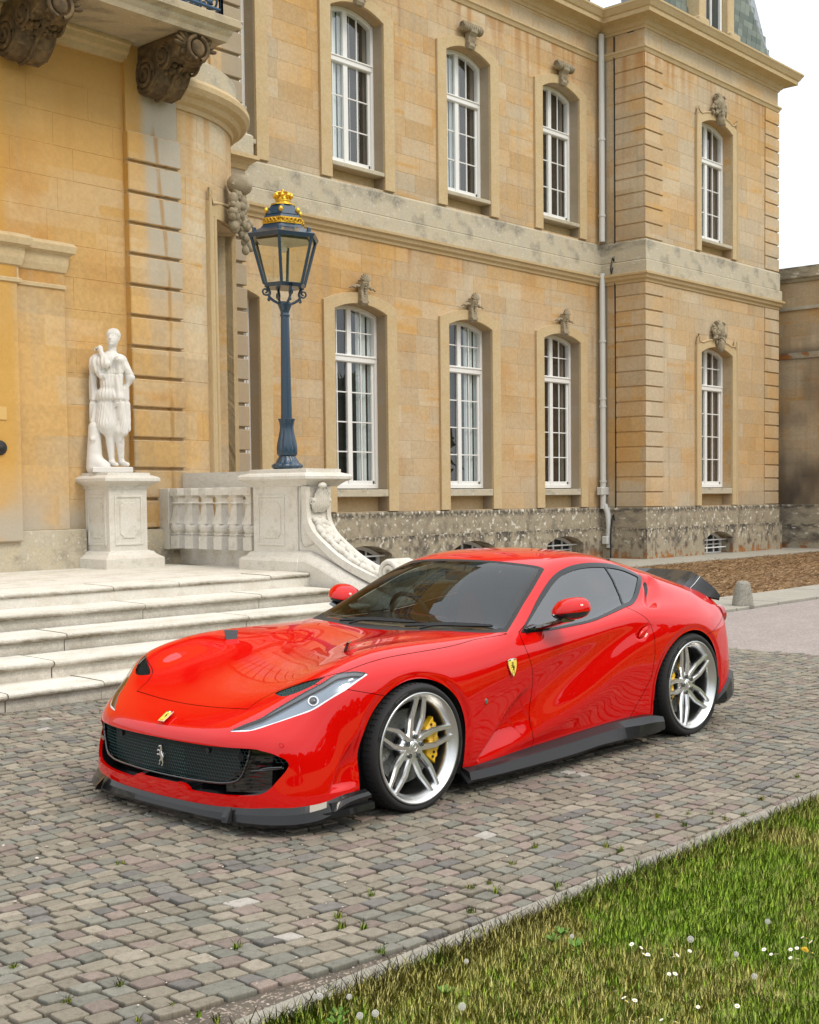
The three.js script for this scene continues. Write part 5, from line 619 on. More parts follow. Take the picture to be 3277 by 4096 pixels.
// ------------------------------------------------------------------ lawn, weeds, flowers
{
  const r = rngOf(55), blade = (h, w, bend, a, x, z) => { const c = Math.cos(a), s = Math.sin(a), P = [], q = (t, o) => { const b = bend * t * t; return [x + c * b + s * o, h * t * (1 - 0.25 * t * Math.min(1, bend / h)), z + s * b - c * o]; }; const A = q(0, w), B = q(0, -w), C = q(0.5, w * 0.8), D = q(0.5, -w * 0.8), E = q(1, 0); P.push(...B, ...A, ...C, ...B, ...C, ...D, ...D, ...C, ...E); return P; };
  const clumpGeo = (n, hh, sp) => { const P = []; for (let i = 0; i < n; i++) { const a = r() * 6.28, d = Math.sqrt(r()) * sp, h = hh * (0.45 + r() * 0.75); P.push(...blade(h, 0.0011 + r() * 0.0009, h * (0.25 + r() * 0.9), r() * 6.28, Math.cos(a) * d, Math.sin(a) * d)); } const g = geo(P); const nn = g.attributes.normal; for (let i = 0; i < nn.count; i++) { const v = V3(nn.getX(i), Math.abs(nn.getY(i)) + 1.4, nn.getZ(i)).normalize(); nn.setXYZ(i, v.x, v.y, v.z); } return g; };
  const gm = () => phy({ color: lin(1, 1, 1), roughness: 0.65, specularIntensity: 0.4, side: 2 });
  const lawnTop = new THREE.PlaneGeometry(60, 34, 1, 1).rotateX(-Math.PI / 2).translate(4, -0.008, 2.53 + 17), lu = lawnTop.attributes.position, uv = new Float32Array(lu.count * 2); for (let i = 0; i < lu.count; i++) { uv[i * 2] = lu.getX(i); uv[i * 2 + 1] = lu.getZ(i); } lawnTop.setAttribute('uv', new THREE.BufferAttribute(uv, 2));
  struct('lawn', lawnTop, std({ map: rep(tex(512, 512, (u, v) => { const a = tn(u, v, 5, 4), f = tn(u, v, 90, 3); const c = mix3([0.14, 0.21, 0.025], [0.30, 0.26, 0.09], a), k = 0.5 + f; return [c[0] * k, c[1] * k, c[2] * k]; }), 0.6), roughness: 1 }));
  const dens = (x, z) => fbm(x * 1.7 + 4, z * 2.1 + 9, 4);
  const lawn = (name, n, geoms, f, label) => { geoms.forEach((g, k) => { const N = Math.floor(n / geoms.length), m = new THREE.InstancedMesh(g, gm(), N), o = new THREE.Object3D(), c = new THREE.Color(); for (let i = 0; i < N; i++) { const p = f(); o.position.set(p[0], p[1], p[2]); o.rotation.set((r() - 0.5) * 0.3, r() * 6.28, (r() - 0.5) * 0.3); o.scale.set(p[3], p[3] * (0.7 + r() * 0.6), p[3]); o.updateMatrix(); m.setMatrixAt(i, o.matrix); c.setRGB(...p[4]); m.setColorAt(i, c); } m.name = numbered(name); m.userData = { kind: 'stuff', label, category: 'grass' }; scene.add(m); }); };
  const gcol = (x, z) => { const d = dens(x, z), edge = sstep(2.95, 2.52, z), dry = clamp(sstep(0.44, 0.6, d) * 0.75 + edge * 0.4), t = r(); const G = mix3([0.20, 0.44, 0.02], [0.42, 0.62, 0.05], t), Y = mix3([0.66, 0.58, 0.16], [0.82, 0.68, 0.30], r()); return mix3(G, Y, r() < dry ? 0.8 : r() * 0.25); };
  lawn('lawn_grass', 30000, [clumpGeo(9, 0.04, 0.02), clumpGeo(8, 0.032, 0.022), clumpGeo(9, 0.05, 0.02)], () => { let x, z; do { x = -3.0 + Math.pow(r(), 1.2) * 6.2; z = 2.5 + Math.pow(r(), 1.15) * 2.0; } while (z < 2.515 + 0.05 * (fbm(x * 5, 2, 3) - 0.35) + 0.02 * r()); return [x, -0.006, z, 0.65 + 0.6 * r(), gcol(x, z)]; }, 'short green and straw lawn grass along the kerb');
  lawn('lawn_grass', 9000, [clumpGeo(9, 0.05, 0.045)], () => { const x = 2.5 + r() * 12, z = 2.52 + r() * 4; return [x, -0.006, z, 0.8 + 0.7 * r(), gcol(x, z)]; }, 'lawn grass farther along the kerb');
  lawn('edge_grass', 1500, [clumpGeo(7, 0.085, 0.025)], () => { const x = -2.6 + r() * 5.2; return [x, -0.004, 2.53 + r() * 0.12, 0.6 + 0.6 * r(), gcol(x, 2.55)]; }, 'longer straggling grass leaning over the kerb edge');
  // weeds rooted in the joints
  const tufts = [[-1.465, 2.093], [-1.515, 2.01], [-1.447, 1.916], [-1.91, 1.874], [-2.549, 1.407], [-2.411, 1.858], [-2.599, 1.84], [-2.379, 2.28], [-2.374, 2.361], [-2.54, 2.172], [-1.974, 2.449], [-1.625, 2.325], [-2.385, 2.151], [-1.573, 0.576], [-1.178, 1.818], [-1.068, 2.29], [-0.804, 2.203], [-0.834, 2.087], [-0.665, 2.452], [-0.19, 1.899], [-0.456, 1.989], [0.045, 2.161], [-0.13, 2.451], [0.668, 2.034], [0.816, 2.134], [0.98, 2.365], [0.876, 2.234], [0.593, 2.245], [0.817, 2.354], [1.962, 2.17], [1.335, 2.273], [-0.592, 2.363], [-1.237, 2.479], [0.027, 2.256], [-0.742, 2.095]];
  let ti = 0; lawn('joint_weeds', tufts.length * 3, [clumpGeo(16, 0.035, 0.012)], () => { const t = tufts[ti++ % tufts.length]; return [t[0] + (r() - 0.5) * 0.03, -0.004, t[1] + (r() - 0.5) * 0.012, 0.55 + 0.6 * r(), mix3([0.18, 0.34, 0.02], [0.5, 0.46, 0.08], r() * 0.8)]; }, 'small yellow green tufts growing in the joints of the setts');
  // daisies
  const wh = std({ color: lin(0.85, 0.85, 0.83), roughness: 0.7, side: 2 }), ye = std({ color: lin(0.75, 0.5, 0.03), roughness: 0.7 }), stem = std({ color: lin(0.1, 0.2, 0.03), roughness: 0.8 });
  const petals = (n, R, w) => { const P = []; for (let i = 0; i < n; i++) { const a = i / n * 6.2832, c = Math.cos(a), s = Math.sin(a); P.push(c * 0.003, 0, s * 0.003, c * R * 0.7 - s * w, 0.002, s * R * 0.7 + c * w, c * R, 0.001, s * R, c * 0.003, 0, s * 0.003, c * R, 0.001, s * R, c * R * 0.7 + s * w, 0.002, s * R * 0.7 - c * w); } return geo(P); };
  const d0 = new THREE.Group(); part(d0, 'petals', petals(15, 0.012, 0.0022).rotateX(0.45), wh); part(d0, 'flower_disc', ball(0.0045, 0, 0.001, 0, 1, 0.6, 1, 8), ye); part(d0, 'stem', new THREE.CylinderGeometry(0.0009, 0.0011, 0.06, 5).translate(0, -0.03, 0), stem);
  const daisies = [[-1.11, 3.144], [-1.084, 3.165], [-1.047, 3.214], [-1.138, 3.192], [-1.106, 3.231], [-1.075, 3.274], [-1.106, 3.28], [-1.025, 3.295], [-1.161, 3.193], [-0.769, 3.556], [-0.746, 3.569], [-0.669, 3.584], [-0.644, 3.555], [-0.649, 3.541], [-0.861, 3.528], [-0.86, 3.548], [-0.859, 3.603], [-0.854, 3.628], [-0.769, 3.641], [-0.817, 3.612], [-0.835, 3.486], [-1.488, 3.301], [-1.503, 3.345], [-1.522, 3.368], [-1.513, 3.394], [-1.452, 3.377], [-1.426, 3.399], [-1.242, 3.348], [-1.229, 3.364], [-1.418, 3.572], [-1.595, 3.499], [-1.591, 3.547], [-1.639, 3.473], [-1.563, 3.581], [-1.348, 3.673], [-1.087, 3.088]];
  daisies.forEach(([x, z]) => { const o = d0.clone(); o.name = numbered('daisy'); o.userData = { label: 'small white daisy flower standing in the lawn grass', category: 'flower', group: 'white daisies scattered in the lawn' }; o.position.set(x, 0.052 + r() * 0.01, z); o.rotation.set((r() - 0.5) * 0.5, r() * 6, (r() - 0.5) * 0.5); const s = 0.55 + r() * 0.35; o.scale.setScalar(s); scene.add(o); });
  { const t = thing('dandelion', 'single yellow dandelion flower among the daisies at the right', 'flower', null, [-0.736, 0.05, 3.595]); const l = []; for (let i = 0; i < 4; i++) l.push(petals(16, 0.016 - i * 0.0028, 0.002).rotateY(i * 0.2).translate(0, i * 0.0025, 0)); part(t, 'petals', merge(l).rotateX(0.3), ye); part(t, 'stem', new THREE.CylinderGeometry(0.0015, 0.0018, 0.06, 6).translate(0, -0.03, 0), stem); }
  const clocks = [[-0.562, 3.351], [-0.91, 3.226], [-1.081, 3.585], [-1.891, 2.988], [-1.59, 2.734], [-1.158, 2.869], [-0.938, 3.432], [-2.173, 2.627], [-2.115, 2.704], [-2.153, 2.864], [-2.196, 2.84]];
  const fl = []; for (let i = 0; i < 90; i++) { const y = 1 - 2 * (i + 0.5) / 90, q = Math.sqrt(1 - y * y), a = i * 2.39996; const v = V3(q * Math.cos(a), y, q * Math.sin(a)); fl.push(new THREE.CylinderGeometry(0.00025, 0.00025, 0.014, 3).translate(0, 0.008, 0).applyQuaternion(new THREE.Quaternion().setFromUnitVectors(V3(0, 1, 0), v))); fl.push(ball(0.0016, v.x * 0.016, v.y * 0.016, v.z * 0.016, 1, 1, 1, 5)); }
  const c0 = new THREE.Group(); part(c0, 'seed_head', merge(fl), std({ color: lin(0.72, 0.7, 0.66), roughness: 0.9 })); part(c0, 'stem', tube([[0, 0, 0], [0.004, -0.04, 0.003], [0, -0.09, 0]], 0.0014, 8, 5), std({ color: lin(0.25, 0.22, 0.1), roughness: 0.8 }));
  clocks.forEach(([x, z], i) => { const o = c0.clone(); o.name = numbered('dandelion_clock'); o.userData = { label: 'pale round dandelion seed head on a thin stem in the lawn', category: 'seed head', group: 'dandelion seed heads in the lawn' }; o.position.set(x, i > 6 ? 0.085 : 0.055, z); o.rotation.set((r() - 0.5) * 0.4, r() * 6, (r() - 0.5) * 0.4); o.scale.setScalar(0.5 + r() * 0.3); scene.add(o); });
  // broad leaved rosettes near the kerb
  [[-1.061, 2.746], [-1.145, 2.766], [-1.129, 2.866], [-1.765, 2.798], [-2.165, 2.70], [-2.12, 2.66]].forEach(([x, z], k) => { const t = thing('leaf_rosette', 'low rosette of broad dandelion leaves in the grass by the kerb', 'weed', 'leaf rosettes in the lawn edge', [x, 0.008, z]); t.scale.setScalar(0.6); for (let i = 0; i < 7; i++) { const s = new THREE.Shape(); s.moveTo(0, 0); for (let j = 1; j <= 5; j++) { s.lineTo(0.006 + 0.006 * (j % 2) + 0.004 * Math.sin(j * 0.6), j * 0.011); } s.lineTo(0, 0.066); for (let j = 5; j >= 1; j--) s.lineTo(-(0.006 + 0.006 * (j % 2) + 0.004 * Math.sin(j * 0.6)), j * 0.011); const g = ext(s, 0.0012).rotateX(Math.PI / 2 - 0.45 - 0.3 * r()).rotateY(i * 0.9 + r() * 0.4); part(t, 'leaf', g, std({ color: lin(0.07 + 0.04 * r(), 0.2, 0.015), roughness: 0.6 })); } });
}
{ // stone bollard by the dry bed
  const b = thing('stone_bollard', 'small weathered grey stone bollard standing beyond the rear of the car', 'bollard', null, [11.62, 0.0, -3.72]);
  const g = new THREE.LatheGeometry([[0, -0.05], [0.165, -0.05], [0.16, 0.05], [0.14, 0.18], [0.115, 0.3], [0.105, 0.345], [0.085, 0.375], [0.05, 0.39], [0, 0.395]].map((p) => new THREE.Vector2(...p)), 20), p = g.attributes.position; for (let i = 0; i < p.count; i++) { const a = Math.atan2(p.getX(i), p.getZ(i)), k = 1 + 0.06 * Math.cos(a * 4) + 0.08 * (fbm(a * 2 + 5, p.getY(i) * 8, 3) - 0.5); p.setX(i, p.getX(i) * k); p.setZ(i, p.getZ(i) * k); } g.computeVertexNormals();
  part(b, 'shaft', boxUV(g), std({ map: rep(tex(256, 256, (u, v) => { const a = tn(u, v, 8, 4), s = tn(u, v, 30, 3); let c = mix3([0.24, 0.225, 0.19], [0.42, 0.40, 0.34], a); c = mix3(c, [0.13, 0.12, 0.10], clamp((s - 0.55) * 3)); return c; }), 2.5), roughness: 0.95, bumpMap: rep(T_grain, 4), bumpScale: 0.01 }));
}
{ // the park's far side behind the camera: seen only as the dark tree line mirrored in the paintwork
  const r = rngOf(99), P = []; const tri = (c, s) => { const a = V3(r() - 0.5, r() - 0.5, r() - 0.5).normalize(), b = V3(r() - 0.5, r() - 0.5, r() - 0.5).normalize(); P.push(c.x, c.y, c.z, c.x + a.x * s, c.y + a.y * s, c.z + a.z * s, c.x + b.x * s, c.y + b.y * s, c.z + b.z * s); };
  for (let i = 0; i < 46; i++) { const x = -70 + i * 3.2 + r() * 2, z = 44 + r() * 10, h = 7.5 + r() * 4, w = 2.6 + r() * 1.6; for (let k = 0; k < 420; k++) { const u = r() * 2 - 1, a = r() * 6.28, q = Math.sqrt(1 - u * u) * (0.75 + 0.3 * r()); tri(V3(x + Math.cos(a) * q * w, h * 0.52 + u * h * 0.5, z + Math.sin(a) * q * w), 1.5); } }
  const m = new THREE.Mesh(geo(P), std({ color: lin(0.045, 0.075, 0.02), roughness: 0.9, side: 2 })); m.name = 'treeline'; m.userData = { kind: 'stuff', label: 'dark belt of park trees across the lawn', category: 'trees' }; scene.add(m);
}
// ------------------------------------------------------------------ car body: a bicubic B-spline net over 29 stations x 12 rows (half), mirrored
const car = {};
{
  // nose: six explicit stations, row 0 (sill) ... row 11 (centre line)
  const nose = [
    [[-0.425, 0.115, 0.941], [-0.475, 0.115, 0.939], [-0.545, 0.112, 0.934], [-0.625, 0.11, 0.924], [-0.705, 0.108, 0.898], [-0.785, 0.105, 0.85], [-0.85, 0.105, 0.77], [-0.895, 0.105, 0.665], [-0.925, 0.105, 0.54], [-0.945, 0.105, 0.39], [-0.957, 0.105, 0.2], [-0.96, 0.105, 0]],
    [[-0.425, 0.122, 0.942], [-0.475, 0.135, 0.941], [-0.545, 0.155, 0.937], [-0.625, 0.17, 0.927], [-0.705, 0.185, 0.9], [-0.785, 0.195, 0.853], [-0.85, 0.2, 0.775], [-0.9, 0.2, 0.67], [-0.935, 0.2, 0.54], [-0.955, 0.2, 0.39], [-0.967, 0.2, 0.2], [-0.97, 0.2, 0]],
    [[-0.425, 0.127, 0.942], [-0.47, 0.165, 0.941], [-0.535, 0.2, 0.935], [-0.61, 0.24, 0.925], [-0.69, 0.275, 0.897], [-0.765, 0.3, 0.85], [-0.835, 0.315, 0.775], [-0.89, 0.325, 0.665], [-0.928, 0.327, 0.535], [-0.947, 0.327, 0.38], [-0.96, 0.327, 0.2], [-0.963, 0.327, 0]],
    [[-0.42, 0.132, 0.942], [-0.46, 0.19, 0.94], [-0.52, 0.25, 0.934], [-0.59, 0.31, 0.923], [-0.67, 0.37, 0.895], [-0.755, 0.415, 0.846], [-0.837, 0.435, 0.765], [-0.9, 0.442, 0.655], [-0.942, 0.44, 0.525], [-0.963, 0.437, 0.38], [-0.977, 0.434, 0.2], [-0.982, 0.433, 0]],
    [[-0.415, 0.137, 0.942], [-0.452, 0.215, 0.941], [-0.505, 0.295, 0.934], [-0.57, 0.37, 0.921], [-0.648, 0.445, 0.888], [-0.73, 0.495, 0.832], [-0.808, 0.516, 0.748], [-0.868, 0.519, 0.642], [-0.908, 0.516, 0.52], [-0.93, 0.512, 0.38], [-0.944, 0.508, 0.2], [-0.948, 0.507, 0]],
    [[-0.41, 0.142, 0.942], [-0.442, 0.245, 0.942], [-0.482, 0.35, 0.937], [-0.53, 0.455, 0.921], [-0.585, 0.56, 0.885], [-0.635, 0.627, 0.818], [-0.685, 0.636, 0.73], [-0.728, 0.624, 0.628], [-0.752, 0.612, 0.52], [-0.766, 0.602, 0.38], [-0.775, 0.592, 0.2], [-0.778, 0.589, 0]],
    [[-0.405, 0.145, 0.943], [-0.425, 0.265, 0.945], [-0.45, 0.395, 0.945], [-0.475, 0.52, 0.935], [-0.5, 0.645, 0.915], [-0.525, 0.735, 0.865], [-0.545, 0.762, 0.775], [-0.56, 0.742, 0.655], [-0.57, 0.706, 0.53], [-0.575, 0.684, 0.385], [-0.578, 0.666, 0.2], [-0.58, 0.66, 0]],
  ];
  // middle: rows as longitudinal curves through knots [x, y, z]
  const K = [
    [[-0.4, 0.15, 0.943], [0.4, 0.15, 0.91], [0.7, 0.152, 0.9], [2.1, 0.18, 0.905], [2.35, 0.19, 0.93], [3.1, 0.2, 0.93], [3.2, 0.21, 0.92]],
    [[-0.4, 0.28, 0.947], [0.0, 0.27, 0.95], [0.4, 0.215, 0.925], [0.7, 0.195, 0.905], [1.0, 0.2, 0.9], [1.3, 0.235, 0.9], [1.6, 0.29, 0.9], [1.9, 0.37, 0.908], [2.15, 0.43, 0.935], [2.4, 0.45, 0.96], [3.1, 0.36, 0.945], [3.22, 0.33, 0.93]],
    [[-0.4, 0.405, 0.952], [0.0, 0.40, 0.957], [0.4, 0.31, 0.935], [0.7, 0.235, 0.915], [1.0, 0.255, 0.925], [1.3, 0.325, 0.932], [1.6, 0.43, 0.938], [1.9, 0.585, 0.947], [2.1, 0.68, 0.957], [2.3, 0.72, 0.975], [2.6, 0.69, 0.987], [2.9, 0.58, 0.982], [3.1, 0.50, 0.958], [3.24, 0.45, 0.93]],
    [[-0.4, 0.53, 0.95], [0.0, 0.53, 0.958], [0.4, 0.47, 0.945], [0.7, 0.44, 0.915], [1.0, 0.475, 0.895], [1.3, 0.555, 0.882], [1.6, 0.64, 0.882], [1.9, 0.735, 0.895], [2.1, 0.785, 0.915], [2.3, 0.80, 0.952], [2.6, 0.765, 0.985], [2.9, 0.69, 0.985], [3.1, 0.62, 0.955], [3.25, 0.58, 0.92]],
    [[-0.4, 0.665, 0.938], [-0.2, 0.68, 0.95], [0.0, 0.675, 0.956], [0.4, 0.65, 0.955], [0.7, 0.66, 0.95], [1.0, 0.70, 0.94], [1.3, 0.74, 0.928], [1.6, 0.78, 0.919], [1.9, 0.825, 0.917], [2.1, 0.85, 0.922], [2.3, 0.855, 0.942], [2.6, 0.83, 0.97], [2.9, 0.79, 0.968], [3.1, 0.75, 0.945], [3.28, 0.715, 0.905]],
    [[-0.4, 0.765, 0.905], [-0.2, 0.795, 0.905], [0.0, 0.80, 0.905], [0.4, 0.785, 0.915], [0.7, 0.785, 0.92], [1.0, 0.805, 0.905], [1.3, 0.825, 0.892], [1.6, 0.85, 0.882], [1.9, 0.89, 0.872], [2.1, 0.918, 0.868], [2.3, 0.925, 0.88], [2.6, 0.91, 0.905], [2.9, 0.882, 0.905], [3.1, 0.85, 0.885], [3.3, 0.82, 0.86]],
    [[-0.4, 0.82, 0.79], [-0.2, 0.865, 0.765], [0.0, 0.88, 0.755], [0.2, 0.878, 0.765], [0.4, 0.868, 0.79], [0.66, 0.858, 0.84], [0.86, 0.857, 0.872], [1.0, 0.861, 0.862], [1.3, 0.872, 0.838], [1.6, 0.888, 0.815], [1.9, 0.915, 0.79], [2.1, 0.94, 0.768], [2.3, 0.965, 0.755], [2.55, 0.975, 0.775], [2.8, 0.965, 0.80], [3.05, 0.94, 0.80], [3.33, 0.90, 0.77]],
    [[-0.4, 0.80, 0.655], [-0.2, 0.843, 0.635], [0.0, 0.862, 0.62], [0.2, 0.868, 0.63], [0.4, 0.872, 0.655], [0.66, 0.874, 0.725], [0.8, 0.876, 0.80], [0.87, 0.882, 0.848], [1.0, 0.955, 0.80], [1.2, 1.072, 0.735], [1.42, 1.176, 0.672], [1.56, 1.216, 0.648], [1.8, 1.25, 0.632], [2.05, 1.247, 0.622], [2.3, 1.203, 0.617], [2.55, 1.125, 0.63], [2.8, 1.05, 0.67], [3.05, 1.0, 0.69], [3.36, 0.945, 0.68]],
    [[-0.4, 0.762, 0.52], [-0.2, 0.815, 0.5], [0.0, 0.848, 0.48], [0.2, 0.872, 0.475], [0.4, 0.885, 0.49], [0.66, 0.885, 0.545], [0.8, 0.881, 0.64], [0.86, 0.889, 0.70], [1.0, 0.965, 0.675], [1.2, 1.088, 0.63], [1.42, 1.205, 0.58], [1.56, 1.25, 0.56], [1.8, 1.281, 0.545], [2.05, 1.276, 0.535], [2.3, 1.24, 0.53], [2.55, 1.175, 0.53], [2.8, 1.11, 0.55], [3.05, 1.045, 0.57], [3.4, 0.965, 0.58]],
    [[-0.4, 0.735, 0.38], [-0.2, 0.79, 0.37], [0.0, 0.83, 0.36], [0.2, 0.86, 0.35], [0.4, 0.876, 0.36], [0.66, 0.878, 0.39], [0.76, 0.874, 0.44], [0.83, 0.885, 0.48], [1.0, 0.985, 0.465], [1.2, 1.108, 0.44], [1.42, 1.228, 0.42], [1.56, 1.276, 0.41], [1.8, 1.303, 0.4], [2.05, 1.298, 0.4], [2.3, 1.268, 0.4], [2.55, 1.218, 0.39], [2.8, 1.16, 0.4], [3.05, 1.09, 0.41], [3.43, 0.985, 0.42]],
    [[-0.4, 0.717, 0.2], [-0.2, 0.766, 0.2], [0.0, 0.805, 0.2], [0.2, 0.836, 0.2], [0.4, 0.858, 0.2], [0.64, 0.868, 0.2], [0.735, 0.869, 0.22], [0.80, 0.882, 0.24], [1.0, 1.0, 0.235], [1.2, 1.126, 0.225], [1.42, 1.243, 0.215], [1.56, 1.29, 0.21], [1.8, 1.316, 0.2], [2.05, 1.312, 0.2], [2.3, 1.285, 0.2], [2.55, 1.243, 0.2], [2.8, 1.19, 0.2], [3.05, 1.125, 0.2], [3.46, 1.0, 0.21]],
    [[-0.4, 0.71, 0], [-0.2, 0.757, 0], [0.0, 0.796, 0], [0.2, 0.828, 0], [0.4, 0.852, 0], [0.64, 0.866, 0], [0.725, 0.868, 0], [0.79, 0.881, 0], [1.0, 1.005, 0], [1.2, 1.132, 0], [1.42, 1.248, 0], [1.56, 1.294, 0], [1.8, 1.32, 0], [2.05, 1.316, 0], [2.3, 1.29, 0], [2.55, 1.248, 0], [2.8, 1.197, 0], [3.05, 1.133, 0], [3.47, 1.005, 0]],
  ];
  // station x of the middle part: centre line value, and how far row 0 sits from it (the cowl bows forward at the centre)
  const mid = [[-0.4, -0.38], [-0.2, -0.18], [0.0, 0.0], [0.2, 0.2], [0.42, 0.42], [0.6, 0.62], [0.70, 0.78], [0.765, 0.87], [0.83, 0.93], [0.98, 1.03], [1.2, 1.2], [1.4, 1.38], [1.52, 1.54], [1.66, 1.68], [1.86, 1.86], [2.08, 2.08], [2.3, 2.3], [2.54, 2.52], [2.78, 2.74], [3.02, 2.96], [3.26, 3.1]];
  const tail = [
    [[3.18, 0.215, 0.925], [3.2, 0.335, 0.93], [3.22, 0.45, 0.928], [3.24, 0.57, 0.92], [3.275, 0.7, 0.9], [3.32, 0.81, 0.855], [3.365, 0.885, 0.77], [3.4, 0.93, 0.68], [3.43, 0.955, 0.58], [3.47, 0.98, 0.42], [3.5, 0.995, 0.21], [3.51, 1.0, 0]],
    [[3.2, 0.215, 0.923], [3.235, 0.33, 0.925], [3.265, 0.44, 0.92], [3.3, 0.55, 0.908], [3.345, 0.665, 0.88], [3.39, 0.76, 0.83], [3.43, 0.83, 0.76], [3.465, 0.875, 0.68], [3.495, 0.905, 0.58], [3.535, 0.935, 0.42], [3.565, 0.955, 0.21], [3.575, 0.962, 0]],
    [[3.22, 0.213, 0.92], [3.27, 0.3, 0.918], [3.32, 0.39, 0.905], [3.37, 0.47, 0.885], [3.42, 0.55, 0.85], [3.46, 0.61, 0.805], [3.495, 0.65, 0.745], [3.53, 0.68, 0.67], [3.56, 0.7, 0.58], [3.59, 0.715, 0.42], [3.615, 0.725, 0.21], [3.62, 0.73, 0]],
    [[3.22, 0.21, 0.915], [3.28, 0.24, 0.905], [3.34, 0.27, 0.89], [3.4, 0.3, 0.865], [3.45, 0.33, 0.83], [3.49, 0.36, 0.785], [3.52, 0.38, 0.725], [3.55, 0.39, 0.655], [3.57, 0.4, 0.57], [3.59, 0.4, 0.42], [3.6, 0.4, 0.21], [3.6, 0.4, 0]],
  ];
  const at = (k, x) => { // monotone-ish cubic through knots
    const n = k.length; let i = 0; while (i < n - 2 && x > k[i + 1][0]) i++;
    const t = clamp((x - k[i][0]) / (k[i + 1][0] - k[i][0])), o = [];
    for (let c = 1; c < 3; c++) {
      const d = (a) => { if (a <= 0) return (k[1][c] - k[0][c]) / (k[1][0] - k[0][0]); if (a >= n - 1) return (k[n - 1][c] - k[n - 2][c]) / (k[n - 1][0] - k[n - 2][0]); const s0 = (k[a][c] - k[a - 1][c]) / (k[a][0] - k[a - 1][0]), s1 = (k[a + 1][c] - k[a][c]) / (k[a + 1][0] - k[a][0]); const w = (k[a + 1][0] - k[a][0]) / (k[a + 1][0] - k[a - 1][0]); return s0 * w + s1 * (1 - w); };
      const h = k[i + 1][0] - k[i][0], t2 = t * t, t3 = t2 * t;
      o.push((2 * t3 - 3 * t2 + 1) * k[i][c] + (t3 - 2 * t2 + t) * h * d(i) + (-2 * t3 + 3 * t2) * k[i + 1][c] + (t3 - t2) * h * d(i + 1));
    }
    return o;
  };
  const C = nose.map((r) => r.map((p) => [...p]));
  for (const [xc, xs] of mid) C.push(K.map((k, j) => { const x = lerp(xs, xc, j <= 5 ? 0 : [0, 0.04, 0.3, 0.62, 0.9, 1][j - 6]); const [y, z] = at(k, x); return [x, y, z]; }));
  C.push(...tail);
  car.C = C;
  car.evalGrid = (ns, nv) => { // ns, nv: subdivisions per span
    const S = C.length, J = 12, ext = (i, j) => {
      let m = 1; if (j > 11) { j = 22 - j; m = -1; }
      const g = (a, b) => (b < 0 ? [0, 1, 2].map((c) => 2 * C[a][0][c] - C[a][1][c]) : C[a][b]);
      let p = i < 0 ? [0, 1, 2].map((c) => 2 * g(0, j)[c] - g(1, j)[c]) : i >= S ? [0, 1, 2].map((c) => 2 * g(S - 1, j)[c] - g(S - 2, j)[c]) : g(i, j);
      return m < 0 ? [p[0], p[1], -p[2]] : p;
    };
    const B = (t) => [(1 - t) ** 3 / 6, (3 * t ** 3 - 6 * t * t + 4) / 6, (-3 * t ** 3 + 3 * t * t + 3 * t + 1) / 6, t ** 3 / 6];
    const NS = (S - 1) * ns + 1, NV = (J - 1) * nv + 1, P = new Float64Array(NS * NV * 3);
    for (let a = 0; a < NS; a++) {
      const i = Math.min(S - 2, Math.floor(a / ns)), bs = B(a / ns - i), row = [];
      for (let j = -1; j <= 12; j++) { const q = [0, 0, 0]; for (let k = 0; k < 4; k++) { const p = ext(i - 1 + k, j); for (let c = 0; c < 3; c++) q[c] += bs[k] * p[c]; } row.push(q); }
      for (let b = 0; b < NV; b++) {
        const j = Math.min(J - 2, Math.floor(b / nv)), bv = B(b / nv - j);
        for (let c = 0; c < 3; c++) P[(a * NV + b) * 3 + c] = bv[0] * row[j][c] + bv[1] * row[j + 1][c] + bv[2] * row[j + 2][c] + bv[3] * row[j + 3][c];
      }
      P[(a * NV + NV - 1) * 3 + 2] = 0;
    }
    return { P, NS, NV };
  };
  car.normals = (g) => {
    const { P, NS, NV } = g, N = new Float64Array(P.length);
    for (let a = 0; a < NS; a++) for (let b = 0; b < NV; b++) {
      const A = (i, j) => (i * NV + j) * 3, a0 = A(Math.max(0, a - 1), b), a1 = A(Math.min(NS - 1, a + 1), b);
      let du = [P[a1] - P[a0], P[a1 + 1] - P[a0 + 1], P[a1 + 2] - P[a0 + 2]], dv;
      if (b === NV - 1) { const o = A(a, b - 1); dv = [0, 0, -P[o + 2]]; du = [du[0], du[1], 0]; }
      else { const b0 = A(a, Math.max(0, b - 1)), b1 = A(a, b + 1); dv = [P[b1] - P[b0], P[b1 + 1] - P[b0 + 1], P[b1 + 2] - P[b0 + 2]]; }
      let n = [du[1] * dv[2] - du[2] * dv[1], du[2] * dv[0] - du[0] * dv[2], du[0] * dv[1] - du[1] * dv[0]];
      const l = Math.hypot(...n) || 1, o = A(a, b);
      for (let c = 0; c < 3; c++) N[o + c] = n[c] / l;
    }
    return N;
  };
  // distance to a polyline with the position along it
  car.toLine = (x, y, L) => { let best = 1e9, t = 0, side = 0, acc = 0; for (let i = 0; i + 1 < L.length; i++) { const ax = L[i][0], ay = L[i][1], bx = L[i + 1][0] - ax, by = L[i + 1][1] - ay, l2 = bx * bx + by * by, k = clamp(((x - ax) * bx + (y - ay) * by) / l2), d = Math.hypot(x - ax - k * bx, y - ay - k * by); if (d < best) { best = d; t = acc + k * Math.sqrt(l2); side = Math.sign(bx * (y - ay) - by * (x - ax)); } acc += Math.sqrt(l2); } return { d: best, t: t / acc, side }; };
}
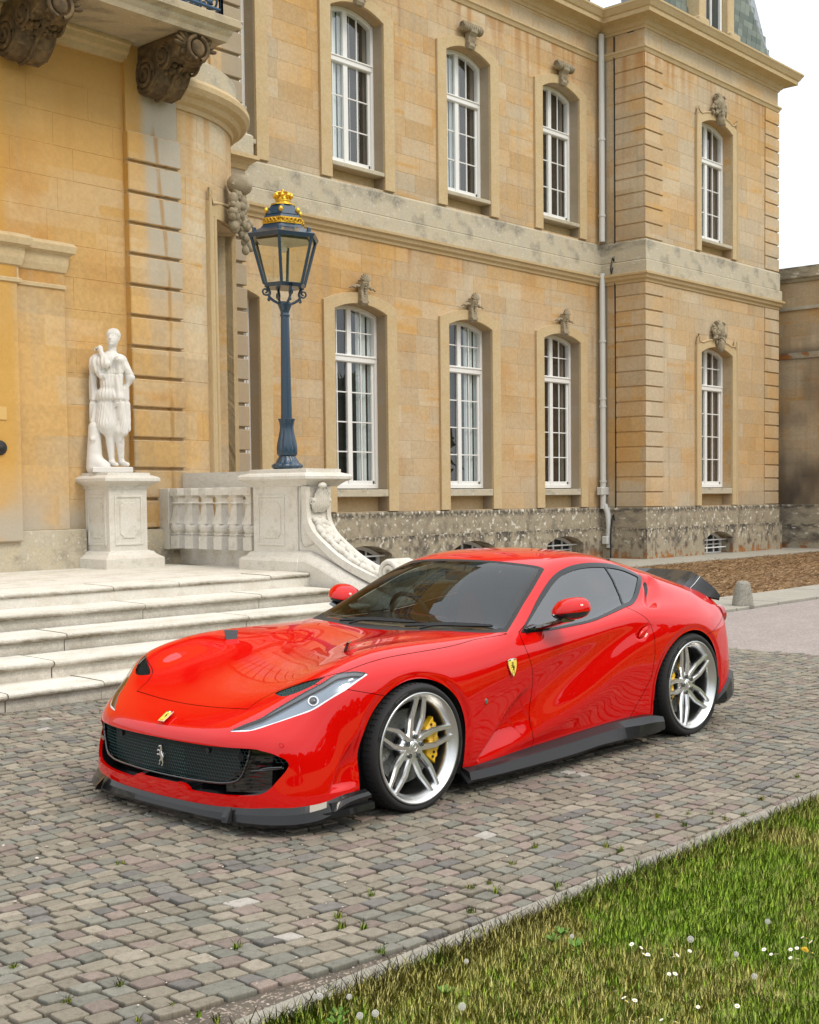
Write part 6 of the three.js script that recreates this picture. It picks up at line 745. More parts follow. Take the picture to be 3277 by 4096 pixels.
// polygon helpers: smooth closed outline through points (corner points given with a third value 1), signed distance (inside positive)
function outline(pts, n = 8) {
  const o = [], N = pts.length;
  for (let i = 0; i < N; i++) {
    const p0 = pts[(i + N - 1) % N], p1 = pts[i], p2 = pts[(i + 1) % N], p3 = pts[(i + 2) % N];
    const t1 = p1[2] ? [(p2[0] - p1[0]), (p2[1] - p1[1])] : [(p2[0] - p0[0]) / 2, (p2[1] - p0[1]) / 2], t2 = p2[2] ? [(p2[0] - p1[0]), (p2[1] - p1[1])] : [(p3[0] - p1[0]) / 2, (p3[1] - p1[1]) / 2];
    const both = p1[2] && p2[2];
    for (let k = 0; k < n; k++) { const t = k / n; if (both) { if (k) continue; o.push([p1[0], p1[1]]); continue; } const a = 2 * t ** 3 - 3 * t * t + 1, b = t ** 3 - 2 * t * t + t, c = -2 * t ** 3 + 3 * t * t, d = t ** 3 - t * t; o.push([a * p1[0] + b * t1[0] + c * p2[0] + d * t2[0], a * p1[1] + b * t1[1] + c * p2[1] + d * t2[1]]); }
  }
  let x0 = 1e9, y0 = 1e9, x1 = -1e9, y1 = -1e9; for (const p of o) { x0 = Math.min(x0, p[0]); x1 = Math.max(x1, p[0]); y0 = Math.min(y0, p[1]); y1 = Math.max(y1, p[1]); }
  o.box = [x0, y0, x1, y1]; return o;
}
function sdf(o, x, y) {
  const [x0, y0, x1, y1] = o.box, m = 0.12; if (x < x0 - m || x > x1 + m || y < y0 - m || y > y1 + m) return -m;
  let d = 1e9, inside = false;
  for (let i = 0, j = o.length - 1; i < o.length; j = i++) {
    const ax = o[j][0], ay = o[j][1], bx = o[i][0] - ax, by = o[i][1] - ay, k = clamp(((x - ax) * bx + (y - ay) * by) / (bx * bx + by * by || 1)), q = (x - ax - k * bx) ** 2 + (y - ay - k * by) ** 2;
    if (q < d) d = q;
    if ((o[i][1] > y) !== (o[j][1] > y) && x < (o[j][0] - o[i][0]) * (y - o[i][1]) / (o[j][1] - o[i][1]) + o[i][0]) inside = !inside;
  }
  return (inside ? 1 : -1) * Math.sqrt(d);
}
// triangle soup clipped where a per-vertex value is positive
function clipMesh(M, f) {
  const n = M.p.length / 3, v = new Float64Array(n); for (let i = 0; i < n; i++) v[i] = f(M.p[i * 3], M.p[i * 3 + 1], M.p[i * 3 + 2], M.n[i * 3], M.n[i * 3 + 1], M.n[i * 3 + 2], i);
  const p = [], nn = [], idx = [], map = new Int32Array(n).fill(-1), cut = new Map();
  const keep = (i) => { if (map[i] < 0) { map[i] = p.length / 3; p.push(M.p[i * 3], M.p[i * 3 + 1], M.p[i * 3 + 2]); nn.push(M.n[i * 3], M.n[i * 3 + 1], M.n[i * 3 + 2]); } return map[i]; };
  const edge = (a, b) => { if (a > b) [a, b] = [b, a]; const k = a * n + b; let r = cut.get(k); if (r === undefined) { r = p.length / 3; const t = v[a] / (v[a] - v[b]); for (let c = 0; c < 3; c++) { p.push(lerp(M.p[a * 3 + c], M.p[b * 3 + c], t)); } for (let c = 0; c < 3; c++) nn.push(lerp(M.n[a * 3 + c], M.n[b * 3 + c], t)); cut.set(k, r); } return r; };
  for (let t = 0; t < M.i.length; t += 3) {
    const T = [M.i[t], M.i[t + 1], M.i[t + 2]], s = T.map((i) => v[i] > 0), c = s[0] + s[1] + s[2];
    if (c === 3) idx.push(keep(T[0]), keep(T[1]), keep(T[2]));
    else if (c === 1) { const k = s.indexOf(true), a = T[k], b = T[(k + 1) % 3], d = T[(k + 2) % 3]; idx.push(keep(a), edge(a, b), edge(a, d)); }
    else if (c === 2) { const k = s.indexOf(false), a = T[k], b = T[(k + 1) % 3], d = T[(k + 2) % 3]; const e1 = edge(a, b), e2 = edge(a, d), B = keep(b), D = keep(d); idx.push(e1, B, D, e1, D, e2); }
  }
  return { p, n: nn, i: idx };
}
// ------------------------------------------------------------------ the red car
const T_carbon = tex(256, 256, (u, v) => { const a = Math.floor(u * 32), b = Math.floor(v * 32), w = ((a + b) >> 1) % 2 ? Math.abs(((u * 32) % 1) - 0.5) : Math.abs(((v * 32) % 1) - 0.5); const k = 0.006 + 0.008 * (1 - w * 1.4); return [k, k, k * 1.06]; });
const CM = {
  paint: phy({ name: 'red_paint', color: lin(0.60, 0.0015, 0.0005), roughness: 0.6, specularIntensity: 0.02, clearcoat: 1, clearcoatRoughness: 0.012, side: 2 }),
  black: std({ color: lin(0.008, 0.008, 0.009), roughness: 0.55, side: 2 }),
  void: std({ color: lin(0.003, 0.003, 0.003), roughness: 1, side: 2 }),
  gloss: phy({ color: lin(0.006, 0.006, 0.007), roughness: 0.08, clearcoat: 1, clearcoatRoughness: 0.02, side: 2 }),
  carbon: phy({ map: rep(T_carbon, 3), roughness: 0.4, specularIntensity: 0.3, clearcoat: 0.55, clearcoatRoughness: 0.05, side: 2 }),
  trim: phy({ color: lin(0.012, 0.012, 0.013), roughness: 0.22, side: 2 }),
  cowl: std({ color: lin(0.014, 0.012, 0.012), roughness: 0.6, side: 2 }),
  screen: phy({ color: lin(0.42, 0.50, 0.49), transmission: 1, thickness: 0, roughness: 0.0, ior: 1.52, side: 2 }),
  tint: phy({ color: lin(0.22, 0.26, 0.27), transmission: 1, thickness: 0, roughness: 0.0, ior: 2.4, side: 2 }),
  lens: phy({ color: lin(0.97, 0.98, 1), transmission: 1, thickness: 0, roughness: 0.0, ior: 1.6, side: 2 }),
  lampgrey: phy({ color: lin(0.20, 0.24, 0.28), roughness: 0.3, metalness: 0.5, side: 2 }),
  lampwhite: phy({ color: lin(0.85, 0.87, 0.9), roughness: 0.25, clearcoat: 1, side: 2 }),
  rubber: std({ color: lin(0.012, 0.012, 0.0125), roughness: 0.75, side: 2 }),
  alloy: phy({ color: lin(0.88, 0.89, 0.9), metalness: 1, roughness: 0.3, side: 2 }),
  alloy2: phy({ color: lin(0.68, 0.69, 0.69), metalness: 1, roughness: 0.36, side: 2 }),
  chrome: phy({ color: lin(0.85, 0.85, 0.86), metalness: 1, roughness: 0.1, side: 2 }),
  disc: phy({ color: lin(0.16, 0.165, 0.16), metalness: 0.7, roughness: 0.42, side: 2 }),
  hub: std({ color: lin(0.035, 0.036, 0.038), metalness: 0.6, roughness: 0.5, side: 2 }),
  yellow: phy({ color: lin(0.78, 0.46, 0.008), roughness: 0.35, clearcoat: 0.8, clearcoatRoughness: 0.1, side: 2 }),
  wire: phy({ color: lin(0.03, 0.075, 0.07), roughness: 0.35, metalness: 0.5 }),
  leather: std({ color: lin(0.012, 0.012, 0.013), roughness: 0.6, side: 2 }),
  redleather: std({ color: lin(0.25, 0.008, 0.008), roughness: 0.6, side: 2 }),
  taillamp: phy({ color: lin(0.35, 0.004, 0.004), roughness: 0.1, clearcoat: 1 }),
};
const theCar = thing('sports_car', 'glossy red two-seat sports car with silver wheels parked on the cobbles', 'car');
const mir = (g) => { const c = g.clone(); const p = c.attributes.position; for (let i = 0; i < p.count; i++) p.setZ(i, -p.getZ(i)); const n = c.attributes.normal; if (n) for (let i = 0; i < n.count; i++) n.setZ(i, -n.getZ(i)); if (c.index) { const a = c.index.array; for (let i = 0; i < a.length; i += 3) { const t = a[i]; a[i] = a[i + 1]; a[i + 1] = t; } } else { for (const k of Object.keys(c.attributes)) { const a = c.attributes[k], s = a.itemSize, d = a.array; for (let i = 0; i < a.count; i += 3) for (let q = 0; q < s; q++) { const t = d[i * s + q]; d[i * s + q] = d[(i + 1) * s + q]; d[(i + 1) * s + q] = t; } } } return c; };
{
  const L = {
    trim: outline([[0.975, 0.862, 1], [1.148, 0.957], [1.326, 1.06], [1.531, 1.158], [1.7, 1.205], [1.9, 1.225], [2.134, 1.218], [2.35, 1.19], [2.492, 1.145], [2.572, 1.1, 1], [2.464, 1.045], [2.334, 0.98], [2.22, 0.944], [2.12, 0.93, 1], [1.902, 0.897], [1.731, 0.873], [1.584, 0.862], [1.296, 0.853], [1.094, 0.855]]),
    ws: outline([[0.6, -0.3], [0.592, 0], [0.61, 0.25], [0.655, 0.5], [0.735, 0.72], [0.868, 0.845, 1], [1.115, 0.757], [1.32, 0.69], [1.515, 0.618, 1], [1.475, 0.431], [1.456, 0.147], [1.452, 0, 1], [1.456, -0.3, 1]]),
    wg: outline([[0.735, -0.3, 1], [0.725, 0], [0.735, 0.25], [0.765, 0.5], [0.81, 0.68], [0.9, 0.803, 1], [1.115, 0.733], [1.32, 0.666], [1.475, 0.605, 1], [1.445, 0.431], [1.428, 0.147], [1.424, 0, 1], [1.426, -0.3, 1]]),
    rw: outline([[2.42, -0.2, 1], [2.40, 0.2], [2.44, 0.42, 1], [3.0, 0.36, 1], [3.08, 0.2], [3.1, -0.2, 1]]),
    hood: outline([[-0.788, -0.3, 1], [-0.787, 0], [-0.782, 0.234], [-0.766, 0.49, 1], [-0.694, 0.503], [-0.633, 0.54], [-0.599, 0.588], [-0.54, 0.73], [-0.456, 0.815], [-0.36, 0.84], [-0.1, 0.842], [0.232, 0.837], [0.45, 0.83], [0.65, 0.82], [0.86, 0.855, 1], [0.735, 0.72, 1], [0.655, 0.5], [0.61, 0.25], [0.592, 0], [0.6, -0.3, 1]]),
    open: outline([[-0.2, 0.433, 1], [0.081, 0.431], [0.386, 0.431], [0.652, 0.436], [0.715, 0.427], [0.759, 0.415], [0.803, 0.392], [0.82, 0.374], [0.825, 0.356], [0.814, 0.324], [0.789, 0.284], [0.76, 0.243], [0.723, 0.216], [0.663, 0.201], [0.48, 0.185], [0.268, 0.179], [0.238, 0.193], [0.203, 0.208], [0.15, 0.212, 1], [-0.2, 0.212, 1]]),
    grille: outline([[-0.2, 0.433, 1], [0.386, 0.433], [0.648, 0.436, 1], [0.634, 0.367], [0.602, 0.296], [0.57, 0.266], [0.51, 0.25], [0.423, 0.242], [0.218, 0.236], [0, 0.234], [-0.2, 0.236, 1]]),
    smesh: outline([[0.70, 0.424, 1], [0.759, 0.412], [0.803, 0.389], [0.82, 0.372], [0.825, 0.356], [0.812, 0.34, 1], [0.778, 0.346], [0.745, 0.36], [0.722, 0.395]]),
    door: outline([[0.958, 0.866, 1], [0.955, 0.797], [0.975, 0.724], [1.017, 0.617], [1.024, 0.499], [1.005, 0.37], [1.022, 0.25], [1.04, 0.209], [1.03, 0.155, 1], [1.3, 0.17], [1.862, 0.203], [2.045, 0.203, 1], [2.23, 0.44], [2.255, 0.527], [2.265, 0.612], [2.263, 0.684], [2.259, 0.742], [2.247, 0.796], [2.218, 0.851], [2.162, 0.898], [2.118, 0.936, 1], [2.06, 1.12, 1], [1.9, 1.19], [1.66, 1.17], [1.4, 1.075], [1.18, 0.955]]),
    scoop: outline([[2.63, 1.058], [2.655, 1.035], [2.56, 0.985], [2.45, 0.938], [2.42, 0.94], [2.50, 0.985]]),
    recess: outline([[2.6, 1.115, 1], [2.73, 1.095], [2.7, 1.05], [2.554, 0.965], [2.42, 0.918], [2.33, 0.915], [2.345, 0.945], [2.46, 1.01], [2.53, 1.07]]),
    handle: outline([[2.215, 0.812, 1], [2.15, 0.79], [2.097, 0.748], [2.112, 0.728], [2.158, 0.726], [2.2, 0.762]]),
  };
  const HB = (() => { const n = V3(-0.5, 0.62, 0.6).normalize(), e1 = V3(0.787, 0.341, 0.513).normalize(); const e2 = V3().crossVectors(n, e1).normalize(); return (x, y, z) => [x * e1.x + y * e1.y + z * e1.z, x * e2.x + y * e2.y + z * e2.z]; })();
  const hl = [[-0.901, 0.506, 0.506, 1], [-0.856, 0.518, 0.627], [-0.772, 0.555, 0.719], [-0.694, 0.586, 0.784], [-0.626, 0.612, 0.831], [-0.548, 0.658, 0.87], [-0.454, 0.703, 0.899], [-0.331, 0.753, 0.899], [-0.303, 0.764, 0.892], [-0.343, 0.779, 0.871], [-0.388, 0.782, 0.849], [-0.462, 0.771, 0.818], [-0.539, 0.735, 0.799], [-0.613, 0.692, 0.748], [-0.681, 0.646, 0.698], [-0.743, 0.605, 0.656], [-0.795, 0.572, 0.625], [-0.851, 0.54, 0.562]];
  const hl2 = hl.map((p) => [...HB(...p), p[3]]);
  L.head = outline(hl2);
  L.headUp = hl2.slice(9).concat([hl2[0]]); L.headLow = hl2.slice(0, 9);
  L.vent = outline([[-0.641, 0.672, 0.552, 1], [-0.66, 0.667, 0.616], [-0.655, 0.672, 0.667], [-0.617, 0.695, 0.723], [-0.564, 0.726, 0.77], [-0.51, 0.757, 0.787], [-0.483, 0.765, 0.803, 1], [-0.54, 0.746, 0.736], [-0.585, 0.715, 0.644], [-0.617, 0.689, 0.579]].map((p) => [...HB(...p), p[3]]));
  const aF = (x, y) => { const dx = (x - 0.002) / 0.41, dy = Math.max(0, y - 0.335) / 0.37; return (Math.hypot(dx, dy) - 1) * 0.38; }, aR = (x, y) => { const dx = (x - 2.712) / 0.407, dy = Math.max(0, y - 0.35) / 0.385; return (Math.hypot(dx, dy) - 1) * 0.39; };
  const fv = [[1.06, 0.575], [0.911, 0.506], [0.798, 0.427], [0.696, 0.335], [0.606, 0.262], [0.52, 0.185]], ac = [[-0.45, 0.47], [-0.537, 0.345], [-0.605, 0.215]];
  const disp = (x, y, z) => {
    let d = 0;
    if (z > 0.55) {
      if (x > 0.45 && x < 1.5 && y < 0.62) { const q = car.toLine(x, y, fv), sd = q.side > 0 ? q.d : -q.d; if (q.t < 1 && q.t > 0) d -= 0.062 * sstep(0.02, 0.6, q.t) * sstep(0, 0.014, sd) * (1 - sstep(0.04, 0.36, sd)) * sstep(0.19, 0.345, y + (1.0 - x) * 0.1); }
      if (x > -0.68 && x < -0.3 && y < 0.52 && y > 0.17) { const q = car.toLine(x, y, ac), sd = q.side > 0 ? q.d : -q.d; d -= 0.034 * sstep(0, 0.022, sd) * (1 - sstep(0.03, 0.2, sd)) * sstep(0.195, 0.235, y) * (1 - sstep(0.3, 0.5, y)); }
      if (x > 2.25 && y > 0.88 && y < 1.2) { const s = sdf(L.recess, x, y); d -= 0.05 * sstep(-0.01, 0.04, s); }
      const a = Math.min(aF(x, y), aR(x, y)); if (a < 0.07 && y < 0.82) d -= 0.011 * (1 - sstep(0.008, 0.05, a));
      const h = sdf(L.handle, x, y); if (h > -0.05 && z > 0.8) d -= 0.018 * sstep(-0.012, 0.02, h);
    }
    return d;
  };
  const g = car.evalGrid(20, 14); let N = car.normals(g);
  for (let i = 0; i < g.P.length; i += 3) { const d = disp(g.P[i], g.P[i + 1], g.P[i + 2]); if (d) for (let c = 0; c < 3; c++) g.P[i + c] += N[i + c] * d; }
  N = car.normals(g);
  const idx = []; for (let a = 0; a + 1 < g.NS; a++) for (let b = 0; b + 1 < g.NV; b++) { const i = a * g.NV + b, j = i + g.NV; idx.push(i, j, i + 1, j, j + 1, i + 1); }
  let M = { p: Array.from(g.P), n: Array.from(N), i: idx };
  // the far half is the near half mirrored
  const both = (m, name, mt, parent = theCar, label, off = 0) => { const q = off ? m.p.map((v, i) => v + m.n[i] * off) : m.p; const a = geo(q, m.p.filter((_, i) => i % 3 !== 1), m.i, m.n); return part(parent, name, merge([a, mir(a)]), mt, label); };
  const pair = (m, name, mt, parent = theCar, off = 0) => { const q = off ? m.p.map((v, i) => v + m.n[i] * off) : m.p; const a = geo(q, m.p.filter((_, i) => i % 3 !== 1), m.i, m.n); return [part(parent, name, a, mt), part(parent, name, mir(a), mt)]; };
  const G = 0.0022;
  M = clipMesh(M, (x, y, z) => (z > 0.5 && y < 0.8 ? Math.min(aF(x, y), aR(x, y)) : 1));
  const fT = (x, y, z) => (y > 0.83 && z > 0.5 && x > 0.9 ? sdf(L.trim, x, y) : -0.1), fW = (x, y, z) => (y > 0.83 && x > 0.5 && x < 1.6 ? sdf(L.ws, x, z) : -0.1), fR = (x, y, z) => (x > 2.3 && y > 0.95 ? sdf(L.rw, x, z) : -0.1);
  const fO = (x, y, z) => (x < -0.6 && y < 0.5 ? sdf(L.open, z, y) : -0.1), fH = (x, y, z) => (x < -0.25 && y > 0.45 && z > 0.4 ? sdf(L.head, ...HB(x, y, z)) : -0.1), fV = (x, y, z) => (x < -0.4 && y > 0.6 && z > 0.4 ? sdf(L.vent, ...HB(x, y, z)) : -0.1), fS = (x, y, z) => (x > 2.3 && y > 0.85 ? sdf(L.scoop, x, y) : -0.1);
  const scr = clipMesh(M, fW), tri = clipMesh(M, fT), head = clipMesh(M, fH), vent = clipMesh(M, fV), scoop = clipMesh(M, fS), rear = clipMesh(M, fR);
  let B = clipMesh(M, (...q) => -Math.max(fW(...q), fT(...q), fR(...q), fS(...q), fO(...q) ));
  B = clipMesh(B, (...q) => -Math.max(fH(...q), fV(...q)));
  // painted panels, parted by shut lines
  const fD = (x, y, z) => (z > 0.6 && x > 0.8 && x < 2.4 ? sdf(L.door, x, y) : -0.1), fHood = (x, y, z) => (x < 0.95 && y > 0.55 ? sdf(L.hood, x, z) : -0.1);
  const fBump = (x, y, z) => (x < -0.2 ? Math.min(0.702 - 0.254 * (x + 0.454) - y, 0.1) : -0.1), fRB = (x, y, z) => (x > 2.8 ? Math.min(0.694 + 0.23 * (x - 2.966) - y, x - 2.85) : -0.1);
  const door = clipMesh(B, (...q) => fD(...q) - G), R1 = clipMesh(B, (...q) => -fD(...q) - G);
  const hood = clipMesh(R1, (...q) => fHood(...q) - G), R2 = clipMesh(R1, (...q) => -fHood(...q) - G);
  const bump = clipMesh(R2, (...q) => fBump(...q) - G * 0.8), R3 = clipMesh(R2, (...q) => -fBump(...q) - G * 0.8);
  const rb = clipMesh(R3, (...q) => fRB(...q) - G * 0.8), body = clipMesh(R3, (...q) => -fRB(...q) - G * 0.8);
  both(body, 'body_shell', CM.paint); both(hood, 'bonnet', CM.paint); both(bump, 'front_bumper', CM.paint); both(rb, 'rear_bumper', CM.paint);
  const doors = pair(door, 'door', CM.paint);
  // dark inner skin behind the shut lines and openings
  both(clipMesh(B, (x, y, z, nx, ny, nz) => Math.max(0.03 - Math.abs(fD(x, y, z)), 0.03 - Math.abs(fHood(x, y, z)), 0.03 - Math.abs(fBump(x, y, z)), 0.03 - Math.abs(fRB(x, y, z)))), 'inner_skin', CM.void, theCar, null, -0.008);
  // glass
  const cowl = clipMesh(scr, (x, y, z) => -sdf(L.wg, x, z)), glassW = clipMesh(scr, (x, y, z) => sdf(L.wg, x, z));
  both(cowl, 'windscreen_surround', CM.cowl); both(glassW, 'windscreen', CM.screen);
  const fg = (x, y) => sdf(L.trim, x, y) - lerp(0.012, 0.03, sstep(0.88, 1.08, y));
  pair(clipMesh(tri, (x, y) => -fg(x, y)), 'window_trim', CM.trim, theCar, 0.003); pair(clipMesh(tri, fg), 'side_window', CM.tint, theCar, -0.002);
  both(rear, 'rear_window', CM.gloss);
  { const dv = [[2.158, 1.2], [2.175, 1.1], [2.16, 1.0], [2.117, 0.93]]; pair(clipMesh(tri, (x, y) => 0.008 - car.toLine(x, y, dv).d), 'window_divider', CM.trim, theCar, 0.002); }
  pair(scoop, 'fender_scoop', CM.black);
  // headlights
  const hd = (x, y, z) => { const [u, v] = HB(x, y, z); return [car.toLine(u, v, L.headUp).d, car.toLine(u, v, L.headLow).d]; };
  for (const s of [1, -1]) {
    const h = grp(theCar, 'headlight'), put = (m, n, mt, off) => { const a = geo(off ? m.p.map((v, i) => v + m.n[i] * off) : m.p, m.p.filter((_, i) => i % 3 !== 1), m.i, m.n); return part(h, n, s > 0 ? a : mir(a), mt); };
    put(head, 'lens', CM.lens, 0.0005);
    put(clipMesh(head, (x, y, z) => { const [a, b] = hd(x, y, z); return Math.min(a - 0.026 * sstep(-0.9, -0.6, x), b - 0.007); }), 'reflector', CM.lampgrey, -0.02);
    put(clipMesh(head, (x, y, z) => 0.026 * sstep(-0.9, -0.6, x) - hd(x, y, z)[0]), 'dark_strip', CM.gloss, -0.006);
    put(clipMesh(head, (x, y, z) => 0.007 - hd(x, y, z)[1]), 'light_strip', CM.lampwhite, -0.004);
    const c = V3(-0.604, 0.657, 0.812), n = V3(-0.55, 0.45, 0.7).normalize(), q = new THREE.Quaternion().setFromUnitVectors(V3(0, 0, 1), n);
    const ring = new THREE.TorusGeometry(0.024, 0.004, 8, 28).applyQuaternion(q).translate(c.x - n.x * 0.012, c.y - n.y * 0.012, c.z - n.z * 0.012), eye = new THREE.SphereGeometry(0.021, 20, 14).applyQuaternion(q).translate(c.x - n.x * 0.024, c.y - n.y * 0.024, c.z - n.z * 0.024);
    part(h, 'projector_ring', s > 0 ? ring : mir(ring), CM.lampwhite); part(h, 'projector_lens', s > 0 ? eye : mir(eye), CM.gloss);
    for (let k = 0; k < 3; k++) { const t = k / 2, b = bb(0.075 - 0.01 * k, 0.004, 0.016, 0, 0, 0, 0.001).applyQuaternion(new THREE.Quaternion().setFromRotationMatrix(new THREE.Matrix4().makeBasis(V3(0.55, 0.28, 0.42).normalize(), V3(-0.35, 0.8, 0.35).normalize(), V3().crossVectors(V3(0.55, 0.28, 0.42).normalize(), V3(-0.35, 0.8, 0.35).normalize()).normalize()))).translate(lerp(-0.49, -0.41, t), lerp(0.705, 0.745, t) - 0.006, lerp(0.845, 0.868, t) - 0.008); part(h, 'light_bar', s > 0 ? b : mir(b), CM.lampwhite); }
  }
  pair(vent, 'vent_backing', CM.void, theCar, -0.02);
  // hexagonal wire mesh draped on a patch: lines of a honeycomb tested against an outline, laid on the nose curve
  const noseX = (z, y) => { let b = 0, bd = 1e9; for (let i = 0; i < noseS.length; i++) { const d = (noseS[i][2] - z) ** 2 + (noseS[i][1] - y) ** 2; if (d < bd) { bd = d; b = i; } } return noseS[b][0]; };
  const noseS = []; for (let i = 0; i < g.P.length; i += 3) if (g.P[i] < -0.6 && g.P[i + 1] < 0.47 && g.P[i + 1] > 0.17) noseS.push([g.P[i], g.P[i + 1], g.P[i + 2]]);
  const honey = (o, cell, r, xoff, tilt = 0) => {
    const P = [], [x0, y0, x1, y1] = o.box, w = cell * Math.sqrt(3), seg = [];
    for (let row = -1; row * cell * 1.5 < y1 - y0 + cell; row++) for (let c = -1; c * w < x1 - x0 + w; c++) {
      const cx = x0 + c * w + (row & 1 ? w / 2 : 0), cy = y0 + row * cell * 1.5, v = (k) => [cx + cell * 1.12 * Math.sin(k * Math.PI / 3), cy + cell * Math.cos(k * Math.PI / 3)];
      for (const k of [0, 1, 2]) seg.push([v(k), v(k + 1)]);
    }
    for (const [a, b] of seg) { if (sdf(o, ...a) < 0.001 || sdf(o, ...b) < 0.001) continue; const A = V3(noseX(a[0], a[1]) + xoff + tilt * (a[0] - 0.7), a[1], a[0]), Bq = V3(noseX(b[0], b[1]) + xoff + tilt * (b[0] - 0.7), b[1], b[0]); const d = V3().subVectors(Bq, A), l = d.length(); d.normalize(); const e = V3(1, 0, 0).cross(d).normalize().multiplyScalar(r), f = V3(1, 0, 0).multiplyScalar(-r); const q = (u, v) => P.push(u.x, u.y, u.z, v.x, v.y, v.z); const a1 = A.clone().add(e), a2 = A.clone().add(f), a3 = A.clone().sub(e), b1 = Bq.clone().add(e), b2 = Bq.clone().add(f), b3 = Bq.clone().sub(e); for (const t of [[a1, b1, b2], [a1, b2, a2], [a2, b2, b3], [a2, b3, a3]]) for (const v of t) P.push(v.x, v.y, v.z); }
    return boxUV(geo(P));
  };
  {
    const gr = grp(theCar, 'grille');
    const h = honey(L.grille, 0.0115, 0.0011, 0.028); part(gr, 'wire_mesh', merge([h, mir(h)]), CM.wire);
    const sm = honey(L.smesh, 0.0105, 0.0014, 0.045, 0.15); for (const m of [sm, mir(sm)]) part(gr, 'side_mesh', m, CM.wire);
    // frame round the grille panel and a dark wall behind everything
    const ring = (o, x, r, filt) => { const pts = o.filter((p) => p[0] >= -0.001 && filt(p)).map((p) => [noseX(p[0], p[1]) + x, p[1], p[0]]); return tube(pts, r, pts.length * 2, 6); };
    const fr = ring(L.grille, 0.016, 0.0065, (p) => p[1] < 0.432); part(gr, 'grille_frame', merge([fr, mir(fr)]), CM.gloss);
    // liner: opening edge pulled inwards
    const o = L.open.filter((p) => p[0] >= -1e-6), pos = [], id = [], n = o.length, pr = [], pi = [];
    const lay = [[0, 0], [0.018, -0.004], [0.05, -0.01], [0.17, -0.03]];
    const cz = 0.35, cy = 0.3, pt = (p, k) => { const d = Math.hypot(p[0] - cz, p[1] - cy) || 1, s = lay[k][1]; return [noseX(p[0], p[1]) + lay[k][0] + 0.001, p[1] + (p[1] - cy) / d * s, Math.max(0, p[0] + (p[0] > 0.02 ? (p[0] - cz) / d * s : 0))]; };
    for (let k = 0; k < lay.length - 1; k++) { const T = k < 1 ? pr : pos; for (let i = 0; i + 1 < n; i++) { if (o[i][0] < 0.001 && o[i + 1][0] < 0.001) continue; if (Math.hypot(o[i][0] - o[i + 1][0], o[i][1] - o[i + 1][1]) > 0.12) { if (o[i][1] > 0.3 !== o[i + 1][1] > 0.3) continue; } T.push(...pt(o[i], k), ...pt(o[i + 1], k), ...pt(o[i], k + 1), ...pt(o[i + 1], k), ...pt(o[i + 1], k + 1), ...pt(o[i], k + 1)); } }
    const A = boxUV(geo(pos)), C = boxUV(geo(pr)); part(gr, 'intake_liner', merge([A, mir(A)]), CM.gloss); part(theCar, 'bumper_lip', merge([C, mir(C)]), CM.paint);
    part(gr, 'intake_back', bb(0.02, 0.3, 1.36, -0.74, 0.3, 0, 0.004), CM.void);
    part(gr, 'radiator', bb(0.012, 0.22, 1.1, -0.86, 0.33, 0, 0.003), CM.black);
    // panel between the grille and the side mesh, and the lower duct floor
    const pn = []; for (let i = 0; i < 12; i++) { const f = (k) => { const y = lerp(0.205, 0.434, k / 12), z0 = 0.5 + 0.15 * sstep(0.23, 0.40, y) ; return [[noseX(z0, y) + 0.02, y, z0], [noseX(0.72, Math.max(0.22, y)) + 0.075, y, 0.71]]; }; const a = f(i), b = f(i + 1); pn.push(...a[0], ...b[0], ...a[1], ...b[0], ...b[1], ...a[1]); }
    const pg = boxUV(geo(pn)); for (const m of [pg, mir(pg)]) part(gr, 'duct_panel', m, CM.gloss);
    const fin = merge([tube([[-0.86, 0.323, 0.66], [-0.845, 0.345, 0.73], [-0.80, 0.352, 0.80]].map((p) => [p[0], p[1] - 0.005, p[2]]), 0.006, 10, 6), tube([[-0.875, 0.322, 0.655], [-0.85, 0.33, 0.72], [-0.795, 0.343, 0.806]], 0.005, 10, 6)]); for (const m of [fin, mir(fin)]) part(gr, 'intake_fin', m, CM.gloss);
    for (const z of [-0.385, 0.385]) part(gr, 'sensor', new THREE.CylinderGeometry(0.013, 0.013, 0.02, 18).rotateZ(Math.PI / 2).translate(noseX(0.385, 0.402) + 0.022, 0.402, z), CM.black);
    part(gr, 'tow_hole', new THREE.CylinderGeometry(0.021, 0.021, 0.012, 22).rotateZ(Math.PI / 2).translate(noseX(0.595, 0.39) + 0.026, 0.385, 0.592), CM.void);
    // floor of the intake behind the painted bumper bump
    part(gr, 'duct_floor', bb(0.12, 0.02, 1.0, -0.82, 0.172, 0, 0.004), CM.black);
  }
  // vent wires
  { const o = L.vent, P = []; const pts = []; for (let i = 0; i < vent.p.length; i += 3) pts.push([...HB(vent.p[i], vent.p[i + 1], vent.p[i + 2]), vent.p[i], vent.p[i + 1], vent.p[i + 2], vent.n[i], vent.n[i + 1], vent.n[i + 2]]);
    const near = (u, v) => { let b = pts[0], d = 1e9; for (const p of pts) { const q = (p[0] - u) ** 2 + (p[1] - v) ** 2; if (q < d) { d = q; b = p; } } return V3(b[2] - b[5] * 0.006, b[3] - b[6] * 0.006, b[4] - b[7] * 0.006); };
    const [x0, y0, x1, y1] = o.box, c = 0.007; for (let i = -60; i < 60; i++) for (const s of [1, -1]) { let prev = null; for (let k = 0; k <= 30; k++) { const v = lerp(y0, y1, k / 30), u = x0 + i * c + (x1 - x0) / 2 + s * (v - y0); if (sdf(o, u, v) > 0.001) { const w = near(u, v); if (prev && prev.distanceTo(w) > 0.0005 && prev.distanceTo(w) < 0.02) P.push(prev, w); prev = w; } else prev = null; } }
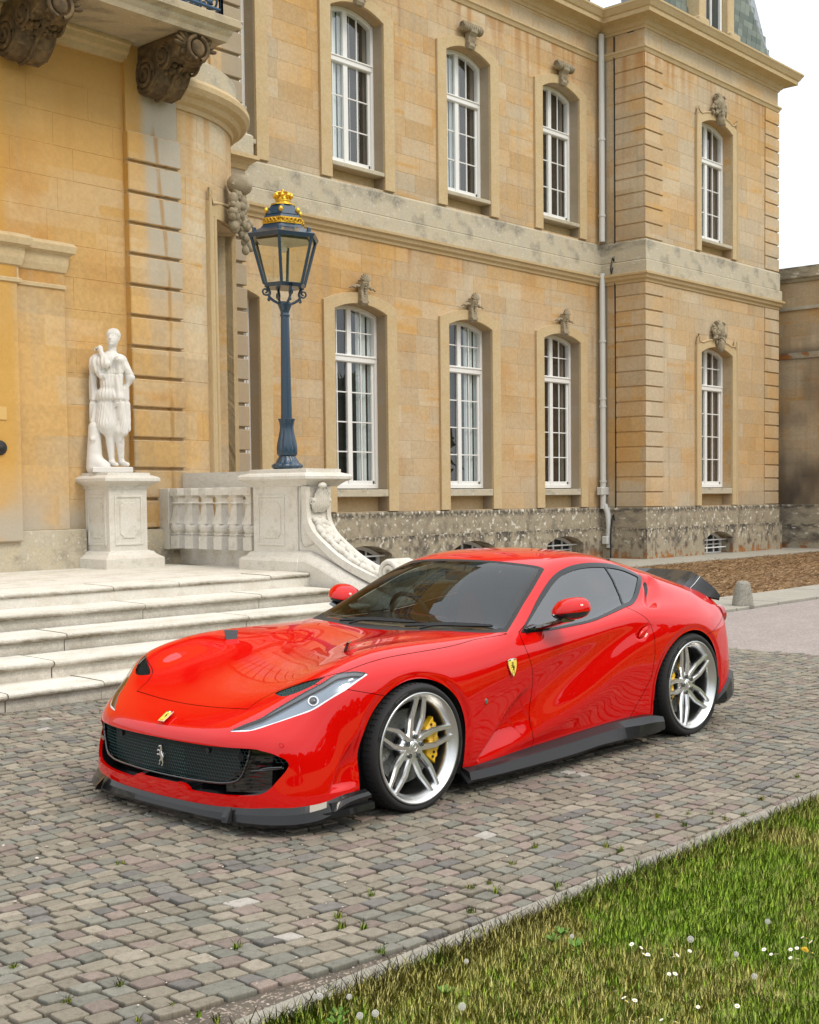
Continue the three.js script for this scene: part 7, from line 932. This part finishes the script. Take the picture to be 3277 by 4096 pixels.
    const gs = []; for (let i = 0; i < P.length; i += 2) { const d = V3().subVectors(P[i + 1], P[i]), e = V3(-0.5, 0.62, 0.6).cross(d).normalize().multiplyScalar(0.0009); const a = P[i], b = P[i + 1]; gs.push(a.x + e.x, a.y + e.y, a.z + e.z, b.x + e.x, b.y + e.y, b.z + e.z, b.x - e.x, b.y - e.y, b.z - e.z, a.x + e.x, a.y + e.y, a.z + e.z, b.x - e.x, b.y - e.y, b.z - e.z, a.x - e.x, a.y - e.y, a.z - e.z); }
    const m = boxUV(geo(gs)); for (const q of [m, mir(m)]) part(theCar, 'vent_mesh', q, CM.wire); }
  // door handles: a blade in the recess
  doors.forEach((d, i) => { const h = ball(1, 0, 0, 0, 0.06, 0.022, 0.014, 16).rotateZ(0.55).translate(2.165, 0.765, 0.934); part(d, 'handle', i ? mir(h) : h, CM.paint); });
  // wheel wells and chassis
  for (const [x, y, r] of [[0.002, 0.335, 0.405], [2.712, 0.35, 0.415]]) for (const s of [1, -1]) { const w = new THREE.CylinderGeometry(r, r, 0.34, 40, 1, true, 0, Math.PI * 2).rotateX(Math.PI / 2).translate(x, y - 0.01, s * 0.755); const c = clipMesh({ p: Array.from(w.attributes.position.array), n: Array.from(w.attributes.normal.array), i: Array.from(w.index.array) }, (a, b) => b - 0.13); part(theCar, 'wheel_well', geo(c.p, c.p.filter((_, i) => i % 3 !== 1), c.i, c.n), CM.void); part(theCar, 'wheel_well', new THREE.CircleGeometry(r, 32).translate(x, y, s * 0.6), CM.void); }
  part(theCar, 'chassis', merge([bb(3.9, 0.26, 1.18, 1.3, 0.26, 0), bb(1.85, 0.3, 1.66, 1.38, 0.29, 0), bb(0.36, 0.4, 1.3, -0.5, 0.33, 0), bb(0.5, 0.5, 1.5, 3.3, 0.42, 0)]), CM.void);
}
{ // ---------------- splitter, skirts, spoiler, diffuser
  const loft = (S, closed = true) => { // S: sections, each a list of [x, y, z]
    const P = [], m = S[0].length; for (let i = 0; i + 1 < S.length; i++) for (let j = 0; j < (closed ? m : m - 1); j++) { const k = (j + 1) % m; P.push(...S[i][j], ...S[i][k], ...S[i + 1][j], ...S[i + 1][j], ...S[i][k], ...S[i + 1][k]); }
    if (closed) for (const [s, r] of [[S[0], 0], [S[S.length - 1], 1]]) for (let j = 1; j + 1 < m; j++) { const t = r ? [s[0], s[j], s[j + 1]] : [s[0], s[j + 1], s[j]]; for (const q of t) P.push(...q); }
    return boxUV(geo(P));
  };
  const smooth = (k, n) => { const c = new THREE.CatmullRomCurve3(k.map((p) => V3(...p)), false, 'centripetal'); return c.getPoints(n).map((p) => [p.x, p.y, p.z]); };
  // splitter: plan curve of the body edge (inner top), a lip reaching out; ends with the raised winglet ahead of the wheel
  const top = smooth([[-0.968, 0.122, 0], [-0.962, 0.124, 0.25], [-0.945, 0.128, 0.45], [-0.905, 0.14, 0.64], [-0.845, 0.15, 0.78], [-0.75, 0.156, 0.873], [-0.62, 0.172, 0.922], [-0.5, 0.182, 0.943], [-0.385, 0.185, 0.948]], 48);
  const lip = smooth([[-0.985, 0.074, 0], [-0.98, 0.074, 0.25], [-0.965, 0.072, 0.45], [-0.93, 0.072, 0.655], [-0.868, 0.072, 0.805], [-0.77, 0.074, 0.9], [-0.655, 0.09, 0.952], [-0.54, 0.145, 0.982], [-0.375, 0.16, 0.985]], 48);
  const S = top.map((t, i) => { const l = lip[i], k = sstep(0.4, 0.56, l[2] > 0.5 ? 0.5 : 0.3); return [[t[0] + 0.004, t[1], t[2] - 0.004], [lerp(t[0], l[0], 0.55), lerp(t[1], l[1], 0.45), lerp(t[2], l[2], 0.55)], l, [l[0] + 0.004, l[1] - 0.016, l[2] - 0.004], [t[0] + 0.06, 0.07 + (l[1] - 0.08) * 0.6, t[2] - 0.05]]; });
  const sp = loft(S);
  const blade = loft(smooth([[-0.69, 0.082, 0.93], [-0.6, 0.088, 0.975], [-0.5, 0.092, 0.995], [-0.365, 0.095, 1.0]], 14).map((p) => [[p[0], p[1] + 0.032, p[2] - 0.03], [p[0], p[1] + 0.026, p[2] - 0.004], [p[0], p[1], p[2]], [p[0], p[1] - 0.012, p[2] - 0.01], [p[0], p[1] - 0.01, p[2] - 0.07]]));
  const gill = loft([-0.62, -0.52, -0.375].map((x) => [[x, 0.155, 0.955], [x, 0.1, 0.965], [x, 0.1, 0.9], [x, 0.15, 0.9]]));
  part(theCar, 'front_splitter', merge([sp, mir(sp)]), CM.carbon);
  for (const m of [blade, mir(blade)]) part(theCar, 'splitter_blade', m, CM.carbon);
  for (const m of [gill, mir(gill)]) part(theCar, 'splitter_gill', m, CM.black);
  const kn = loft([[-0.992, 0.565], [-0.982, 0.59]].map(([x, z]) => [[x + 0.045, 0.14, z - 0.02], [x - 0.002, 0.098, z - 0.01], [x - 0.004, 0.072, z], [x + 0.03, 0.07, z]])); for (const m of [kn, mir(kn)]) part(theCar, 'splitter_rib', m, CM.carbon);
  // side skirts
  const sk = [[0.42, 0.148, 0.895, 0.072, 0.965], [0.6, 0.15, 0.9, 0.072, 0.978], [1.0, 0.168, 0.905, 0.072, 0.985], [1.35, 0.18, 0.905, 0.076, 0.988], [1.6, 0.19, 0.905, 0.088, 0.99], [1.85, 0.2, 0.91, 0.088, 0.992], [2.05, 0.205, 0.92, 0.088, 0.998], [2.22, 0.2, 0.94, 0.09, 1.005], [2.33, 0.18, 0.95, 0.1, 1.0]];
  const skc = smooth(sk.map((r) => [r[0], r[1], r[2]]), 40), skl = smooth(sk.map((r) => [r[0], r[3], r[4]]), 40);
  const sS = skc.map((t, i) => { const l = skl[i], hump = sstep(1.75, 2.1, t[0]); return [[t[0], t[1] + 0.012, t[2] - 0.05], [t[0], t[1] + 0.004, t[2] + 0.002 + 0.03 * hump], [t[0], lerp(t[1], l[1], 0.22 + 0.12 * hump), lerp(t[2], l[2], 0.7 + 0.2 * hump)], [t[0], l[1] + 0.016, l[2]], [t[0], l[1], l[2] - 0.004], [t[0], l[1] - 0.004, l[2] - 0.03], [t[0], 0.1, t[2] - 0.08]]; });
  sS[0] = sS[0].map((p, j) => [p[0] - [0.03, 0.03, 0.02, 0.03, 0.05, 0.05, 0][j] + 0.02, p[1], p[2]]);
  const skg = loft(sS); for (const m of [skg, mir(skg)]) part(theCar, 'side_skirt', m, CM.carbon);
  // duck-tail spoiler on the rear deck
  const te = smooth([[3.66, 1.088, 0], [3.62, 1.088, 0.25], [3.52, 1.085, 0.45], [3.42, 1.068, 0.58], [3.37, 1.03, 0.68], [3.375, 0.98, 0.75], [3.40, 0.925, 0.785]], 36), ro = smooth([[3.40, 1.012, 0], [3.37, 1.008, 0.25], [3.3, 1.0, 0.43], [3.25, 0.975, 0.57], [3.27, 0.945, 0.665], [3.31, 0.92, 0.735], [3.385, 0.905, 0.782]], 36);
  const sS2 = te.map((t, i) => { const r = ro[i]; return [[r[0], r[1] - 0.004, r[2]], [lerp(r[0], t[0], 0.5), lerp(r[1], t[1], 0.42) , lerp(r[2], t[2], 0.5)], t, [t[0] + 0.008, t[1] - 0.012, t[2]], [lerp(r[0], t[0], 0.85), lerp(r[1], t[1], 0.35), lerp(r[2], t[2], 0.8)], [lerp(r[0], t[0], 0.6), r[1] - 0.02, r[2]]]; });
  const spl = loft(sS2), cut = 18; part(theCar, 'rear_spoiler', merge([spl, mir(spl)]), CM.carbon);
  { const t = te[20], r = ro[20], jo = tube([[r[0], r[1] + 0.002, r[2]], [lerp(r[0], t[0], 0.5), lerp(r[1], t[1], 0.44) + 0.001, lerp(r[2], t[2], 0.5)], [t[0], t[1] + 0.002, t[2]]], 0.0022, 8, 5); for (const m of [jo, mir(jo)]) part(theCar, 'spoiler_joint', m, CM.alloy2); }
  const df = loft([[3.08, 0.16, 0.2, 0.94], [3.2, 0.16, 0.27, 0.955], [3.32, 0.17, 0.34, 0.93], [3.42, 0.19, 0.38, 0.885]].map(([x, a, b, z]) => [[x, b, z - 0.045], [x, b - 0.02, z], [x, a + 0.03, z + 0.01], [x, a, z - 0.01], [x, a, z - 0.12]])); for (const m of [df, mir(df)]) part(theCar, 'rear_diffuser', m, CM.carbon);
  part(theCar, 'diffuser_panel', bb(0.3, 0.16, 1.5, 3.42, 0.22, 0, 0.02), CM.carbon);
  for (const z of [0.5, 0.7]) for (const s of [1, -1]) part(theCar, 'tail_lamp', new THREE.CylinderGeometry(0.075, 0.075, 0.05, 28).rotateZ(Math.PI / 2).translate(3.545 - (z - 0.5) * 0.28, 0.77, s * z), CM.taillamp);

  // ---------------- door mirrors
  for (const s of [1, -1]) {
    const mr = grp(theCar, 'wing_mirror'), put = (n, ge, mt) => part(mr, n, s > 0 ? ge : mir(ge), mt);
    const shell = (y0, y1, f) => { const P = []; const nu = 26, nv = 14; const pt = (a, b) => { const th = a / nu * Math.PI * 2, ph = lerp(y0, y1, b / nv) * Math.PI / 2; const cx = Math.cos(th), cz = Math.sin(th), c = Math.cos(ph), sy = Math.sin(ph); const ex = cx < 0 ? 0.115 : 0.075; let x = cx * Math.pow(Math.abs(c), 0.75) * ex, z = cz * Math.pow(Math.abs(c), 0.7) * 0.125; const y = sy * (sy > 0 ? 0.082 : 0.055); return [1.285 + x + z * 0.06 + y * 0.15, 0.978 + y + z * 0.12, 1.012 + z]; }; for (let a = 0; a < nu; a++) for (let b = 0; b < nv; b++) { const A = pt(a, b), Bq = pt(a + 1, b), C = pt(a + 1, b + 1), D = pt(a, b + 1); P.push(...A, ...D, ...Bq, ...Bq, ...D, ...C); } const ge = geo(P); return mergeVertices(geo(P), 1e-4).toNonIndexed(); };
    const sm = (ge) => { ge.deleteAttribute('normal'); ge.deleteAttribute('uv'); const m = mergeVertices(ge, 1e-4); m.computeVertexNormals(); return m; };
    put('mirror_cap', sm(shell(-0.12, 1)), CM.paint); put('mirror_housing', sm(shell(-1, -0.1)), CM.gloss);
    put('mirror_glass', new THREE.CircleGeometry(0.06, 24).scale(1.6, 0.9, 1).rotateY(Math.PI / 2).translate(1.345, 0.985, 1.01), CM.chrome);
    const arm = loft([[1.16, 0.875, 0.842, 0.05], [1.19, 0.885, 0.9, 0.045], [1.215, 0.905, 0.96, 0.05], [1.24, 0.928, 1.03, 0.06]].map(([x, y, z, w]) => [[x - w * 1.5, y, z], [x - w, y + 0.018, z], [x + w, y + 0.022, z], [x + w * 1.2, y + 0.004, z], [x + w * 0.6, y - 0.012, z], [x - w, y - 0.012, z]])); put('mirror_arm', arm, CM.gloss);
    const foot = loft([[1.02, 0.868, 0.868], [1.1, 0.876, 0.862], [1.2, 0.882, 0.858], [1.26, 0.874, 0.855]].map(([x, y, z]) => [[x, y - 0.012, z - 0.01], [x, y - 0.01, z + 0.012], [x, y + 0.014, z + 0.008], [x, y + 0.016, z - 0.014]])); put('mirror_foot', foot, CM.gloss);
  }
  // ---------------- wipers
  { const wy = (x, z) => 0.0; const W = [[[0.70, 0.886, -0.42], [0.73, 0.9, -0.2], [0.745, 0.903, 0.05], [0.76, 0.906, 0.2]], [[0.71, 0.885, 0.16], [0.755, 0.9, 0.4], [0.80, 0.905, 0.6], [0.85, 0.908, 0.75]]];
    for (const w of W) { const pr = smooth(w, 20); const b = loft(pr.map((p, i) => { const k = 0.006 + 0.008 * Math.sin(Math.PI * i / 20); return [[p[0] - k, p[1], p[2]], [p[0], p[1] + k * 1.3, p[2]], [p[0] + k, p[1] + 0.004, p[2]], [p[0], p[1] - 0.008, p[2]]]; })); part(theCar, 'wiper', merge([b, tube([[w[1][0] - 0.06, 0.878, w[1][2] - 0.1], [w[1][0] - 0.02, 0.9, w[1][2]], w[2]], 0.007, 10, 6)]), CM.black); } }
  // bonnet scoops on the inner slope of each wing
  for (const s of [1, -1]) { const sh = poly([[-0.042, 0.034], [0.042, 0.03], [0.03, -0.03], [0.012, -0.042], [-0.022, -0.04], [-0.036, -0.014]]); const e = ext(sh, 0.01, 0.003, 2); const q = new THREE.Quaternion().setFromRotationMatrix(new THREE.Matrix4().lookAt(V3(-0.55, 0.35, 0.75), V3(0, 0, 0), V3(0, 1, 0))); e.applyQuaternion(q).translate(-0.09, 0.852, -0.515); part(theCar, 'bonnet_scoop', s > 0 ? e : mir(e), CM.gloss); }
  // ---------------- cabin: dashboard, wheel on the far side, seats
  const cab = grp(theCar, 'cabin');
  part(cab, 'dashboard', merge([loft([[-0.72], [-0.4], [-0.1], [0.1], [0.4], [0.72]].map(([z]) => { const b = Math.abs(z + 0.36) < 0.2 ? 0.03 : 0; return [[0.74, 0.84, z], [0.9, 0.87 + b, z], [1.05, 0.86 + b * 1.4, z], [1.16, 0.8, z], [1.18, 0.55, z], [0.75, 0.5, z]]; })), ball(0.14, 1.03, 0.84, -0.37, 0.9, 0.6, 1.1)]), CM.leather);
  part(cab, 'floor', bb(2.1, 0.03, 1.5, 1.85, 0.36, 0), CM.leather); part(cab, 'rear_bulkhead', bb(0.05, 0.5, 1.45, 2.42, 0.72, 0), CM.leather);
  part(cab, 'steering_wheel', merge([new THREE.TorusGeometry(0.175, 0.017, 10, 40), bb(0.3, 0.035, 0.02), bb(0.04, 0.16, 0.02, 0, -0.08, 0), ball(0.06, 0, 0, 0, 1, 1, 0.5)].map((q) => q.rotateY(Math.PI / 2).rotateZ(0.35).translate(1.3, 0.86, -0.37))), CM.leather);
  for (const z of [-0.37, 0.37]) { part(cab, 'seat', merge([ball(1, 1.98, 0.72, z, 0.1, 0.4, 0.26, 20).rotateZ(0), ball(1, 2.06, 1.06, z, 0.06, 0.13, 0.15, 16), ball(1, 1.7, 0.48, z, 0.32, 0.1, 0.25, 16)]), CM.leather); part(cab, 'seat_facing', ball(1, 1.905, 0.7, z, 0.05, 0.3, 0.14, 16), CM.redleather); }
  part(cab, 'stitching', merge([tube([[1.0, 0.93, -0.1], [1.06, 0.91, 0.0], [1.1, 0.9, 0.14]], 0.006, 12, 5), tube([[1.02, 0.9, -0.7], [1.0, 0.925, -0.62]], 0.005, 8, 5)]), CM.redleather);
  part(cab, 'inner_mirror', bb(0.03, 0.06, 0.2, 1.36, 1.155, 0, 0.012), CM.black);
  part(cab, 'headlining', bb(0.9, 0.02, 1.0, 1.95, 1.225, 0), CM.leather);
}
// ---------------- wheels
function horseShape(s = 1) { return poly([[0.10, 0.5], [0.04, 0.47], [-0.06, 0.46], [-0.17, 0.40], [-0.15, 0.36], [-0.05, 0.38], [-0.01, 0.33], [-0.06, 0.24], [-0.18, 0.27], [-0.27, 0.2], [-0.24, 0.12], [-0.21, 0.18], [-0.15, 0.2], [-0.07, 0.14], [-0.13, 0.05], [-0.25, 0.07], [-0.29, -0.04], [-0.25, -0.05], [-0.21, 0.02], [-0.1, -0.02], [-0.02, -0.04], [0.0, -0.16], [-0.1, -0.24], [-0.12, -0.4], [-0.19, -0.46], [-0.09, -0.45], [-0.05, -0.3], [0.06, -0.22], [0.12, -0.34], [0.07, -0.46], [0.01, -0.5], [0.13, -0.49], [0.18, -0.34], [0.17, -0.2], [0.2, -0.1], [0.27, -0.05], [0.25, 0.1], [0.32, 0.18], [0.22, 0.14], [0.2, -0.02], [0.13, 0.08], [0.09, 0.2], [0.12, 0.32]].map((p) => [p[0] * s, p[1] * s])); }
function canvasTex(w, h, draw) { const c = document.createElement('canvas'); c.width = w; c.height = h; const x = c.getContext('2d'); draw(x, w, h); const t = new THREE.CanvasTexture(c); t.colorSpace = THREE.SRGBColorSpace; return t; }
{
  const ringPatch = (r0, r1, a0, a1, z, n = 30) => { const P = [], U = []; for (let i = 0; i < n; i++) { const f = (k) => lerp(a0, a1, k / n), p = (k, r) => [Math.cos(f(k)) * r, Math.sin(f(k)) * r, z], A = p(i, r0), B = p(i + 1, r0), C = p(i + 1, r1), D = p(i, r1); P.push(...A, ...C, ...B, ...A, ...D, ...C); const u0 = i / n, u1 = (i + 1) / n; U.push(u0, 0, u1, 1, u1, 0, u0, 0, u0, 1, u1, 1); } return geo(P, U); };
  const word = (txt, w, h, px, col) => canvasTex(w, h, (x) => { x.fillStyle = '#0f0f10'; x.fillRect(0, 0, w, h); x.fillStyle = col; x.font = 'bold ' + px + 'px sans-serif'; x.textAlign = 'center'; x.textBaseline = 'middle'; x.fillText(txt, w / 2, h / 2); });
  const wMat = (t) => std({ map: t, roughness: 0.6, side: 2 });
  const words = [wMat(word('MICHELIN', 512, 96, 78, '#3a3a3c')), wMat(word('275/30 ZR 21', 512, 96, 64, '#6c6c6e')), wMat(word('PILOT SPORT', 512, 96, 64, '#3a3a3c'))];
  const spoke = (L0, wd) => { // polyline of [r, lateral, z, halfwidth, depth]; chamfered section swept along it
    const S = L0.map(([r, l, z, w, d]) => [[-w, z - d * 0.35], [-w * 0.62, z], [w * 0.62, z], [w, z - d * 0.35], [w * 0.85, z - d], [-w * 0.85, z - d]].map(([o, zz]) => [r, l + o, zz])), P = [], m = 6;
    for (let i = 0; i + 1 < S.length; i++) for (let j = 0; j < m; j++) { const k = (j + 1) % m; P.push(...S[i][j], ...S[i + 1][j], ...S[i][k], ...S[i + 1][j], ...S[i + 1][k], ...S[i][k]); }
    for (const s of [S[0], S[S.length - 1]]) for (let j = 1; j + 1 < m; j++) P.push(...s[0], ...s[j], ...s[j + 1]);
    return boxUV(geo(P));
  };
  const makeWheel = (Rt, Rl, half, drop, calA, rot) => { // axis z, face towards +z at z = 0 (lip plane)
    const w = new THREE.Group(); w.name = 'wheel';
    const W = half * 2;
    { // tyre
      const pr = []; const A = (r, z) => pr.push(new THREE.Vector2(r, z)); A(Rl - 0.012, -0.02); A(Rl - 0.002, -0.008); A(Rl + 0.008, 0.003); A(lerp(Rl, Rt, 0.45), 0.0065); A(lerp(Rl, Rt, 0.7), 0.002); A(Rt - 0.008, -0.012); A(Rt - 0.002, -0.028); A(Rt, -0.05);
      for (const k of [0.2, 0.35, 0.5, 0.65, 0.8]) { const z = -W * k; A(Rt, z + 0.006); A(Rt - 0.006, z + 0.004); A(Rt - 0.006, z - 0.004); A(Rt, z - 0.006); }
      A(Rt, -W + 0.05); A(Rt - 0.008, -W + 0.012); A(Rl, -W); A(Rl - 0.02, -W + 0.02);
      const t = new THREE.LatheGeometry(pr.map((v) => new THREE.Vector2(v.x, v.y)), 96).rotateX(Math.PI / 2); const p = t.attributes.position; const ym = -(Rt - drop); for (let i = 0; i < p.count; i++) if (p.getY(i) < ym) p.setY(i, ym); t.computeVertexNormals();
      part(w, 'tyre', t, CM.rubber);
      const tr = []; for (let k = 0; k < 64; k++) { const a = k / 64 * Math.PI * 2; tr.push(new THREE.BoxGeometry(0.003, 0.004, 0.055).translate(0, Rt - 0.0005, -0.052).rotateZ(a)); tr.push(new THREE.BoxGeometry(0.003, 0.004, 0.06).rotateY(0.5).translate(0, Rt - 0.0005, -W * 0.42).rotateZ(a + 0.03)); } const tm = part(w, 'tread_sipe', merge(tr), CM.void); tm.userData.kind = 'stuff';
      for (const [k, a, da] of [[0, 2.62, 0.5], [1, 2.02, 0.4], [2, -0.9, 0.5], [0, -0.2, 0.5]]) part(w, 'tyre_lettering', ringPatch(Rl + 0.013, Rt - 0.017, a + da / 2, a - da / 2, 0.0078), words[k]);
    }
    part(w, 'rim_barrel', new THREE.LatheGeometry([[Rl, -0.008], [Rl + 0.001, 0.004], [Rl - 0.004, 0.0095], [Rl - 0.012, 0.008], [Rl - 0.016, -0.004], [Rl - 0.03, -0.016], [Rl - 0.032, -0.03], [Rl - 0.044, -0.034], [Rl - 0.046, -0.06], [Rl - 0.03, -0.12], [Rl - 0.022, -0.2], [Rl - 0.012, -W + 0.02], [Rl, -W]].map((q) => new THREE.Vector2(...q)), 96).rotateX(Math.PI / 2), CM.alloy2);
    const re = Rl - 0.02;
    for (let k = 0; k < 5; k++) { const a = rot + k * Math.PI * 2 / 5;
      for (const s of [1, -1]) {
        const c = -drop * 0 - 0.0;
        const o = spoke([[0.025, s * 0.014, -0.046, 0.02, 0.03], [0.07, s * 0.028, -0.043, 0.019, 0.036], [0.155, s * 0.042, -0.028, 0.0165, 0.042], [0.205, s * 0.036, -0.02, 0.0145, 0.038], [re - 0.002, s * 0.026, -0.012, 0.0125, 0.03]]).rotateZ(a);
        part(w, 'spoke', o, CM.alloy);
      }
      part(w, 'lug_nut', merge([new THREE.CylinderGeometry(0.0135, 0.0135, 0.012, 20, 1, true).rotateX(Math.PI / 2), new THREE.CylinderGeometry(0.0095, 0.0095, 0.014, 6).rotateX(Math.PI / 2)]).translate(0.0565, 0, -0.04).rotateZ(a), CM.disc);
    }
    part(w, 'hub_plate', new THREE.LatheGeometry([[0.0, -0.036], [0.02, -0.037], [0.032, -0.039], [0.034, -0.042], [0.036, -0.046], [0.05, -0.05], [0.085, -0.056], [0.09, -0.09], [0.0, -0.1]].map((q) => new THREE.Vector2(...q)), 48).rotateX(Math.PI / 2), CM.alloy);
    part(w, 'centre_cap', merge([new THREE.TorusGeometry(0.022, 0.0015, 6, 32).translate(0, 0, -0.036), tube([[-0.008, 0.008, -0.036], [0.006, 0.006, -0.036], [0.0, 0, -0.036], [-0.004, -0.003, -0.036], [0.008, -0.008, -0.036]], 0.0018, 16, 5)]), CM.alloy2);
    // brake
    const dz = -0.125; const holes = []; for (let k = 0; k < 60; k++) { const a = k / 60 * Math.PI * 2, r = 0.125 + 0.062 * ((k * 5) % 3) / 2; holes.push(new THREE.CylinderGeometry(0.003, 0.003, 0.002, 8).rotateX(Math.PI / 2).translate(Math.cos(a) * r, Math.sin(a) * r, dz + 0.0165)); }
    part(w, 'brake_disc', new THREE.CylinderGeometry(0.2, 0.2, 0.032, 64).rotateX(Math.PI / 2).translate(0, 0, dz), CM.disc); const hm = part(w, 'drill_hole', merge(holes), CM.void); hm.userData.kind = 'stuff';
    part(w, 'disc_bell', new THREE.CylinderGeometry(0.085, 0.1, 0.05, 32).rotateX(Math.PI / 2).translate(0, 0, dz + 0.03), CM.hub);
    { const sh = new THREE.Shape(); const r0 = 0.135, r1 = 0.218, hA = 0.62; for (let i = 0; i <= 20; i++) { const a = calA - hA + 2 * hA * i / 20, r = r1 + 0.006 * Math.cos(i * 1.9); i ? sh.lineTo(Math.cos(a) * r, Math.sin(a) * r) : sh.moveTo(Math.cos(a) * r, Math.sin(a) * r); } for (let i = 20; i >= 0; i--) { const a = calA - hA * 0.92 + 2 * hA * 0.92 * i / 20, r = r0 + (i % 5 === 0 ? 0.012 : 0); sh.lineTo(Math.cos(a) * r, Math.sin(a) * r); }
      const c = ext(sh, 0.03, 0.006, 2).translate(0, 0, dz + 0.022); part(w, 'brake_caliper', c, CM.yellow);
      const bolts = []; for (const q of [-0.5, -0.36, 0.36, 0.5]) bolts.push(new THREE.CylinderGeometry(0.008, 0.008, 0.012, 12).rotateX(Math.PI / 2).translate(Math.cos(calA + q) * 0.185, Math.sin(calA + q) * 0.185, dz + 0.056)); part(w, 'caliper_bolt', merge(bolts), CM.hub);
      const tx = canvasTex(256, 64, (x) => { x.fillStyle = '#e0b010'; x.fillRect(0, 0, 256, 64); x.fillStyle = '#141414'; x.font = 'bold 50px serif'; x.textAlign = 'center'; x.textBaseline = 'middle'; x.fillText('Ferrari', 128, 34); }); part(w, 'caliper_lettering', ringPatch(0.163, 0.193, calA + 0.26, calA - 0.26, dz + 0.0592), std({ map: tx, roughness: 0.4, side: 2 })); }
    part(w, 'inner_hub', new THREE.CylinderGeometry(Rl - 0.03, Rl - 0.03, 0.006, 48).rotateX(Math.PI / 2).translate(0, 0, -W + 0.04), CM.void);
    return w;
  };
  const front = makeWheel(0.346, 0.3, 0.138, 0.009, 0.05, 1.45), rear = makeWheel(0.361, 0.307, 0.165, 0.01, Math.PI - 0.05, 0.62);
  for (const [w, x, y, z] of [[front, 0, 0.337, 0.968], [rear, 2.72, 0.351, 0.972]]) { const a = w.clone(); a.position.set(x, y, z); theCar.add(a); const b = w.clone(); b.position.set(x, y, -z); b.rotation.y = Math.PI; theCar.add(b); }
}
{ // ---------------- badges
  const horseOn = (x, w, h, cx, cy, s) => { const p = horseShape(1).getPoints(4); x.beginPath(); p.forEach((q, i) => (i ? x.lineTo(cx + q.x * s, cy - q.y * s) : x.moveTo(cx + q.x * s, cy - q.y * s))); x.closePath(); x.fill(); };
  const band = (x, w, y, h) => { x.fillStyle = '#1f7a3a'; x.fillRect(0, y, w / 3, h); x.fillStyle = '#f4f4f0'; x.fillRect(w / 3, y, w / 3, h); x.fillStyle = '#c22222'; x.fillRect(2 * w / 3, y, w / 3 + 1, h); };
  const shieldT = canvasTex(256, 352, (x, w, h) => { x.fillStyle = '#f2d75c'; x.fillRect(0, 0, w, h); band(x, w, 0, 44); x.fillStyle = '#16161a'; horseOn(x, w, h, w / 2, 172, 205); x.font = 'bold 46px serif'; x.textAlign = 'center'; x.fillText('S  F', w / 2, 300); });
  const noseT = canvasTex(192, 256, (x, w, h) => { x.fillStyle = '#f2d75c'; x.fillRect(0, 0, w, h); band(x, w, 0, 28); x.fillStyle = '#16161a'; horseOn(x, w, h, w / 2, 122, 150); x.font = 'bold 38px serif'; x.textAlign = 'center'; x.fillText('Ferrari', w / 2, 240); });
  const sh = new THREE.Shape(); sh.moveTo(-0.5, 0.62); sh.quadraticCurveTo(0, 0.78, 0.5, 0.62); sh.quadraticCurveTo(0.56, -0.1, 0, -0.72); sh.quadraticCurveTo(-0.56, -0.1, -0.5, 0.62);
  const flatUV = (g2, w, h) => { const p = g2.attributes.position, u = new Float32Array(p.count * 2); for (let i = 0; i < p.count; i++) { u[i * 2] = p.getX(i) / w + 0.5; u[i * 2 + 1] = p.getY(i) / h + 0.5; } g2.setAttribute('uv', new THREE.BufferAttribute(u, 2)); return g2; };
  const em = grp(theCar, 'shield_badge'); em.position.set(0.803, 0.68, 0.9415); em.rotation.set(-0.07, -0.02, 0.06);
  const k = 0.076; const S2 = new THREE.Shape(sh.getPoints(10).map((p) => p.clone().multiplyScalar(k)));
  part(em, 'badge_rim', ext(S2, 0.004, 0.0015, 2), CM.chrome);
  part(em, 'badge_face', flatUV(new THREE.ShapeGeometry(new THREE.Shape(sh.getPoints(10).map((p) => p.clone().multiplyScalar(k * 0.93)))).translate(0, 0, 0.0062), 0.075, 0.11), phy({ map: shieldT, roughness: 0.25, clearcoat: 1 }));
  const nb = grp(theCar, 'nose_badge'); nb.position.set(-0.918, 0.5335, 0.0); nb.rotation.set(0, -Math.PI / 2, 0); nb.rotateX(-0.98);
  part(nb, 'badge_rim', bb(0.053, 0.078, 0.004, 0, 0, 0, 0.0015), CM.chrome); part(nb, 'badge_face', flatUV(new THREE.PlaneGeometry(0.048, 0.072).translate(0, 0, 0.0025), 0.048, 0.072), phy({ map: noseT, roughness: 0.25, clearcoat: 1 }));
  const hs = ext(horseShape(0.115), 0.008, 0.003, 2).rotateY(-Math.PI / 2).translate(-0.955, 0.335, 0.012); part(theCar, 'grille_emblem', hs, CM.chrome);
  for (const s of [1, -1]) { part(theCar, 'side_repeater', merge([new THREE.CylinderGeometry(0.0115, 0.0115, 0.006, 18).rotateX(Math.PI / 2).scale(1, 1.5, 1).translate(0.575, 0.512, s * 0.938)]), CM.chrome); part(theCar, 'side_repeater_lens', new THREE.CylinderGeometry(0.007, 0.007, 0.008, 18).rotateX(Math.PI / 2).scale(1, 1.4, 1).translate(0.575, 0.512, s * 0.939), CM.lampgrey);
    part(theCar, 'parking_sensor', new THREE.TorusGeometry(0.011, 0.0012, 6, 24).rotateY(-0.9 * s).translate(-0.808, 0.459, s * 0.803), CM.redleather); }
}
renderer.render(scene, camera);
